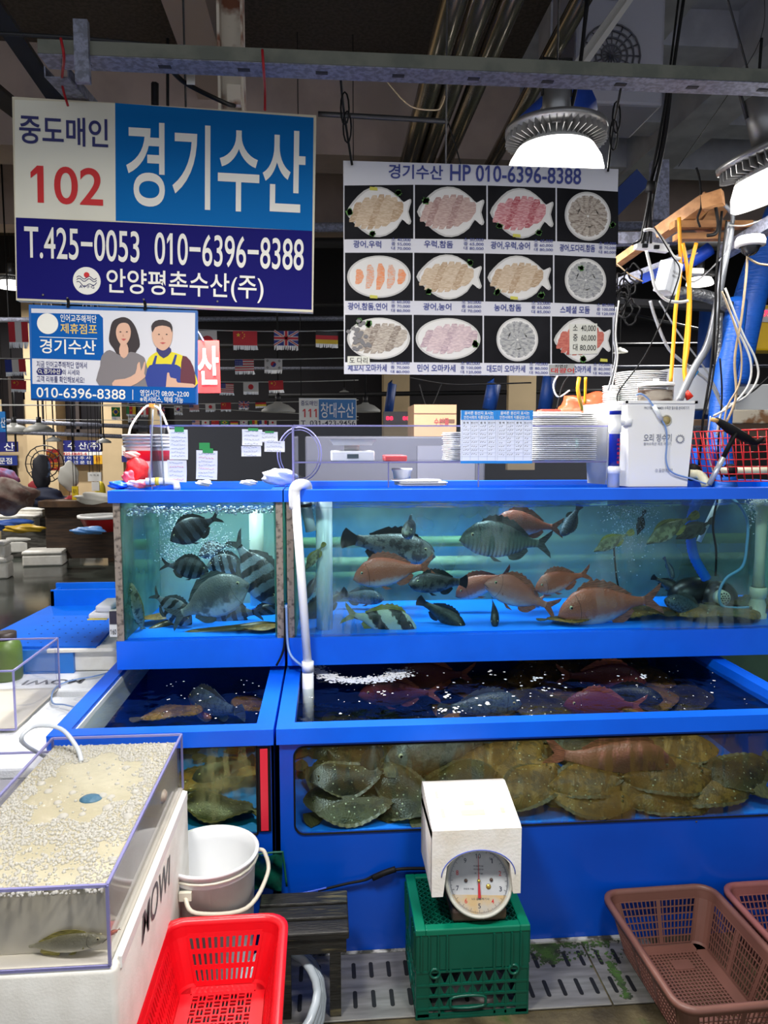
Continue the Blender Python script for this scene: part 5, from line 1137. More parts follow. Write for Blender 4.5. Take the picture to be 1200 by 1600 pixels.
# ---- foam and bubbles on the water (uncountable)
FW = M('foam_white',(236,240,244),.6); BUB = M('bubble',(225,232,236),.12)
mb = MB(); rb = random.Random(5)
def fleck(x, y, z, r):
    n = 8; vs = [(x+r*rb.uniform(.6,1.2)*math.cos(2*PI*i/n), y+r*rb.uniform(.6,1.2)*math.sin(2*PI*i/n), z) for i in range(n)]+[(x,y,z+r*.3)]
    mb.add(vs, [(i,(i+1) % n,n) for i in range(n)], 0, True)
for i in range(110): fleck(rb.uniform(-.08,1.45), rb.uniform(2.2,2.75), .686, rb.choice((.0015,.002,.002,.003,.004,.006)))
for i in range(900):       # swirl of foam by the pipe
    a = rb.uniform(.2,3.3); p = atz(562+68*math.cos(a)+rb.gauss(0,9), 1044+19*math.sin(a)+rb.gauss(0,2.5), .686); fleck(p.x, p.y, .686, rb.uniform(.002,.008))
for cx_, cy_ in ((612,1050),(765,1052),(835,1060),(602,1082),(700,1088),(855,1079),(760,1098),(1005,1054),(690,1109),(712,1109)):
    for i in range(8): p = atz(cx_+rb.gauss(0,5), cy_+rb.gauss(0,2.5), .686); fleck(p.x, p.y, .686, rb.uniform(.003,.008))
for i in range(120): 
    s_ = rb.random(); p = atz(1100+80*s_+rb.gauss(0,3), 1024+38*s_+rb.gauss(0,1.5), .686); fleck(p.x, p.y, .686, rb.uniform(.003,.009))
for i in range(30): p = atz(rb.uniform(250,410), rb.uniform(1062,1130), .686); fleck(p.x, p.y, .686, rb.uniform(.002,.004))
tag(mb.build('surface_foam', FW), 'white foam flecks and swirls floating on the lower tanks', 'foam', kind='stuff')
mb = MB()
for i in range(700):
    x = rb.gauss(270, 14)+rb.uniform(-4,30)*((i % 5)/5); y = rb.uniform(795, 880); p = at(x, y, rb.uniform(2.85,3.1)); mb.sphere(p, rb.uniform(.0012,.0032), 0, 6, 4)
for i in range(500):
    x = rb.gauss(330, 20); y = rb.gauss(850, 14); p = at(x, y, rb.uniform(2.85,3.1)); mb.sphere(p, rb.uniform(.0012,.003), 0, 6, 4)
for i in range(500): p = at(rb.gauss(1184,8), 775+abs(rb.gauss(0,18)), rb.uniform(2.78,2.84)); mb.sphere(p, rb.uniform(.0015,.0035), 0, 6, 4)
for i in range(500): p = at(rb.gauss(985,22), 790+abs(rb.gauss(0,40)), rb.uniform(2.8,3.1)); mb.sphere(p, rb.uniform(.001,.0025), 0, 6, 4)
tag(mb.build('rising_bubbles', BUB), 'clouds of tiny air bubbles rising in the upper tanks', 'bubbles', kind='stuff')
mb = MB()
for i in range(420): p = at(rb.uniform(195,428), rb.gauss(797,3.5), rb.uniform(2.68,2.8)); mb.sphere((p.x,p.y,1.306+rb.uniform(-.02,.004)), rb.uniform(.002,.006), 0, 7, 5)
tag(mb.build('surface_froth', FW), 'white froth along the water line of the upper left tank', 'foam', kind='stuff')
# ================================================================ front left: acrylic tub on a polystyrene box
AX0, AX1, AY0, AY1, AZ0, AZ1 = -.742, -.40, 1.295, 1.985, .597, .752
def acrylic_tub(x0, x1, y0, y1, z0, z1, label, name='acrylic_tub'):
    t = thing(name, label, 'tub', ((x0+x1)/2, y0, z0)); e = .005
    mb = MB()
    mb.box((x0,y0,z0),(x1,y0+e,z1)).box((x0,y1-e,z0),(x1,y1,z1)).box((x0,y0+e,z0),(x0+e,y1-e,z1)).box((x1-e,y0+e,z0),(x1,y1-e,z1)); mb.build('clear_wall', GL('tub_acrylic',(248,248,250),.3), t)
    MB().box((x0,y0,z0),(x1,y1,z0+.004)).build('base', M('tub_base',(226,220,204),.4), t)
    mb = MB(); s_ = .0055
    for (a, b) in (((x0,y0,z1),(x1,y0,z1)),((x0,y1,z1),(x1,y1,z1)),((x0,y0,z1),(x0,y1,z1)),((x1,y0,z1),(x1,y1,z1)),((x1,y0,z0),(x1,y0,z1)),((x0,y0,z0),(x0,y0,z1)),((x0,y0,z0),(x1,y0,z0)),((x1,y1,z0),(x1,y1,z1)),((x0,y1,z0),(x0,y1,z1))):
        mb.bar(a, b, s_, s_, (0,0,1) if a[2] == b[2] else (0,1,0))
    mb.build('polished_edge', EDGE, t); return t
tub = acrylic_tub(AX0, AX1, AY0, AY1, AZ0, AZ1, 'clear acrylic tub of cloudy foaming water on the front left foam box')
wl = AZ1-.02
MB().box((AX0+.0056,AY0+.038,AZ0+.005),(AX1-.012,AY1-.0056,wl)).build('cloudy_water', M('cloudy_water',(208,202,184),.35,c2=(190,182,160),sc=5), tub)
MB().grid(lambda u, v: (AX0+.006+(AX1-AX0-.012)*u, AY0+.006+(AY1-AY0-.012)*v, wl+.0006), 4, 4).build('water_surface', GL('tub_surface',(250,250,246),.7,.05,ior=1.33,bump=.4,bsc=22), tub)
# foamed area leaves a clear pool in the middle
mb = MB(); rb = random.Random(2)
cxp, cyp = (-.575, 1.735)
for i in range(10500):
    x, y = rb.uniform(AX0+.01, AX1-.01), rb.uniform(AY0+.01, AY1-.01)
    e = ((x-cxp)/.115)**2+((y-cyp)/.17)**2
    if e < 1+.25*math.sin(9*math.atan2(y-cyp, x-cxp)) and rb.random() < .975: continue
    if y < 1.48 and rb.random() < .35+.5*(math.sin(x*40)*math.cos(y*30) > .2): continue
    r = rb.choice((.0014,.0018,.0024,.003,.0042)); mb.sphere((x,y,wl+r*.2), r, 0, 6, 4)
for i in range(26): mb.sphere((rb.uniform(AX0+.02,AX1-.02), rb.uniform(AY0+.02,AY1-.02), wl), rb.uniform(.006,.012), 0, 12, 7, (1,1,.6))
tag(mb.build('bubble_froth', GL('froth_bubble',(226,224,212),1.0,.03,haze=(252,250,244),haze_amt=.6,hsc=2,hlo=0,hhi=.3,ior=1.6)), 'mass of clear bubbles floating on the cloudy water of the front left tub', 'foam', kind='stuff')
blob_p = Vector((-.545,1.67,wl-.002)); mb = MB(); mb.sphere(blob_p, .022, 0, 14, 8, (1.2,1,.5)); tag(mb.build('air_stone', M('stone_blue',(60,100,124),.5,bump=.5,bsc=60)), 'blue grey air stone just breaking the cloudy water of the front left tub', 'air stone')
wire([at(70,1182,2.05),(-.80,1.93,.77),(-.775,1.95,.80),(-.70,1.93,.80),(-.65,1.90,.76),(-.63,1.87,.735)], .006, M('clear_hose_plastic',(206,212,218),.2,alpha=.75), 'clear_hose', 'clear hose curling over the back corner of the front left tub', 'hose')
fish('mullet',(168,1465),(18,1487),1.317,'silver grey mullet with a yellow tail at the front wall of the acrylic tub',0,.01,None,name='mullet')
fish('redp',(170,1462),(188,1450),1.316,'small pinkish fish seen through the right wall near the front corner of the tub',0,.008,None,name='small_fish')
p = at(272,1243,1.95); tag(MB().sphere((AX1-.012,1.80,.668), .02, 0, 14, 10, (.5,1.2,.75)).build('clam', M('clam_pale',(226,214,196),.5,c2=(200,170,140),sc=20)), 'pale clam stuck inside the right wall of the front left tub', 'clam')
t = thing('foam_box', 'large white foam box under the front left acrylic tub, dark lettering on its side', 'box', ((AX0+AX1)/2, AY0, .20))
MB().rbox((AX0-.03,AY0-.005,.20),(AX1+.012,AY1+.005,AZ0-.001), .012, 0, 3).build('body', FOAM, t)
def atx(px, py, x):
    q = ray(px, py); t_ = x/q.x; return Vector((x, q.y*t_, EYE+q.z*t_))
xs_ = AX1+.0135; c00, c10, c01, c11 = atx(222,1478,xs_), atx(265,1382,xs_), atx(224,1415,xs_), atx(266,1334,xs_)
mb = MB(); mb.text('MOWI', 0, 1, 0, 1, 0, .01); mb.v = [c00.lerp(c10, v.x).lerp(c01.lerp(c11, v.x), v.z) for v in mb.v]
mb.build('lettering', M('letter_grey',(96,98,102),.6), t)
p = MB(); p.rbox((AX1+.009,AY0+.02,.575),(AX1+.016,AY1-.02,AZ0+.004), .002); p.build('lip', M('foam_bright',(246,244,240),.6), t)
t = thing('foam_box', 'lower foam box with purple marks holding up the front left tub', 'box', ((AX0+AX1)/2, AY0, 0))
MB().rbox((AX0-.02,AY0+.01,0),(AX1+.006,AY1-.01,.198), .012, 0, 3).build('body', M('foam_marked',(226,222,220),.7,c2=(86,84,150),sc=7,lo=.55,hi=.63), t)
# next tubs to the left
t2 = acrylic_tub(-1.22, -.752, 1.30, 2.02, .56, .70, 'half hidden clear acrylic tub left of the foaming tub')
MB().box((-1.21,1.31,.565),(-.76,2.01,.63)).build('cloudy_water', M('grey_water',(150,150,160),.3), t2)
t = thing('foam_box', 'grey white foam box carrying the half hidden acrylic tub', 'box', (-1,1.3,0))
MB().rbox((-1.23,1.29,0),(-.776,2.04,.559), .012).build('body', FOAMG, t)
a = at(32,1045,2.35)
t3 = acrylic_tub(-1.5, at(30,1068,2.4).x, 2.36, 2.75, .635, at(31,1048,2.36).z, 'clear acrylic tub on the white foam lids cut by the left picture edge')
# polystyrene lids on the shelf
DIM = M('foam_lid', (236,238,240), .7, c2=(224,228,232), sc=8, bump=.2, bsc=160)
def lid(x0, x1, y0, y1, z0, z1, label, dimples=True):
    t = thing('foam_board', label, 'lid', ((x0+x1)/2, y0, z0))
    MB().rbox((x0,y0,z0),(x1,y1,z1), .008).build('slab', DIM, t)
    if dimples:
        mb = MB(); 
        for i in range(int((x1-x0)/.085)):
            for j in range(int((y1-y0)/.085)):
                x, y = x0+.06+i*.085+(j % 2)*.02, y0+.06+j*.085
                mb.lathe([(.012,0),(.018,.004),(.023,.0)], (x,y,z1-.0005), 14)
        mb.build('dimple_ring', M('dimple',(214,218,224),.7), t)
    return t
t = lid(-1.55,-.815,2.10,2.70,.585,.622,'white dimpled foam lid beside the lower left blue tank')
t = lid(-1.55,-.815,2.73,2.96,.60,.637,'white foam lid with grey lettering behind the dimpled one', False)
mb = MB(); mb.text('MOWI', -1.15, -.93, 0, .035, 0, .03, mirror=True)
mb.v = [Vector((v.x, 2.85-v.z*1.6, .6385)) for v in mb.v]; mb.build('lettering', M('letter_grey'), t)
tag(MB().rbox((-1.56,2.10,.0),(-.83,2.97,.584), .01).build('foam_box_stack', FOAMG), 'broad foam box under the white foam lids', 'box')
wire([at(x,y,Y) for x, y, Y in ((180,1048,2.9),(150,1056,2.85),(105,1065,2.8),(84,1078,2.7),(82,1098,2.6),(100,1101,2.55),(122,1106,2.5))], .003, M('hose_clearb'), 'air_hose', 'thin bluish hose lying on the white foam lids', 'hose')
# green bottle
p = atz(12,1052,.638); p = Vector((at(12,1050,2.88).x,2.88,.638))
t = thing('green_bottle', 'olive green plastic bottle with a dark cap at the left edge', 'bottle', p)
MB().lathe([(.001,0),(.052,0),(.055,.01),(.055,.12),(.048,.145),(.034,.158)], p, 28).build('body', M('olive',(84,108,44),.4), t)
MB().lathe([(.036,.155),(.038,.158),(.038,.182),(.034,.184),(.001,.184)], p, 28).build('cap', M('cap_brown',(52,44,42),.4), t)
# blue tray board
t = thing('blue_tray', 'bright blue plastic tray board with a raised back panel left of the tanks', 'tray', (-1.1,3.2,.64))
BT = M('tray_blue', (0,96,210), .65, c2=(0,88,196), sc=4, spec=.15); zt = .745
P = [atz(30,1010,zt), atz(150,1010,zt), atz(172,985,zt), atz(182,928,zt), atz(80,945,zt), atz(-20,995,zt)]
mb = MB(); n = len(P); mb.add([(v.x,v.y,zt) for v in P]+[(v.x,v.y,zt-.012) for v in P], [tuple(range(n)), tuple(range(2*n-1,n-1,-1))]+[(i,n+i,n+(i+1) % n,(i+1) % n) for i in range(n)]); mb.build('board', BT, t)
q0, q1 = atz(80,947,zt), atz(190,926,zt)
mb = MB(); mb.box((q0.x,q0.y,zt-.01),(q1.x+.1,q0.y+.015,at(80,922,q0.y).z)).box((q0.x-.01,q0.y+.1,zt),(q0.x+.28,q0.y+.115,at(100,911,q0.y+.1).z)).box((q0.x,q0.y,zt-.01),(q0.x+.015,q0.y+.11,at(80,924,q0.y).z)); mb.build('raised_panel', BT, t)
a, b = at(30,1012,2.94), at(117,1055,2.94); MB().box((a.x,2.93,b.z),(b.x,2.95,zt-.012)).build('front_panel', M('tray_front',(20,110,200),.35), t)
mb = MB()
for i in range(9):
    for j in range(7):
        x, y = -1.25+.05*i, 3.0+.07*j
        mb.cyl((x,y,zt),(x,y,zt+.001), .004, None, 6)
mb.build('pin_holes', M('hole_navy',(0,40,110),.5), t)
t = thing('foam_box', 'white foam box between the blue tray front and the upper left tank', 'box', (-.95,2.95,.64))
MB().rbox((-1.14,2.95,.638),(-.78,3.25,.733), .008).build('body', FOAM, t)
MB().rbox((-1.10,2.92,.722),(-.80,2.96,.738), .004).build('lid_edge', FOAM, t)
a = at(176,948,2.98); 
t = thing('labelled_packet', 'white packet with a dark label and digits tucked beside the upper left tank', 'packet', at(175,1000,2.9))
a, b = at(170,955,2.8), at(184,995,2.8); MB().box((a.x,2.8,b.z),(b.x,2.83,a.z)).build('packet', WHITE, t)
MB().box((a.x+.002,2.797,(a.z+b.z)/2),(b.x,2.80,a.z)).build('dark_label', M('label_dark',(50,46,64),.5), t); MB().text('160', a.x+.004, b.x-.004, b.z+.01, b.z+.03, 0, .02, y=2.797).build('lettering', INK, t)
t = thing('folded_towel', 'white and yellow edged towel folded beside the upper left tank', 'towel', at(170,945,2.98))
pa = at(168,940,3.0); mb = MB(); mb.rbox((pa.x-.03,2.85,pa.z-.035),(pa.x+.05,3.0,pa.z-.015), .006).rbox((pa.x-.01,2.87,pa.z-.014),(pa.x+.05,3.02,pa.z+.012), .008); mb.build('cloth', M('towel',(214,216,226),.8), t)
MB().box((pa.x-.033,2.846,pa.z-.038),(pa.x+.04,2.855,pa.z-.034)).build('yellow_edge', M('tow_y',(220,200,80),.7), t)

# ================================================================ white bucket
bc = Vector((-.325, 1.955, .0)); zr = .428
t = thing('white_bucket', 'tall white plastic bucket with a hanging handle in front of the lower left tank', 'bucket', bc)
MB().lathe([(.001,.004),(.104,.004),(.106,.02),(.121,zr-.035),(.123,zr-.035),(.124,zr-.03),(.124,zr-.004),(.132,zr-.002),(.133,zr+.006),(.129,zr+.009),(.122,zr+.004),(.119,zr-.03),(.101,.02),(.001,.012)], bc, 48).build('body', M('bucket_white',(238,240,242),.4,sss=.15), t)
mb = MB(); mb.tube([bc+Vector((.1275*math.cos(a),.1275*math.sin(a),zr-.016)) for a in [i*PI/24*2 for i in range(24)]], .004, 6, closed=True); mb.build('rim_band', M('rim_cream',(226,224,206),.4), t)
A = bc+Vector((-.045,-.125,zr-.05)); B = bc+Vector((.125,.055,zr-.03))
mb = MB(); mb.tube([A, A+Vector((.03,-.02,-.03)), (A+B)/2+Vector((.065,-.055,-.07)), B+Vector((.028,-.03,-.055)), B+Vector((.018,.0,-.01)), B], .006, 8, sub=6); mb.build('handle', M('handle_cream',(222,214,196),.4), t)
MB().cbox(A+Vector((0,.002,.004)), (.032,.012,.022)).build('handle_lug', M('rim_cream'), t)

# ================================================================ baskets
def basket(x0, x1, y0, y1, z0, z1, mat, name, label, taper=.02, dark=None, cells=(16,24,6), rz=0, lip=.018, style='brown', pivot=None, group=None):
    t = thing(name, label, 'basket', (0,0,0), group)
    cx_, cy_ = (x0+x1)/2, (y0+y1)/2; w, d, h = (x1-x0)/2, (y1-y0)/2, z1-z0; wb, db = w-taper-lip, d-taper-lip; wt, dt = w-lip, d-lip; R = .04
    def rr(W_, D_, r, z, n=5):
        out = []
        for sx, sy, a0 in ((1,1,0),(-1,1,PI/2),(-1,-1,PI),(1,-1,3*PI/2)):
            for i in range(n+1): a = a0+PI/2*i/n; out.append((sx*(W_-r)+r*math.cos(a), sy*(D_-r)+r*math.sin(a), z))
        return out
    # rim: thick rolled lip
    rings = [rr(wt,dt,R,h-.012), rr(wt,dt,R,h-.002), rr(wt+lip*.5,dt+lip*.5,R+.01,h+.003), rr(wt+lip,dt+lip,R+.015,h-.002), rr(wt+lip,dt+lip,R+.015,h-.016), rr(wt+lip-.004,dt+lip-.004,R+.012,h-.016)]
    mb = MB(); n = len(rings[0]); mb.add([v for r_ in rings for v in r_], [(i*n+k, i*n+(k+1) % n, (i+1)*n+(k+1) % n, (i+1)*n+k) for i in range(len(rings)-1) for k in range(n)], 0, True); mb.build('rim', mat, t, False)
    # solid corner strips and bands
    mb = MB(); a = rr(wt,dt,R,h-.012); b = rr(wt-.003,dt-.003,R,h-.035); c = rr(wb+.002,db+.002,R*.9,.012); e = rr(wb-.004,db-.004,R*.9,0)
    for P_, Q_ in ((a,b),(c,e)): mb.add(P_+Q_, [(k,(k+1) % n,n+(k+1) % n,n+k) for k in range(n)], 0, True)
    for s_ in range(4):
        ks = [s_*6+i for i in range(6)]
        for k in ks[:-1]: mb.add([b[k],b[k+1],c[k+1],c[k]], [(0,1,2,3)], 0, True)
    mb.build('corner_band', mat, t, False)
    nx, ny, nz = cells; bw, th = .0032, .003
    kx = R*.9
    def wall(P0, P1, Q0, Q1, nu, gaps):
        """P0-P1 bottom, Q0-Q1 top"""
        mb = MB(); P0, P1, Q0, Q1 = map(Vector, (P0,P1,Q0,Q1)); nrm = (P1-P0).cross(Q0-P0).normalized()
        for i in range(nu+1):
            s_ = i/nu; mb.bar(P0.lerp(P1,s_), Q0.lerp(Q1,s_), (bw if i not in gaps else bw*4) if style == 'brown' else bw*2.2, th, nrm)
        for j in range(nz+1):
            s_ = j/nz; mb.bar(P0.lerp(Q0,s_), P1.lerp(Q1,s_), bw if style == 'brown' else (bw*3.4), th*.9, nrm)
        return mb
    zt_, zb_ = h-.034, .011
    W1 = lambda s: (wb, db) if s == 0 else (wt-.003, dt-.003)
    (wB, dB), (wT, dT) = W1(0), W1(1)
    gx, gy = {nx//2}, {ny//3, 2*ny//3}
    for sy in (1,-1): wall((-wB+kx,sy*dB,zb_),(wB-kx,sy*dB,zb_),(-wT+R,sy*dT,zt_),(wT-R,sy*dT,zt_), nx, gx).build('wall_lattice', mat, t, False)
    for sx in (1,-1): wall((sx*wB,-dB+kx,zb_),(sx*wB,dB-kx,zb_),(sx*wT,-dT+R,zt_),(sx*wT,dT-R,zt_), ny, gy).build('wall_lattice', mat, t, False)
    mb = MB(); F0 = .0
    if style == 'brown':
        m_ = .035
        mb.lattice((-wB+m_,-dB+m_,.004),(2*wB-2*m_,0,0),(0,2*dB-2*m_,0), nx-1, ny-4, .0042, .004, 0, .008)
        mb.cbox((.02,dB*.55,.005),(.06,.04,.005)).cbox((-.02,-dB*.5,.005),(.06,.04,.005))
    else:
        m_ = .03; nxx, nyy = 8, 14; cw, cd = (2*wB-2*m_)/nxx, (2*dB-2*m_)/nyy
        mb.lattice((-wB+m_,-dB+m_,.004),(2*wB-2*m_,0,0),(0,2*dB-2*m_,0), nxx, nyy, .0045, .004, 0, .008)
        for i in range(nxx):
            for j in range(nyy):
                c0 = (-wB+m_+cw*(i+.5), -dB+m_+cd*(j+.5), .004)
                if (i+j) % 2: mb.cbox(c0, (cw,.0035,.004))
                else: mb.cbox(c0, (.0035,cd,.004))
    for a_, b_ in (((-wB,-dB),(wB,-dB+m_)),((-wB,dB-m_),(wB,dB)),((-wB,-dB),(-wB+m_,dB)),((wB-m_,-dB),(wB,dB))): mb.box((a_[0]+.004,a_[1]+.004,.002),(b_[0]-.004,b_[1]-.004,.006))
    mb.build('bottom_lattice', mat, t, False)
    t.location = (cx_, cy_, z0); t.rotation_euler = (0,0,rz); return t
BRN = M('basket_brown', (118,78,68), .45, c2=(106,70,60), sc=6)
REDB = M('basket_red', (226,16,32), .35, c2=(214,14,28), sc=6, sss=.05)
basket(.835,1.20,1.60,2.095,.011,.176,BRN,'plastic_basket','empty brown plastic basket on the floor, the left one of the pair at right', .035, cells=(18,30,6), rz=.03, group='brown baskets')
basket(1.215,1.60,1.62,2.10,.011,.176,M('basket_brown2',(150,92,88),.45,c2=(132,80,76),sc=6),'plastic_basket','brown plastic basket at the right edge with the steel sieve in it', .035, cells=(18,30,6), rz=.02, group='brown baskets')
basket(-.408,-.098,1.27,1.745,.235,.385,REDB,'plastic_basket','bright red plastic basket in front of the white bucket', .03, cells=(12,24,3), style='red', lip=.022, rz=.01)
tag(MB().rbox((-.375,1.3,0),(-.17,1.71,.232), .01).build('dark_box', DARK), 'dark box hidden beneath the bright red basket', 'box')  # unseen support, coloured dark so the basket holes look shaded
# sieve
c = Vector((1.385,1.70,.20)); t = thing('steel_sieve', 'round steel mesh sieve leaning in the brown basket at the right edge', 'sieve', c)
ax = Vector((-.75,-.35,.45)).normalized(); u = ax.cross(Vector((0,0,1))).normalized(); v = ax.cross(u)
mb = MB(); mb.tube([c+(u*math.cos(i*PI/16)+v*math.sin(i*PI/16))*.13 for i in range(32)], .006, 8, closed=True); mb.build('rim', STEEL, t)
mb = MB(); mb.grid(lambda a, b: c+(u*math.cos(a*2*PI)+v*math.sin(a*2*PI))*.128*math.sin(b*PI/2)-ax*.09*math.cos(b*PI/2), 28, 8); mb.build('mesh_bowl', M('mesh_grey',(120,122,124),.4,.6,c2=(50,50,54),sc=180,lo=.45,hi=.55), t)
tag(MB().tube([c-u*.1-ax*.02, Vector((1.24,1.92,.13))], .014, 8).build('dark_rod', BLACK), 'dark rod lying in the right brown basket', 'rod')

# ================================================================ bench, hose, net, straps, drain plates
t = thing('wooden_bench', 'low blackened slatted wooden bench by the blue tank front', 'bench', (-.06,1.93,0))
WDK = M('bench_wood', (44,42,36), .5, c2=(24,24,22), sc=6, stretch=(1,6,6), c3=(96,88,60), lo=.35, hi=.6, bump=.3, bsc=30)
for y in (1.845,1.91,1.975): MB().rbox((-.196 if y > 1.9 else -.118,y,.23),(.052,y+.055,.252), .004).build('slat', WDK, t)
MB().box((-.115,1.85,.19),(.045,1.87,.229)).build('apron', WDK, t); MB().box((-.19,2.01,.19),(.045,2.03,.229)).build('apron', WDK, t)
for x, y in ((.015,1.85),(.015,1.99),(-.1185,1.85)): MB().box((x-.015,y,0),(x+.015,y+.03,.19)).build('leg', WDK, t)
t = thing('hose_coil', 'coil of thick clear grey hose on the floor beneath the bench', 'hose', (-.13,1.72,0))
HG = M('hose_grey', (176,186,194), .25, alpha=.9)
for i in range(4):
    cc = Vector((-.14+.005*i, 1.83-.012*i, .075+.016*i)); r0 = .12-.009*i
    mb = MB(); mb.tube([cc+Vector((r0*math.cos(a*PI/10), r0*math.sin(a*PI/10)*1.2, .4*r0*math.sin(a*PI/10)+.008*math.sin(a*.9+i))) for a in range(20)], .0115, 10, closed=True); mb.build('hose_loop', HG, t)
mb = MB(); mb.tube([(-.03,1.86,.05),(-.03,1.80,.035),(-.06,1.72,.02),(-.12,1.66,.02)], .0115, 10, sub=5); mb.build('hose_end', HG, t)
# green net behind the bucket
p0, p1 = at(392,1360,2.09), at(437,1400,2.09)
t = thing('green_net', 'dark green fine net hung between the bucket and the blue panel', 'net', (p0.x,2.09,.1))
gm = GL('net_green',(60,140,110),.3,.4,haze=(16,84,66),haze_amt=.85,hsc=20,hlo=.3,hhi=.5)
MB().grid(lambda u, v: (-.22+.08*u+.006*v, 2.075+.01*math.sin(v*9+u*5), .235+.11*v), 12, 12).build('net_cloth', gm, t)
MB().tube([(-.22,2.075,.345),(-.145,2.078,.348),(-.135,2.08,.335),(-.125,2.08,.24)], .0035, 6, sub=4).build('net_hem', M('hem_green',(10,80,60),.5), t)
t = thing('black_strap', 'twisted black strap stretched along the blue tank front to the crate', 'strap', at(560,1375,2.09))
mb = MB(); mb.tube([at(x,y,2.092) for x, y in ((497,1392),(520,1386),(545,1380),(570,1375),(590,1366),(625,1358),(670,1357),(700,1357))], .005, 7, sub=6, radii=[.003,.004,.004,.004,.005,.005,.005,.005]); mb.build('strap', BLACK, t)
MB().tube([at(582,1372,2.088), at(600,1364,2.085), at(618,1358,2.088)], .009, 8, sub=4).build('buckle', BLACK, t)
wire([at(465,1397,2.09), at(490,1392,2.092), at(510,1387,2.092)], .003, M('rope_blue',(60,90,200),.5), 'thin_rope', 'thin blue rope tied to the left end of the black strap', 'rope')
# stainless drain plates with slots
def drain_plate(x0, x1, y0, y1, label, nx):
    t = thing('drain_plate', label, 'drain cover', ((x0+x1)/2,y0,0), 'slotted drain covers')
    MB().rbox((x0,y0,.002),(x1,y1,.007), .0015).build('plate', STEEL, t)
    k = 0; mb = MB()
    for j in range(2):
        for i in range(nx):
            x = x0+(x1-x0)*(i+.5)/nx; y = y0+(y1-y0)*(.28+.44*j); cw, cl = .006, .026
            pts = [(x+cw*math.cos(a), y+cl+cw*math.sin(a)) for a in [PI*q/6 for q in range(7)]]+[(x+cw*math.cos(a), y-cl+cw*math.sin(a)) for a in [PI+PI*q/6 for q in range(7)]]
            mb.prism(pts, .0069, .0078, 0, 'xy')
    mb.build('slots', M('slot_black',(6,6,6),.6), t)
drain_plate(-.16,.30,1.835,2.09,'slotted steel drain cover between the bench and the green crate',9)
drain_plate(.31,.775,1.835,2.09,'slotted steel drain cover right of the green crate',10)
drain_plate(.78,.99,1.835,2.09,'slotted steel drain cover partly under the left brown basket',4)
mb = MB(); ra = random.Random(8)
for i in range(900):
    s_ = ra.random(); x = ra.choice((ra.uniform(.60,.86), ra.uniform(.62,.70), ra.uniform(.3,.9))); y = 2.09-abs(ra.gauss(0,.02)) if ra.random() < .7 else ra.gauss(2.04,.02)
    if ra.random() < .25: x, y = ra.uniform(.64,.68)+ra.gauss(0,.01), ra.uniform(2.0,2.08)
    if ra.random() < .2: x, y = .83+ra.gauss(0,.006), ra.uniform(1.85,2.0)
    r = ra.uniform(.002,.006); mb.add([(x-r,y,.0085),(x+r*.3,y-r,.0085),(x+r,y+r*.5,.009),(x-r*.2,y+r,.0085)], [(0,1,2,3)])
tag(mb.build('moss', M('algae',(50,80,26),.8,c2=(26,34,20),sc=20)), 'green algae scraps along the foot of the blue tank and on the drain covers', 'algae', kind='stuff')
tag(MB().box((.30,2.088,0),(.95,2.103,.014)).box((-.1,2.09,0),(.30,2.103,.008)).build('trim_1', M('sill_white',(190,190,184),.6,c2=(60,60,50),sc=30)), kind='structure')

# ================================================================ green crate
CG_ = M('crate_green', (0,84,66), .35, c2=(0,76,58), sc=6)
t = thing('milk_crate', 'green plastic crate with a mesh lid carrying the dial scale', 'crate', (.385,1.95,0))
X0, X1, Y0, Y1, H_ = .232, .535, 1.83, 2.085, .258
mb = MB()
mb.rbox((X0-.004,Y0-.004,H_-.018),(X0+.024,Y1,H_), .003).rbox((X1-.024,Y0-.004,H_-.018),(X1+.004,Y1,H_), .003).rbox((X0+.0235,Y0-.0042,H_-.0182),(X1-.0235,Y0+.022,H_-.0003), .003).rbox((X0+.0235,Y1-.02,H_-.018),(X1-.0235,Y1-.0003,H_-.0003), .003); mb.build('rim', M('crate_rim',(0,112,84),.35), t)
mb = MB(); nd = 12; lx0, lx1, ly0, ly1, lz = X0+.024, X1-.024, Y0+.022, Y1-.02, H_-.004
for i in range(-nd, nd+1):
    for sgn in (1,-1):
        # diagonal bars clipped to the lid
        k = i/nd*(lx1-lx0)
        pts = []
        for s_ in (0,1):
            x = lx0+k+(s_*(ly1-ly0) if sgn > 0 else (1-s_)*(ly1-ly0)); pts.append([x, ly0+s_*(ly1-ly0)])
        (xa,ya),(xb,yb_) = pts
        if xa == xb: continue
        def clip(x): 
            tt_ = (x-xa)/(xb-xa); return [x, ya+(yb_-ya)*tt_]
        lo_, hi_ = (xa,xb) if xa < xb else (xb,xa)
        if hi_ <= lx0 or lo_ >= lx1: continue
        A_ = clip(max(lo_, lx0)); B_ = clip(min(hi_, lx1)); mb.bar((A_[0],A_[1],lz-.004),(B_[0],B_[1],lz-.004), .0028, .01, (0,0,1))
mb.build('mesh_lid', CG_, t)
MB().box((X0+.02,Y0+.02,H_-.06),(X1-.02,Y1-.02,H_-.057)).build('inner_floor', M('crate_inner',(0,60,48),.5), t)
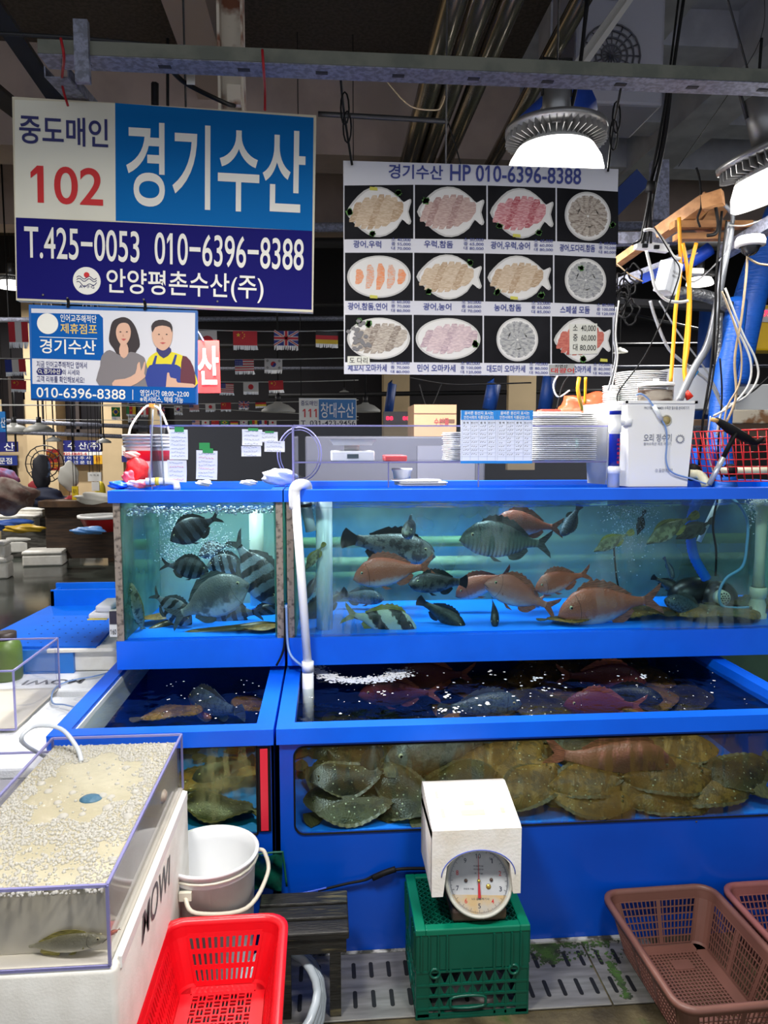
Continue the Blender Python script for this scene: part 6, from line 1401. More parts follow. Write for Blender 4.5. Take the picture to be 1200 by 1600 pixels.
def crate_wall(o, u, label_side):
    o, u = Vector(o), Vector(u); L_ = u.length; U_ = u.normalized(); n = U_.cross(Vector((0,0,1)))
    mb = MB()
    b3_ = lambda a0, a1, z0, z1, d=0, th=.004: mb.bar(o+U_*((a0+a1)/2)+Vector((0,0,z0))-n*d, o+U_*((a0+a1)/2)+Vector((0,0,z1))-n*d, a1-a0, th, n)
    b3_(0, L_, .142, H_-.016)                 # solid upper band
    for f in (.03,.1,.18,.26,.68,.76,.84,.92): b3_(L_*f, L_*f+.004, .142, H_-.018, -.004, .006)
    for z in (.004,.03,.066,.098,.136): mb.bar(o+Vector((0,0,z)), o+u+Vector((0,0,z)), .006, .006, n)
    for i in range(11):
        a0 = L_*i/10
        if i in (3,4,5,6): b3_(a0-.0025, a0+.0025, .066, .142)
        else: b3_(a0-.0025, a0+.0025, 0, .142)
    b3_(0,.028,0,.142); b3_(L_-.028,L_,0,.142); b3_(0,L_,0,.016)
    # handle opening frame
    hz, hx, hw, hh = .046, L_*.46, .048, .018
    mb.tube([o+U_*(hx+hw*max(-1,min(1,1.4*math.cos(a)))*1.0)+Vector((0,0,hz+hh*math.sin(a)))+n*.002 for a in [2*PI*i/20 for i in range(20)]], .004, 6, closed=True)
    for hx in (L_*.16, L_*.87): mb.tube([o+U_*(hx+.013*math.cos(a))+Vector((0,0,.132+.013*math.sin(a)))+n*.002 for a in [2*PI*i/14 for i in range(14)]], .004, 6, closed=True)
    # triangular webs between the bars
    for z in (.098,.066,.03):
        for i in range(1,9):
            if z == .03 and 2 < i < 7: continue
            a0 = L_*i/10+.003; a1 = L_*(i+1)/10-.003; vs = [o+U_*a0+Vector((0,0,z+.03)), o+U_*a0+Vector((0,0,z)), o+U_*((a0+a1)/2)+Vector((0,0,z)), o+U_*a1+Vector((0,0,z)), o+U_*a1+Vector((0,0,z+.03))]
            mb.add(vs, [(0,1,2),(2,3,4)])
    mb.build('side_wall', CG_, t)
crate_wall((X0,Y0,0),(X1-X0,0,0),'front'); crate_wall((X0,Y1,0),(0,Y0-Y1,0),'left'); crate_wall((X1,Y0,0),(0,Y1-Y0,0),'right'); crate_wall((X1,Y1,0),(X0-X1,0,0),'back')
MB().box((X0+.01,Y0+.01,.002),(X1-.01,Y1-.01,.006)).build('crate_bottom', CG_, t)
rc = random.Random(4)
blob('shell_pile','pale grey rags inside the green crate','rag',748,1540,1.95,.1,(1.0,.8,.35),M('rag_grey',(170,160,152),.8,c2=(90,84,80),sc=9,bump=.4,bsc=20),21)
# ================================================================ scale under its foam cover
sx_, sy_, sz_ = .405, 1.895, H_
t = thing('dial_scale', 'round dial spring scale with a red needle on the green crate', 'scale', (sx_, sy_, sz_))
BRNM = M('scale_brown', (52,38,32), .5, c2=(90,66,50), sc=8)
MB().rbox((sx_-.075,sy_-.045,sz_),(sx_+.075,sy_+.11,sz_+.035), .008).build('base', BRNM, t)
MB().rbox((sx_-.055,sy_+.035,sz_+.03),(sx_+.055,sy_+.12,sz_+.185), .015).build('housing', M('scale_green',(30,62,52),.4), t)
MB().cyl((sx_,sy_+.05,sz_+.19),(sx_,sy_+.05,sz_+.215), .02).build('neck', STEEL, t)
dc = at(748,1376,1.872); nrm = (Vector((0,0,EYE))-dc); nrm = Vector((nrm.x*.5, nrm.y, nrm.z*.75)).normalized()
ux = Vector((0,0,1)).cross(nrm).normalized()
ux = -Vector((0,0,1)).cross(-nrm).normalized() if ux.x < 0 else ux
uz = nrm.cross(ux); uz = uz if uz.z > 0 else -uz
X_ = Matrix((ux, -nrm, uz)).transposed().to_4x4(); X_.translation = dc      # local: x right, -y towards viewer, z up
R0 = .0905; CAPM = M('scale_rim', (196,196,184), .35)
mb = MB(); mb.X = X_; vs = []
mb.X = X_ @ Matrix.Rotation(PI/2, 4, 'X')    # lathe axis towards viewer
mb.lathe([(.001,-.03),(R0*.9,-.03),(R0,-.02),(R0+.002,.004),(R0-.002,.008),(R0-.007,.006),(R0-.008,.0)], (0,0,0), 56); mb.build('rim', CAPM, t)
mb = MB(); mb.X = X_; mb.prism([((R0-.006)*math.cos(i*PI/28), (R0-.006)*math.sin(i*PI/28)) for i in range(56)], -.001, .003)
RF_ = R0-.008
face = mb.build('dial_face', M('dial_face',(188,190,192),.45,c2=(178,182,184),sc=20), t)
mb = MB(); mb.X = X_; mb.prism([((RF_-.001)*math.cos(PI*1.14+PI*.72*i/20), (RF_-.001)*math.sin(PI*1.14+PI*.72*i/20)) for i in range(21)], -.0016, -.001); mb.build('rust_stain', M('dial_rust',(196,168,120),.6,c2=(184,178,166),sc=18), face)
mb = MB(); mb.X = X_
for i in range(200):
    a = i*2*PI/200; r1 = RF_-.003; r0 = r1-(.009 if i % 10 == 0 else .006 if i % 5 == 0 else .0035); w_ = .0004
    mb.bar((r0*math.cos(a),-.002,r0*math.sin(a)),(r1*math.cos(a),-.002,r1*math.sin(a)), w_*2, .0004, (0,1,0))
mb.build('graduation_marks', M('tick',(70,72,80),.5), face)
for lab, k in [('10',0)]+[(str(i), i) for i in range(1,10)]:
    a = PI/2-k*2*PI/10; r = RF_*.74; x, z = r*math.cos(a), r*math.sin(a); hw = .0035 if len(lab) == 1 else .007
    mb = MB(); mb.X = X_; mb.text(lab, x-hw, x+hw, z-.006, z+.006, 0, .01, y=-.0022); mb.build('numeral', TR_ if lab in ('2','4','6','8') else M('num_dark',(50,52,70),.5), face)
mb = MB(); mb.X = X_
for txt, x0, x1, z0, z1 in (('LG 금성계기사',-.020,.027,-.047,-.041),('2 kg',-.012,.012,.016,.020),('자동저울',-.014,.014,.034,.038),('최대용량',-.014,.014,.026,.030),('500',.03,.037,.055,.058),('상업용 저울',-.042,-.014,-.022,-.018)): mb.text(txt, x0, x1, z0, z1, 0, .01, y=-.0022)
mb.build('fine_lettering', M('tick'), face)
mb = MB(); mb.X = X_; mb.prism([(-.0012,0),(.0012,0),(.0006,.062),(-.0006,.062)], -.006, -.005).prism([(-.0022,0),(.0022,0),(.0046,-.042),(-.0036,-.042)], -.006, -.005); mb.build('needle', M('needle_red',(180,24,34),.4), t)
mb = MB(); mb.X = X_ @ Matrix.Rotation(PI/2, 4, 'X'); mb.cyl((0,0,.004),(0,0,.009), .0045, .004, 16); mb.cyl((.026,-.014,.001),(.026,-.014,.003), .007, .006, 16); mb.build('brass_boss', M('brass',(214,180,80),.25,.9), t)
mb = MB(); mb.X = X_ @ Matrix.Rotation(PI/2, 4, 'X'); mb.cyl((-.035,.0,.001),(-.035,.0,.004), .0045, None, 14); mb.cyl((.034,.003,.001),(.034,.003,.004), .0045, None, 14); mb.build('face_screw', BRNM, t)
mb = MB(); mb.X = X_; mb.grid(lambda u, v: ((R0-.006)*v*math.cos(u*2*PI), -.010-.006*(1-v*v), (R0-.006)*v*math.sin(u*2*PI)), 40, 6); mb.build('dial_glass', GL('dial_glass',(250,250,250),.55,.05), t)
# foam cover: open box with an arched mouth and slanted shoulder
t = thing('foam_cover', 'white foam box turned over the dial scale with an arched cut and tan tape', 'cover', (.4,1.9,.3))
hx0, hx1, hyf, hyb = .272, .512, 1.835, 2.055
zT = at(750,1296,hyf).z; zB0 = at(680,1402,hyf).z
WF = M('cover_foam', (240,238,232), .65, c2=(228,222,208), sc=9, bump=.12, bsc=120)
ztb = zT+.008
ac, arx, arz, azc = (hx0+hx1)/2+.005, .094, .095, zB0+.055
# front face with arch: strips
mb = MB(); n = 24; thk = .018
xs = [hx0+(hx1-hx0)*i/n for i in range(n+1)]
def arch(x):
    k = (x-ac)/arx
    return azc+arz*math.sqrt(max(0,1-k*k))*.72 if abs(k) < 1 else None
pts_top = [(x, zT) for x in xs]; pts_bot = []
inner = []
for i in range(n):
    xa_, xb_ = xs[i], xs[i+1]; za, zb_ = arch(xa_), arch(xb_)
    za = zB0 if za is None else za; zb_ = zB0 if zb_ is None else zb_
    mb.prism([(xa_,za),(xb_,zb_),(xb_,zT-.0),(xa_,zT-.0)], hyf, hyf+thk)
mb.build('arched_front', WF, t)
MB().rbox((hx0,hyf+.004,zB0-.005),(hx0+thk,hyb,zT), .006, 0, 3).build('side', WF, t); MB().rbox((hx1-thk,hyf+.004,zB0-.005),(hx1,hyb,zT), .006, 0, 3).build('side', WF, t)
mb = MB(); pr = [(hyf,zT-.008),(hyf+.006,zT+.002),(hyf+.014,zT+.006),(hyb-.05,ztb+.03),(hyb-.03,ztb+.034),(hyb-.008,ztb+.028),(hyb,ztb+.01),(hyb,zT-.03),(hyf+.01,zT-.03)]
mb.prism(pr, hx0, hx1, 0, 'yz'); mb.build('top', WF, t)
MB().box((hx0,hyb-thk,zB0),(hx1,hyb,zT)).build('back', WF, t)
def top_z(y): return zT+.006+(ztb+.03-zT-.006)*(y-hyf-.014)/(hyb-.05-hyf-.014)
for (xa_, xb_, ya, yb_) in ((.36,.425,1.885,1.905),(.375,.402,1.925,1.942),(.305,.315,1.88,1.915),(.30,.308,1.955,1.985),(.47,.482,1.89,1.91)):
    mb = MB(); mb.add([(xa_,ya,top_z(ya)+.001),(xb_,ya,top_z(ya)+.001),(xb_,yb_,top_z(yb_)+.001),(xa_,yb_,top_z(yb_)+.001)], [(0,1,2,3)]); mb.build('tape_mark', M('tape_tan',(228,206,160),.6), t)
mb = MB(); mb.tube([(ac+arx*1.06*math.cos(a), hyf-.001, azc+arz*.72*1.05*math.sin(a)) for a in [PI*i/20 for i in range(21)]], .0012, 4); mb.build('pen_line', M('pen_blue',(50,80,190),.5), t)
# ================================================================ things standing on the upper tanks
ZT = 1.378
def sheet(x0, x1, y0, y1, z0, z1, name, label, cat='panel'):
    t = thing(name, label, cat, ((x0+x1)/2, y0, z0)); return t
# acrylic splash guards
gl, gr = at(235,665,2.72), at(457,662,2.72)
t = thing('acrylic_guard', 'clear acrylic splash guard standing on the upper left tank with notes taped on', 'splash guard', (gl.x,2.72,ZT))
zg = gl.z
MB().box((gl.x,2.72,ZT),(gr.x,2.725,zg)).build('front_sheet', CLEAR, t); MB().box((gl.x,2.72,ZT),(gl.x+.004,3.2,zg)).build('end_sheet', CLEAR, t)
MB().bar((gl.x,2.7225,zg),(gr.x,2.7225,zg), .006,.006).bar((gl.x+.002,2.72,zg),(gl.x+.002,3.2,zg), .006,.006).bar((gr.x,2.7225,ZT),(gr.x,2.7225,zg), .006,.006,(0,1,0)).bar((gl.x,2.7225,ZT),(gl.x,2.7225,zg), .005,.005,(0,1,0)).build('polished_edge', EDGE, t)
cl, crr = at(458,665,2.76), at(950,660,2.76); zs = at(700,722,2.76).z
t = thing('acrylic_case', 'long clear acrylic case with a shelf standing on the upper right tank', 'case', (cl.x,2.76,ZT))
MB().box((cl.x,2.76,ZT),(crr.x,2.765,cl.z)).box((cl.x,2.76,ZT),(cl.x+.004,3.15,cl.z)).build('front_sheet', CLEAR, t)
MB().box((cl.x,2.766,zs-.004),(crr.x,3.15,zs)).build('shelf', CLEAR, t)
mb = MB(); mb.bar((cl.x,2.7625,cl.z),(crr.x,2.7625,cl.z), .006,.006).bar((cl.x,2.7625,zs),(crr.x,2.7625,zs), .005,.006).bar((cl.x,2.7625,ZT),(cl.x,2.7625,cl.z), .006,.006,(0,1,0))
xm = at(607,722,2.76).x; mb.bar((xm,2.7625,ZT),(xm,2.7625,zs), .005,.005,(0,1,0)); xm = at(748,722,2.76).x; mb.bar((xm,2.7625,ZT),(xm,2.7625,zs), .005,.005,(0,1,0)); mb.build('polished_edge', EDGE, t)
# notes
NP = M('note_white', (226,230,240), .7); SCR = M('scribble', (120,130,160), .6); GRT = M('tape_green', (30,140,70), .5)
def note(x0, y0, x1, y1, label, rot=0, n=6, tape=True, Y=2.715, red=False):
    a, b = at(x0,y0,Y), at(x1,y1,Y); c = (a+b)/2; w_, h_ = b.x-a.x, a.z-b.z
    t = thing('paper_note', label, 'note', (0,0,0), 'handwritten notes on the acrylic guard')
    MB().grid(lambda u, v: ((u-.5)*w_, .003*math.sin(v*4), (v-.5)*h_), 2, 6).build('paper', NP, t, False)
    mb = MB(); rn = random.Random(x0)
    for i in range(n):
        z = h_*(.38-.76*i/max(1,n-1)); x = -w_*.38
        while x < w_*.3:
            l = rn.uniform(.04,.12)*w_; mb.bar((x,-.003,z+rn.uniform(-.002,.002)),(x+l,-.003,z+rn.uniform(-.004,.004)), .0012,.0006,(0,1,0), 1 if red and i % 3 == 1 else 0); x += l*1.35
    mb.build('handwriting', [SCR, M('scribble_red',(220,90,100),.6)], t, False)
    if tape: MB().box((-w_*.2,-.004,h_*.42),(w_*.3,-.003,h_*.58)).build('green_tape', GRT, t, False)
    t.location = c; t.rotation_euler = (0,rot,0); return t
note(264,671,294,718,'upper long white note at the left end of the splash guard', .02, 7)
note(261,719,292,753,'lower white note with red lines at the left end of the splash guard', .03, 5, False, 2.714, True)
note(306,704,340,749,'white note with green tape alone in the middle of the splash guard', .04, 7, True, red=True)
note(378,671,410,696,'wide white note, top left of the cluster at the right of the splash guard', .02, 4)
note(377,697,408,713,'small white note under the wide one in the cluster', 0, 3, False)
note(406,675,434,691,'small white note with green tape, top of the cluster right side', 0, 3, True, 2.716)
note(413,689,445,706,'lowest right white note of the cluster', .02, 3, False, 2.713)
a = at(320,697,2.713); tag(MB().box((a.x-.02,2.712,a.z-.012),(a.x+.018,2.714,a.z+.012)).build('green_tape', GRT), 'green tape piece above the lone middle note', 'tape')
blob('paper_heap','crumpled white plastic sheets leaning behind the splash guard near the elbow pipe','plastic sheet',436,745,2.85,.06,(1.1,.5,.5),M('crumple',(214,222,240),.5,bump=.6,bsc=40),31)
blob('froth_clump','white froth clump on the tank top left of the elbow pipe','froth',389,754,2.85,.02,(1.6,.8,.5),FW,32)
blob('froth_clump','white froth clump on the tank top beside the pail','froth',318,755,2.85,.022,(1.4,.8,.5),FW,33)
for x in (238, 252):
    wire([at(x-2 if x == 252 else x+1,640 if x == 238 else 632,2.70), at(x+(4 if x == 252 else -4),758,2.70)], .0028, GL('clear_tube',(220,230,240),1,.05,haze=(220,226,232),haze_amt=.3,hlo=0,hhi=.3), 'clear_tube', 'thin clear tube hanging in front of the pail, %s of two' % ('left' if x == 238 else 'right'), 'tube')
# pail
pc = at(236,752,2.95); pc.z = ZT
t = thing('pail', 'white pail with two red bands and a raised handle on the upper left tank', 'pail', pc)
zr = at(236,680,2.95).z-ZT; R1 = .098; R0_ = .074; rad = lambda z: R0_+(R1-R0_)*z/zr
MB().lathe([(.001,.003),(R0_,.003),(rad(.03),.03),(rad(zr*.72),zr*.72),(rad(zr),zr),(rad(zr)-.004,zr),(R0_-.004,.01)], pc, 40).build('body', WHITE, t)
mb = MB()
for z in (zr*.80, zr*.87, zr*.94, zr): mb.lathe([(rad(z)-.002,z-.008),(rad(z)+.005,z-.006),(rad(z)+.005,z+.002),(rad(z)-.002,z+.003)], pc, 40)
mb.build('rim_ribs', M('pail_rib',(226,220,214),.4), t)
mb = MB(); 
for z0, z1 in ((zr*.50,zr*.70),(.004,zr*.13)): mb.lathe([(rad(z0)+.0012,z0),(rad(z1)+.0012,z1)], pc, 40)
mb.build('red_band', M('band_red',(226,24,50),.4), t)
zt2 = at(243,634,2.95).z-ZT
mb = MB(); mb.tube([pc+Vector((-R1*.75,-.03,zr*.85)), pc+Vector((-R1*.68,-.02,zr*1.15)), pc+Vector((-.02,0,zt2-.012)), pc+Vector((.012,0,zt2)), pc+Vector((.045,0,zt2-.02)), pc+Vector((R1*.7,.02,zr*1.1)), pc+Vector((R1*.75,.03,zr*.85))], .0045, 7, sub=6); mb.build('handle', M('handle_cream'), t)
tag(MB().cbox(pc+Vector((.012,0,zt2+.004)), (.02,.014,.02)).build('hook', M('hook_orange',(220,120,40),.5)), 'orange hook holding the pail handle under the small sign', 'hook')
# red bag, glove bits
blob('red_pouch','red cloth pouch tied at the neck beside the pail','pouch',213,735,2.80,.055,(.75,.55,.85),M('pouch',(206,30,34),.6,bump=.5,bsc=30),41,amp=.12)
blob('pouch_top','pale twisted top of the red pouch','pouch neck',207,711,2.80,.022,(1.1,.6,.6),M('pouch_top',(230,150,140),.6,bump=.4,bsc=40),42)
blob('blue_glove','crumpled blue glove at the left end of the tank top','glove',186,758,2.74,.026,(1.3,.8,.55),M('glove_blue',(20,90,210),.5,bump=.5,bsc=40),43)
blob('pink_glove','pink rubber glove above the crumpled blue one','glove',200,746,2.76,.022,(.9,.8,1.1),M('glove_pink',(226,70,90),.5,bump=.5,bsc=40),44)
blob('net_bag','white and pink netted scraps between the gloves and the pail','netting',220,756,2.74,.03,(1.5,.7,.5),M('netbag',(230,214,214),.6,c2=(214,90,110),sc=20,bump=.8,bsc=50),45)
t = thing('drain_elbow', 'white pipe elbow lying on the upper left tank in front of the pail', 'pipe', at(255,758,2.72))
MB().tube([at(228,752,2.72), at(262,752,2.72), at(274,754,2.72), at(277,764,2.70)], .0125, 10, sub=4).build('elbow', PVC, t); MB().cyl(at(243,752,2.72), at(249,752,2.72), .0145).build('yellow_ring', M('ring_y',(214,190,60),.5), t)
# digital scale behind the case
p = at(552,722,2.95); zc = at(552,718,2.95).z
t = thing('digital_scale', 'white flat digital scale with a shallow tray on the case shelf', 'scale', p)
x0, x1 = at(517,720,2.95).x, at(583,720,2.95).x
zz0 = zs+.001
MB().rbox((x0,2.86,zz0),(x1,3.06,zz0+.04), .005).build('body', WHITE, t); MB().box(((x0+x1)/2-.022,2.856,zz0+.012),((x0+x1)/2+.022,2.861,zz0+.028)).build('display', M('display',(60,74,80),.2), t)
MB().cyl(((x0+x1)/2,2.96,zz0+.04),((x0+x1)/2,2.96,zz0+.062), .03).build('support', WHITE, t)
mb = MB(); mb.add([(x0+.01,2.87,zz0+.062),(x1-.01,2.87,zz0+.062),(x1-.01,3.05,zz0+.062),(x0+.01,3.05,zz0+.062),(x0-.005,2.855,zz0+.085),(x1+.005,2.855,zz0+.085),(x1+.005,3.065,zz0+.085),(x0-.005,3.065,zz0+.085)], [(0,1,2,3),(0,1,5,4),(1,2,6,5),(2,3,7,6),(3,0,4,7)]); mb.build('tray', WHITE, t)
tag(MB().rbox((at(600,722,2.9).x,2.85,zz0),(at(634,722,2.9).x,2.99,zz0+.022), .004).build('red_plastic_cover', M('lid_red',(210,60,60),.5)), 'small red lid lying right of the digital scale', 'lid')
t = thing('white_tub', 'white tub standing under the case shelf', 'tub', at(628,752,2.95)); q = at(628,752,2.95)
MB().lathe([(.03,0),(.038,.055),(.042,.056),(.042,.065),(.001,.065)], (q.x,2.95,ZT), 24).build('body', WHITE, t)
# clear round lid leaning behind the guard
c = at(468,710,2.9); t = thing('round_lid', 'large round clear lid leaning behind the acrylic case', 'lid', c)
mb = MB(); mb.tube([c+Vector((.085*math.cos(i*PI/18),0,.105*math.sin(i*PI/18))) for i in range(36)], .003, 5, closed=True).tube([c+Vector((.075*math.cos(i*PI/18),0,.095*math.sin(i*PI/18))) for i in range(36)], .002, 5, closed=True); mb.build('rim', EDGE, t)
# foam trays
TRAY = M('tray_white', (240,240,238), .6)
def tray_stack(px, py, Y, w_, d_, n, step, z0, label, group, oval=False, jit=.002):
    p = at(px, py, Y); rj = random.Random(px); first = None
    for i in range(n):
        if first is None:
            mb = MB(); seg = 28
            def ring(k, z): 
                out = []
                for j in range(seg):
                    a = 2*PI*j/seg; ca, sa = math.cos(a), math.sin(a); e = 1 if oval else .35
                    out.append((w_/2*k*math.copysign(abs(ca)**e, ca), d_/2*k*math.copysign(abs(sa)**e, sa), z))
                return out
            rs = [ring(.86,.001), ring(.97,step*.9), ring(1,step*.95), ring(1,step*.55), ring(.98,step*.5)]
            mb.add([v for r_ in rs for v in r_], [tuple(range(seg))[::-1]]+[(a_*seg+k, a_*seg+(k+1) % seg, (a_+1)*seg+(k+1) % seg, (a_+1)*seg+k) for a_ in range(4) for k in range(seg)], 0, True)
            first = o = mb.build('foam_tray' if not oval else 'foam_bowl', TRAY, None, False)
        else: o = first.copy(); COL.objects.link(o)
        o.location = (p.x+rj.uniform(-jit,jit), Y+rj.uniform(-jit,jit), z0+i*step); o.rotation_euler = (0,0,rj.uniform(-.02,.02)); tag(o, label, 'tray' if not oval else 'bowl', group)
    return p
tray_stack(874,720,2.92,.262,.19,24,.0078,zs+.001,'white foam tray in the neat stack right of the price notices','white foam trays stacked beside the notices')
tray_stack(712,720,2.92,.09,.19,15,.0075,zs+.001,'white foam tray in the low stack behind the left price notice','white foam trays behind the left notice', jit=.004)
tray_stack(865,652,2.88,.20,.15,2,.012,at(865,652,2.88).z-.004,'flat white tray lying loose on top of the neat stack','loose trays on the stack', jit=.01)
tray_stack(655,752,2.85,.19,.12,3,.008,ZT+.001,'white foam tray lying under the case shelf','trays under the case shelf', jit=.012)
tray_stack(1000,640,3.3,.225,.225,22,.0092,at(1000,652,3.3).z,'white round foam bowl in the tall stack behind the filter box','tall stack of white bowls', True)
tray_stack(954,640,3.3,.07,.1,16,.0085,at(954,650,3.3).z,'white foam bowl in the narrow stack left of the tall stack','narrow stack of white bowls', True)
for x, y, w_ in ((1000,652,.3),(954,650,.1)): 
    p = at(x,y,3.3); tag(MB().box((p.x-w_/2,3.18,1.38),(p.x+w_/2,3.42,p.z-.001)).build('crate_block', M('block_teal',(120,170,160),.5)), 'pale teal crate under the %s bowl stack' % ('tall' if x == 1000 else 'narrow'), 'crate')
p = at(862,648,2.86); tag(MB().rbox((p.x-.05,2.83,p.z+.012),(p.x+.03,2.9,p.z+.02), .004).build('red_wrapper', M('wrap_red',(214,60,40),.5)), 'red and white wrapper on top of the tray stack', 'wrapper')
# notices
def notice(x0, x1, label, sd):
    a, b = at(x0,641,2.755), at(x1,724,2.755); w_, h_ = b.x-a.x, a.z-b.z
    t = thing('price_notice', label, 'notice', (a.x,2.752,b.z), 'blue topped origin notices')
    MB().box((a.x,2.752,b.z),(b.x,2.756,a.z)).build('sheet', M('notice_white',(226,232,246),.5), t)
    MB().box((a.x,2.7505,a.z-h_*.18),(b.x,2.752,a.z)).box((a.x,2.7505,b.z),(b.x,2.752,b.z+h_*.05)).build('blue_header', M('notice_blue',(10,130,210),.5), t)
    mb = MB(); mb.text('올바른 원산지 표시는', a.x+w_*.1, b.x-w_*.1, a.z-h_*.085, a.z-h_*.02, 0, .03, y=2.75); mb.text('안전사회의 지름길입니다.', a.x+w_*.08, b.x-w_*.08, a.z-h_*.165, a.z-h_*.1, 0, .03, y=2.75); mb.build('header_lettering', TW, t)
    mb = MB(); mb.text('품 목  원산지  품 목  원산지', a.x+w_*.06, b.x-w_*.04, a.z-h_*.255, a.z-h_*.215, 0, .02, y=2.7512)
    for i in range(10): z = a.z-h_*(.2+.075*i); mb.box((a.x+w_*.03,2.7513,z),(b.x-w_*.03,2.7518,z+.0008), 1)
    for f in (.03,.27,.5,.74,.97): mb.box((a.x+w_*f,2.7513,b.z+h_*.06),(a.x+w_*f+.0008,2.7518,a.z-h_*.19), 1)
    rn = random.Random(sd)
    for i in range(8):
        for f in (.07,.3,.54,.78):
            z = a.z-h_*(.31+.075*i); x = a.x+w_*f
            for q_ in range(rn.choice((2,3,3))): mb.bar((x+q_*.008,2.751,z+rn.uniform(-.002,.002)),(x+q_*.008+.005,2.751,z+rn.uniform(.001,.006)), .0013,.0006,(0,1,0), 0)
    mb.build('table_lettering', [INK, M('rule_grey',(150,160,180),.5)], t)
notice(720,775,'left one of two blue headed price notices on the acrylic case', 1); notice(776,831,'right one of two blue headed price notices on the acrylic case', 2)
# green glass panel
a, b = at(905,658,3.0), at(962,722,3.0)
tag(MB().box((a.x,3.0,b.z),(b.x,3.04,a.z)).build('teal_tub', M('teal_p',(120,200,180),.4)), 'pale teal plastic tub right of the tray stack', 'tub')
# filter box
fx0, fx1 = at(983,750,2.74).x, at(1074,750,2.74).x; ztop = at(1030,628,2.74).z
t = thing('filter_box', 'white square water filter box with printed lettering on the upper right tank', 'filter', ((fx0+fx1)/2,2.74,ZT))
mb = MB(); k = .018
vs = [(fx0,2.74,ZT),(fx1,2.74,ZT),(fx1,3.0,ZT),(fx0-.07,3.0,ZT),(fx0-k,2.735,ztop),(fx1+k,2.735,ztop),(fx1+k,3.02,ztop),(fx0-.07-k,3.02,ztop)]
mb.add(vs, [(0,3,2,1),(0,1,5,4),(1,2,6,5),(2,3,7,6),(3,0,4,7),(4,5,6,7)]); mb.build('body', WHITE, t)
mb = MB(); mb.box((fx0-k-.01,2.728,ztop-.006),(fx1+k+.006,2.74,ztop+.004)).box((fx0-k-.02,2.728,ztop-.006),(fx0-k+.0,3.02,ztop+.004)).box((fx1+k-.006,2.728,ztop-.006),(fx1+k+.006,3.02,ztop+.004)); mb.build('top_flange', WHITE, t)
c = at(1041,657,2.735); mb = MB(); mb.tube([c+Vector((.019*math.cos(i*PI/12),-.001,.019*math.sin(i*PI/12))) for i in range(24)], .003, 6, closed=True); mb.build('port_ring', M('ring_dotted',(170,166,150),.5), t)
MB().cyl(c+Vector((0,-.001,0)), c+Vector((0,.004,0)), .017).build('port', M('port_tan',(176,160,110),.4), t)
LG_ = M('letter_pale', (130,134,146), .5); yy_ = 2.7335
def ftext(s_, x0, y0, x1, y1, off=.02, m_=LG_):
    p, q = at(x0,y1,2.737), at(x1,y0,2.737); mb = MB(); mb.text(s_, p.x, q.x, p.z, q.z, 0, off, y=2.7335); mb.build('lettering', m_, t)
ftext('PROTEIN SKIMMER 수족관 필수품 분리배기기', 1006,635,1076,640); ftext('오리 정수기', 1005,678,1049,690, .03); ftext('활어수족관 제조 여과기', 1005,691,1048,696, .01); ftext('ⓓ 동양이앤지', 1023,732,1050,738, .02)
c = at(1062,686,2.737); mb = MB(); rr = .018
for i in range(14): a_ = i*2*PI/14; mb.bar((c.x+rr*.7*math.cos(a_),2.7335,c.z+rr*.7*math.sin(a_)),(c.x+rr*math.cos(a_+.25),2.7335,c.z+rr*math.sin(a_+.25)), .0022,.0008,(0,1,0))
mb.tube([(c.x+.0125*math.cos(i*PI/10),2.7335,c.z+.0125*math.sin(i*PI/10)) for i in range(20)], .001, 4, closed=True); mb.build('emblem', LG_, t)
# jar on the filter
c = at(1024,625,2.87); c.z = ztop
t = thing('filter_jar', 'clear jar of brown scum with a white lid on top of the filter box', 'jar', c)
hj = at(1024,602,2.87).z-ztop; rj_ = .068
MB().lathe([(rj_,0),(rj_,hj)], c, 36).build('glass', GL('jar_glass',(236,236,236),.8), t)
MB().lathe([(.001,0),(rj_-.004,0),(rj_-.004,hj*.72)], c, 36).build('scum', M('scum',(176,164,150),.5,c2=(92,66,48),sc=9,stretch=(1,1,4),lo=.45,hi=.55), t)
MB().lathe([(rj_+.003,hj-.004),(rj_+.003,hj+.008),(rj_*.6,hj+.012),(.001,hj+.012)], c, 36).build('lid', WHITE, t)
MB().cyl((c.x,c.y,hj+c.z+.01),(c.x,c.y,hj+c.z+.026), .012).build('knob', WHITE, t)
# labelled tube left of the filter
x = at(960,700,2.72).x; za = lambda y: at(960,y,2.72).z
t = thing('skimmer_tube', 'upright tube with a blue sleeve and red lettering left of the filter box', 'tube', (x,2.72,ZT))
MB().lathe([(.022,ZT),(.022,za(740)),(.0235,za(740)),(.0235,za(730)),(.020,za(729)),(.020,za(676)),(.0235,za(675)),(.0235,za(664)),(.021,za(662)),(.021,za(650)),(.022,za(649)),(.022,za(642)),(.022,za(633)),(.001,za(633))], (x,2.72,0), 28).build('tube', PVC, t)
SLV = M('sleeve_blue', (20,40,150), .3)
MB().lathe([(.0206,za(728)),(.0206,za(678))], (x,2.72,0), 28).lathe([(.0226,za(648)),(.0226,za(642))], (x,2.72,0), 28).build('blue_sleeve', SLV, t)
mb = MB()
for i, ch in enumerate('오리거품기통'): 
    z = za(684)-i*(za(684)-za(726))/6; mb.text(ch, x+.001, x+.013, z-.013, z-.003, 0, .03, y=2.6985)
mb.build('lettering', TR_, t)
q = at(980,660,2.76); MB().tube([(x,2.72,q.z),(x+.035,2.735,q.z),(x+.06,2.76,q.z)], .014, 12, sub=3).lathe([(.024,-.012),(.026,.012),(.001,.012)], (x+.05,2.745,q.z), 20).build('side_port', PVC, t)
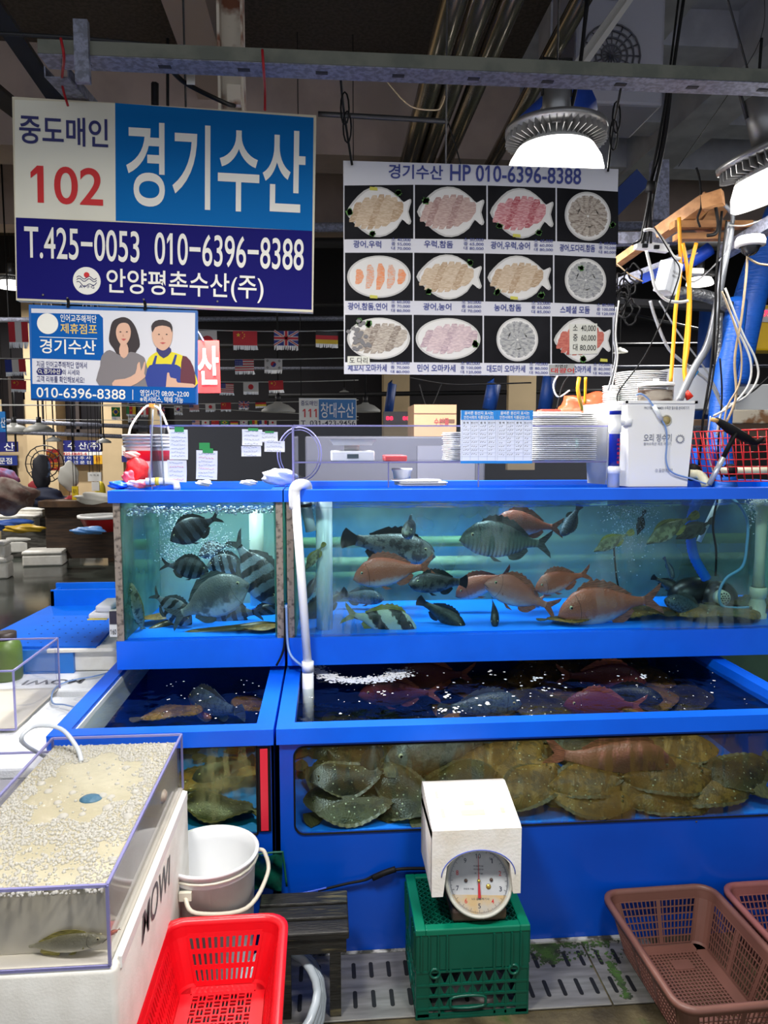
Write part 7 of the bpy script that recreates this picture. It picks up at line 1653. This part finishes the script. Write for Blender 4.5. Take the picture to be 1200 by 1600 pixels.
wire([at(x_,y,2.72) for x_, y in ((994,617),(1003,616),(1015,626),(1030,650),(1040,668),(1042,690),(1041,720),(1050,738),(1080,748),(1103,756))], .0035, M('hose_clearb'), 'air_hose', 'thin bluish hose looping down over the front of the filter box', 'hose')
tag(MB().tube([at(1021,634,2.72), at(1034,656,2.72)], .008, 10).build('hose_joint', M('joint_clear',(220,226,228),.2)), 'clear plastic joint on the hose across the filter box', 'joint')
# cardboard box, orange bag and background things
a, b = at(647,632,3.9), at(713,664,3.9)
t = thing('cardboard_box', 'brown cardboard box behind the acrylic case left of the notices', 'box', (a.x,3.9,b.z-.3))
MB().box((a.x,3.9,b.z-.06),(b.x,4.2,a.z)).build('carton', M('carton',(170,136,104),.8), t); MB().box((a.x,3.897,a.z-.05),(b.x,3.9,a.z-.045)).box(((b.x-.09),3.897,b.z+.01),(b.x-.01,3.9,b.z+.03)).build('print', M('carton_ink',(90,64,50),.7), t)
mb = MB(); mb.text('수산물', b.x-.12, b.x-.04, a.z-.11, a.z-.07, 0, .02, y=3.896); mb.build('lettering', M('ink_red',(150,50,60),.6), t)
a, b = at(470,668,4.4), at(765,700,4.4)
t = thing('storage_cabinet', 'dark grey cabinet standing behind the acrylic case under the cardboard box', 'cabinet', ((a.x+b.x)/2,3.86,0))
zc_ = at(680,664,3.9).z-.06
MB().rbox((at(470,0,3.9).x,3.86,0),(at(765,0,3.9).x,4.4,zc_), .01).build('body', M('cabinet_grey',(84,84,92),.6), t); MB().box((at(655,0,3.86).x,3.852,1.32),(at(750,0,3.86).x,3.86,zc_-.05)).build('door', M('door_grey',(112,112,120),.5), t)
blob('orange_bag','translucent orange plastic bag behind the tray stack','bag',925,640,3.4,.12,(1.1,.6,.65),M('bag_orange',(206,84,50),.35,bump=.6,bsc=16),51)
t = thing('led_controller', 'grey wall controller with red digits behind the case', 'controller', at(620,650,6)); a, b = at(600,643,6), at(645,663,6)
MB().box((a.x,6,b.z),(b.x,6.1,a.z)).build('casing', M('ctrl_grey',(90,92,100),.5), t)
mb = MB(); mb.text('88', at(603,655,6).x, at(614,655,6).x, at(0,655,6).z, at(0,649,6).z, 0, .03, y=5.99); mb.text('88', at(629,655,6).x, at(640,655,6).x, at(0,655,6).z, at(0,649,6).z, 0, .03, y=5.99); mb.build('digits', EM('led_red',(255,40,70),3), t)
def bx(name, label, cat, x0, y0, x1, y1, Y, d, mat): 
    a, b = at(x0,y0,Y), at(x1,y1,Y); return tag(MB().rbox((a.x,Y,b.z),(b.x,Y+d,a.z), .006).build(name, mat), label, cat)
bx('white_tank','large white plastic tank behind the filter box','tank',1052,574,1112,640,3.6,.3,M('tank_w',(206,210,214),.5))
bx('white_tank','white plastic crate behind the blue hoses at the right','crate',1150,600,1215,645,3.7,.3,M('tank_w2',(196,198,198),.5))
bx('painted_timber','weathered white painted frame behind the red wire basket','frame',1120,640,1215,662,3.4,.05,M('worn_paint',(186,176,156),.7,c2=(120,84,52),sc=12,lo=.5,hi=.6))
bx('plywood_board','brown board behind the red wire basket','board',1075,655,1215,690,3.5,.05,M('board_brown',(110,88,70),.7))
bx('clear_bin','clear plastic bin behind the cables right of the filter box','bin',1080,665,1120,735,3.3,.2,GL('bin_clear',(200,206,214),.6,haze=(160,166,176),haze_amt=.5,hlo=.2,hhi=.6))
bx('blue_bucket','blue plastic tub behind the cables right of the filter box','tub',1088,700,1114,748,3.15,.1,M('tub_blue',(10,90,210),.4))
# red wire basket
t = thing('wire_basket', 'red coated wire basket at the right end of the upper tank', 'basket', at(1160,750,2.78)); Y = 2.76
RW = M('wire_red', (220,36,40), .4); P00, P10, P01, P11 = at(1128,752,Y), at(1225,752,Y), at(1113,674,Y), at(1225,670,Y); mb = MB()
for i in range(9): s_ = i/8; mb.tube([P00.lerp(P10,s_), P01.lerp(P11,s_)], .0022, 5)
for j in range(8): s_ = j/7; mb.tube([P00.lerp(P01,s_), P10.lerp(P11,s_)], .0022 if j < 7 else .0035, 5)
mb.build('front_grid', RW, t)
mb = MB(); dv = Vector((0,.28,0))
for j in range(8): s_ = j/7; mb.tube([P00.lerp(P01,s_), P00.lerp(P01,s_)+dv], .0022, 5)
for i in range(7): mb.tube([P00+dv*(i/6), P01+dv*(i/6)], .0022, 5)
mb.build('side_grid', RW, t)
mb = MB()
for i in range(9): s_ = i/8; mb.tube([P00.lerp(P10,s_)+dv, P01.lerp(P11,s_)+dv], .0022, 5)
mb.build('back_grid', RW, t)
t = thing('pipe_bracket', 'cream pipe with a black clamp lying inside the red wire basket', 'pipe', at(1160,735,2.9))
MB().cyl(at(1118,735,2.88), at(1230,735,2.88), .016).build('pipe', M('pvc_yel'), t); MB().cyl(at(1135,735,2.88), at(1147,735,2.88), .026).build('clamp', BLACK, t)
tag(MB().tube([at(1078,740,2.82), at(1093,742,2.8), at(1100,750,2.76), at(1104,760,2.75)], .018, 10, sub=3).build('elbow_pipe', M('pvc_yel')), 'cream pipe elbow just right of the filter box foot', 'pipe')
tag(MB().sphere(at(1082,738,2.84), .035, 0, 14, 10).build('black_fitting', BLACK), 'black round fitting behind the cream elbow', 'fitting')
t = thing('folding_knife', 'black handled tool bent over the red wire basket', 'tool', at(1150,680,2.76))
MB().tube([at(1118,655,2.74), at(1140,670,2.74), at(1165,684,2.74), at(1180,692,2.75), at(1192,685,2.76)], .014, 8, sub=3, radii=[.010,.02,.018,.012,.008]).build('black_grip', BLACK, t)
MB().cyl(at(1112,655,2.735), at(1121,658,2.735), .008).build('wooden_tip', M('tip_wood',(206,160,90),.5), t)
t = thing('scoop_pole', 'black and silver pole leaning from the tank rail against the red wire basket', 'pole', at(1110,750,2.72))
MB().cyl(at(1150,675,2.73), at(1130,715,2.73), .009).build('black_part', BLACK, t); MB().cyl(at(1130,715,2.73), at(1108,757,2.73), .0105).build('silver_part', M('alu',(200,204,210),.3,.5), t)
# long silver tube
tag(MB().tube([at(1060,628,2.95), at(1085,575,2.97), at(1105,540,2.98), at(1118,490,3.0), at(1130,420,3.02), at(1141,360,3.03), at(1136,352,3.03)], .016, 12, sub=6).build('flexible_conduit', M('conduit',(140,144,150),.35,.4)), 'thick grey flexible conduit sweeping up from the filter box to the wood frame', 'conduit')
wire([at(1141,360,3.03), at(1145,340,3.03), at(1140,328,3.03), at(1132,320,3.03)], .010, M('conduit'), 'conduit_end', 'short upper end of the grey conduit at the wood block', 'conduit')
# yellow cables
YC = M('cable_yellow', (236,160,20), .45)
for k, (pts, lab) in enumerate(((((1061,340),(1063,420),(1056,480),(1052,540),(1048,596)),'orange yellow hose, left one of the three'),(((1067,380),(1075,430),(1076,480),(1071,540),(1069,575),(1071,598)),'orange yellow hose, middle one of the three'),(((1088,380),(1078,425),(1078,480),(1075,540),(1070,575),(1073,600)),'orange yellow hose, right one of the three'))):
    wire([at(x,y,3.0-.01*k) for x, y in pts], .0085, YC, 'yellow_hose', lab, 'hose', 'orange yellow hoses')
wire([at(905,590,3.1), at(903,610,3.1), at(910,640,3.2)], .008, YC, 'yellow_hose', 'short orange hose below the menu board near the orange bag, left', 'hose'); wire([at(915,590,3.15), at(914,630,3.2)], .007, YC, 'yellow_hose', 'short orange hose below the menu board near the orange bag, right', 'hose')
wire([at(1060,596,3.0)+Vector((0,0,0)), at(1090,580,2.98), at(1076,600,2.96), at(1072,615,2.95)][1:], .006, M('hose_sky',(40,140,210),.4), 'blue_tube', 'short bright blue tube with a red tip above the filter box', 'tube')
tag(MB().cyl(at(1071,612,2.95), at(1078,622,2.95), .012, .016).build('red_tip', M('tip_red',(220,50,30),.4)), 'red nozzle at the foot of the bright blue tube', 'nozzle')
# blue layflat hoses at the right
BH = M('duct_wrap', (20,90,190), .45, bump=.5, bsc=16, stretch=(1,1,6))
tag(MB().tube([at(1135,770,3.15), at(1125,700,3.2), at(1128,620,3.25), at(1142,540,3.3), at(1152,470,3.35)], .05, 14, sub=5, radii=[.05,.05,.052,.05,.045]).build('blue_hose', BH), 'thick blue wrapped hose rising right of the filter box', 'hose')
tag(MB().tube([at(1145,600,3.5), at(1160,520,3.5), at(1180,440,3.5), at(1222,330,3.5)], .075, 14, sub=5).build('blue_hose', BH), 'thickest blue wrapped hose slanting to the right edge', 'hose')
for x, y0, y1, Y, lab in ((1100,580,690,4.2,'dark blue upright pipe behind the grey conduit'),(613,600,660,7.5,'dark blue upright pipe left of the cardboard box'),(772,600,640,4.6,'blue upright pipe below the left half of the menu board'),(859,590,640,4.6,'blue pipe below the right half of the menu board')):
    a, b = at(x,y0,Y), at(x-8,y1,Y); tag(MB().tube([at(x+6,480,Y) if x == 1100 else a, a, b], .045, 10).build('blue_pipe', M('pipe_navy',(18,60,130),.5)), lab, 'pipe')
# timber frame on the right
WD = M('timber', (190,138,88), .6, c2=(160,110,66), sc=5, stretch=(1,6,6))
t = thing('timber_frame', 'raw timber frame hung at the right above the filter box', 'timber frame', at(1080,360,3.1))
MB().bar(at(1098,318,2.95), at(1130,308,2.9), .05, .055, (0,0,1)).build('block', WD, t)
MB().bar(at(1050,352,3.1), at(1172,352,3.1), .05, .028, (0,0,1)).bar(at(1055,371,3.12), at(1135,370,3.12), .05, .025, (0,0,1)).build('cross_rail', WD, t)
MB().bar(at(1110,310,3.0), at(1030,365,3.2), .06, .05, (0,0,1)).bar(at(1000,385,3.2), at(962,412,3.3), .05, .03, (0,0,1)).bar(at(1098,335,3.15), at(1118,350,3.15), .1, .1, (0,1,0)).build('rafter', WD, t)
tag(MB().bar(at(935,375,3.4), at(1060,372,3.4), .06, .05, (0,0,1)).build('galvanised_bar', GALV), 'galvanised bar behind the black cable bundle', 'steel beam')
tag(MB().bar(at(1130,395,3.2), at(1230,335,2.9), .06, .05, (0,0,1)).build('galvanised_bar', GALV), 'galvanised arm rising to the lamp at the right edge', 'steel beam')
tag(MB().bar(at(940,470,3.6), at(1180,485,3.6), .03, .06, (0,1,0)).build('galvanised_bar', DARK), 'dark bar crossing behind the cables below the white junction box', 'steel beam')
tag(MB().bar(at(935,455,3.5), at(1090,395,3.3), .05, .04, (0,0,1)).build('galvanised_bar', GALV), 'galvanised bar slanting behind the white junction box', 'steel beam')
tag(MB().bar(at(1030,252,4.2), at(1030,345,4.2), .09, .06, (0,1,0)).build('galvanised_post', GALV), 'grey upright post behind the black cables under the ceiling', 'post')
tag(MB().bar(at(1000,280,4.6), at(935,345,4.6), .12, .1, (0,1,0)).build('blue_beam', M('arm_blue',(20,50,110),.5)), 'dark blue slanting arm just right of the menu board', 'beam')
bl = M('tape_blue', (20,70,190), .5)
tag(MB().tube([at(1110,388,3.25), at(1085,405,3.27), at(1062,415,3.3)], .03, 10, sub=3).build('blue_wrap', bl), 'blue plastic wrapped round the slanting bar', 'wrap'); tag(MB().bar(at(1003,436,3.3), at(1030,425,3.3), .04, .02, (0,1,0)).build('blue_wrap', bl), 'blue plastic strip left of the white junction box', 'wrap')
t = thing('junction_box', 'white sloping electrical junction box with a printed label among the cables', 'junction box', at(1040,435,2.9))
mb = MB(); mb.X = Matrix.Translation(at(1044,434,2.9)) @ Matrix.Rotation(.22, 4, 'Y') @ Matrix.Rotation(.5, 4, 'Z'); mb.rbox((-.036,-.03,-.062),(.036,.03,.062), .004); mb.build('box', M('jb_white',(196,200,206),.5), t)
mb = MB(); mb.X = Matrix.Translation(at(1044,434,2.9)) @ Matrix.Rotation(.22, 4, 'Y') @ Matrix.Rotation(.5, 4, 'Z'); mb.text('자동급수', -.02, .018, .012, .022, 0, .02, y=-.031).text('제어기', -.018, .016, -.004, .007, 0, .02, y=-.031); mb.build('lettering', M('letter_grey'), t)
t = thing('power_strip', 'white power strip hanging left of the junction box', 'power strip', at(1016,385,3.0)); MB().bar(at(993,383,3.0), at(1043,389,3.0), .03, .03, (0,0,1)).build('body', WHITE, t)
MB().cbox(at(1008,384,2.98), (.02,.012,.014)).cbox(at(1026,386,2.98), (.02,.012,.014)).build('plug', BLACK, t)
bx('rotary_vent','small white plastic fitting right of the yellow hoses','fitting',1080,418,1101,428,3.1,.05,WHITE)
# CCTV dome
c = at(1172,382,2.85); t = thing('dome_camera', 'white dome security camera under the right lamp', 'camera', c)
MB().lathe([(.001,.03),(.05,.028),(.056,.015),(.056,-.006),(.04,-.01)], c, 28).build('housing', WHITE, t); MB().sphere(c+Vector((0,0,-.008)), .036, 0, 20, 12).build('dome', M('dome_dark',(40,42,46),.08), t)
# yellow power panel
t = thing('control_panel', 'yellow control panel with red digits at the right edge', 'control panel', at(1195,500,3.9)); a, b = at(1177,476,3.9), at(1230,548,3.9)
MB().rbox((a.x,3.9,b.z),(b.x,4.05,a.z), .01).build('housing', M('panel_yel',(236,190,20),.4), t); p = at(1189,483,3.9); q = at(1225,504,3.9); MB().box((p.x,3.89,q.z),(q.x,3.9,p.z)).build('face', M('panel_face',(200,200,196),.5), t)
mb = MB(); p = at(1191,495,3.9); q = at(1203,486,3.9); mb.text('75', p.x, q.x, p.z, q.z, 0, .04, y=3.885).build('digits', EM('led_red',(255,40,70),3), t)
# cables
WC, GC, TC, BC_ = M('cable_white',(200,200,196),.5), M('cable_grey',(130,132,136),.5), M('cable_tan',(170,150,120),.5), BLACK
CBL = [
 (((920,0),(905,110),(880,220),(868,300)),.006,BC_,3.4,'black cable dropping from the roof behind the lit lamp'),
 (((1068,0),(1052,110),(1040,210),(1022,300),(1012,370)),.009,BC_,3.0,'black cable from the roof to the power strip, thicker one'),
 (((1060,0),(1045,120),(1030,220),(1014,300),(1008,380)),.006,BC_,3.02,'black cable from the roof to the power strip, thinner one'),
 (((1016,300),(1004,360),(1000,375),(988,382)),.006,BC_,2.98,'short black cable curling left of the power strip'),
 (((1006,360),(1022,360),(1040,380),(1052,400),(1063,404)),.008,WC,2.92,'white cable from the power strip to the yellow hoses'),
 (((1010,392),(1018,425),(1024,450),(1040,468),(1060,472),(1075,470)),.008,WC,2.88,'white cable looping under the junction box'),
 (((1022,355),(1035,375),(1050,400),(1062,420),(1055,450),(1035,500),(1005,560),(968,610),(965,630)),.0035,BC_,2.86,'thin dark cord sweeping down to the skimmer tube'),
 (((1016,470),(1025,500),(1045,545),(1075,572),(1110,600),(1130,640)),.009,GC,3.1,'grey cable sagging behind the yellow hoses'),
 (((1030,470),(1060,520),(1090,560),(1110,590),(1125,620)),.005,GC,3.12,'thin grey cable beside the sagging one'),
 (((1128,330),(1120,420),(1117,500),(1110,580),(1098,660),(1092,735)),.007,BC_,2.94,'black cable running down right of the filter box'),
 (((1135,345),(1126,430),(1122,520),(1112,600),(1100,650)),.005,BC_,2.92,'second black cable running down right of the filter box'),
 (((1133,450),(1160,520),(1180,560),(1184,590),(1165,620),(1130,640),(1120,680)),.006,WC,2.9,'pale cable bowing out at the right over the blue hose'),
 (((1130,460),(1150,510),(1172,560),(1170,600),(1145,632),(1115,650)),.006,WC,2.88,'second pale cable bowing out at the right'),
 (((1128,455),(1145,500),(1158,550),(1155,600),(1135,640),(1128,700)),.005,TC,2.86,'tan cable bowing over the blue hose'),
 (((1168,400),(1165,440),(1158,500),(1148,560),(1150,620),(1135,660)),.007,TC,2.87,'tan cable hanging from the dome camera'),
 (((1168,402),(1185,412),(1210,415)),.006,TC,2.86,'tan cable running right from the dome camera'),
 (((1090,395),(1060,420),(1085,440),(1130,400),(1140,380)),.004,GC,3.0,'thin grey cable looped below the timber frame'),
 (((1140,352),(1165,352),(1200,340)),.004,WC,3.0,'thin white cable reaching the right lamp'),
 (((935,400),(960,410),(985,430),(1005,440)),.004,TC,3.2,'thin tan cable right of the menu board'),
 (((963,480),(958,520),(962,560),(950,610)),.005,GC,2.85,'grey cable hanging down the right edge of the menu board'),
 (((967,470),(962,520),(965,560),(955,610)),.004,WC,2.86,'pale cable hanging down the right edge of the menu board'),
 (((1110,650),(1105,700),(1115,740)),.004,WC,2.85,'pale cable curling beside the filter box foot'),
 (((1125,560),(1128,620),(1122,700),(1128,745)),.005,BC_,2.95,'black cable in front of the thick blue hose'),
 (((1150,620),(1175,612),(1210,580)),.005,BC_,3.0,'black cable running right above the weathered frame'),
 (((1094,355),(1090,340),(1096,320),(1093,280),(1088,262)),.006,BC_,2.95,'black cable looped over the timber block'),
 (((1118,322),(1122,350),(1118,365),(1105,368)),.009,BC_,2.93,'thick black cable bend at the timber block'),
 (((700,190),(720,260),(715,290)),.004,BC_,3.5,'thin black cable above the menu board'),
 (((605,128),(640,165),(680,172),(690,165),(695,150)),.004,TC,3.3,'thin tan cable looped round the roof pipes'),
 (((905,570),(880,600),(870,640)),.005,BC_,3.3,'black cable below the menu board near the orange bag'),
 (((880,575),(865,600),(872,620),(890,610)),.005,WC,3.3,'white cable loop below the menu board'),
 (((640,590),(700,600),(760,600),(830,598)),.005,BC_,4.0,'black cable sagging below the left of the menu board'),
 (((655,600),(670,640),(690,600)),.004,BC_,4.0,'thin black cable loop above the cardboard box'),
 (((1195,-5),(1180,80),(1060,260)),.002,BC_,3.8,'hair thin line crossing the grey ceiling')]
for pts, r, m_, Y, lab in CBL: wire([at(x,y,Y) for x, y in pts], r*.8, m_, 'cable', lab, 'cable', 'loose cables around the stall')
rl = random.Random(9)
t = thing('cable_tangle', 'tangled black cables bunched right of the menu board', 'cables', at(985,470,3.2))
for k in range(7):
    c = at(975+rl.uniform(-10,18), 460+rl.uniform(-30,30), 3.2); mb = MB(); mb.tube([c+Vector((rl.uniform(.02,.05)*math.cos(i*PI/5+k), rl.uniform(-.02,.02), rl.uniform(.03,.08)*math.sin(i*PI/5+k))) for i in range(10)], .004, 5, closed=True, sub=4); mb.build('loop', BLACK, t)
t = thing('cable_bundle', 'bundle of black cables tied together above the power strip', 'cables', at(1015,300,3.0))
for k in range(5):
    o_ = rl.uniform(-6,6); MB().tube([at(1045+o_*.4,130,3.2), at(1030+o_,220,3.1), at(1016+o_*.4,290,3.0), at(1012+o_,340,2.98), at(1006+o_*2,380,2.97)], .004, 5, sub=5).build('cable', BLACK, t)
MB().cyl(at(1018,285,2.99), at(1015,300,2.99), .018).build('tie', BLACK, t)
tag(MB().tube([at(1040,460,3.3), at(1075,458,3.3), at(1110,465,3.3), at(1140,480,3.3)], .028, 10, sub=4).build('foil_duct', M('foil',(120,122,124),.35,.7,bump=1,bsc=60)), 'crinkled silver duct running behind the cables', 'duct')
tag(MB().tube([at(1124,490,3.3), at(1122,560,3.3), at(1118,620,3.3)], .016, 10, sub=4).build('foil_duct', M('foil')), 'thin silver duct going down beside the blue hose', 'duct')
# the unplaced originals of the fish are dropped
def drop(o):
    for c in list(o.children): drop(c)
    bpy.data.objects.remove(o)
for o in list(PROT.values())+FP: drop(o)
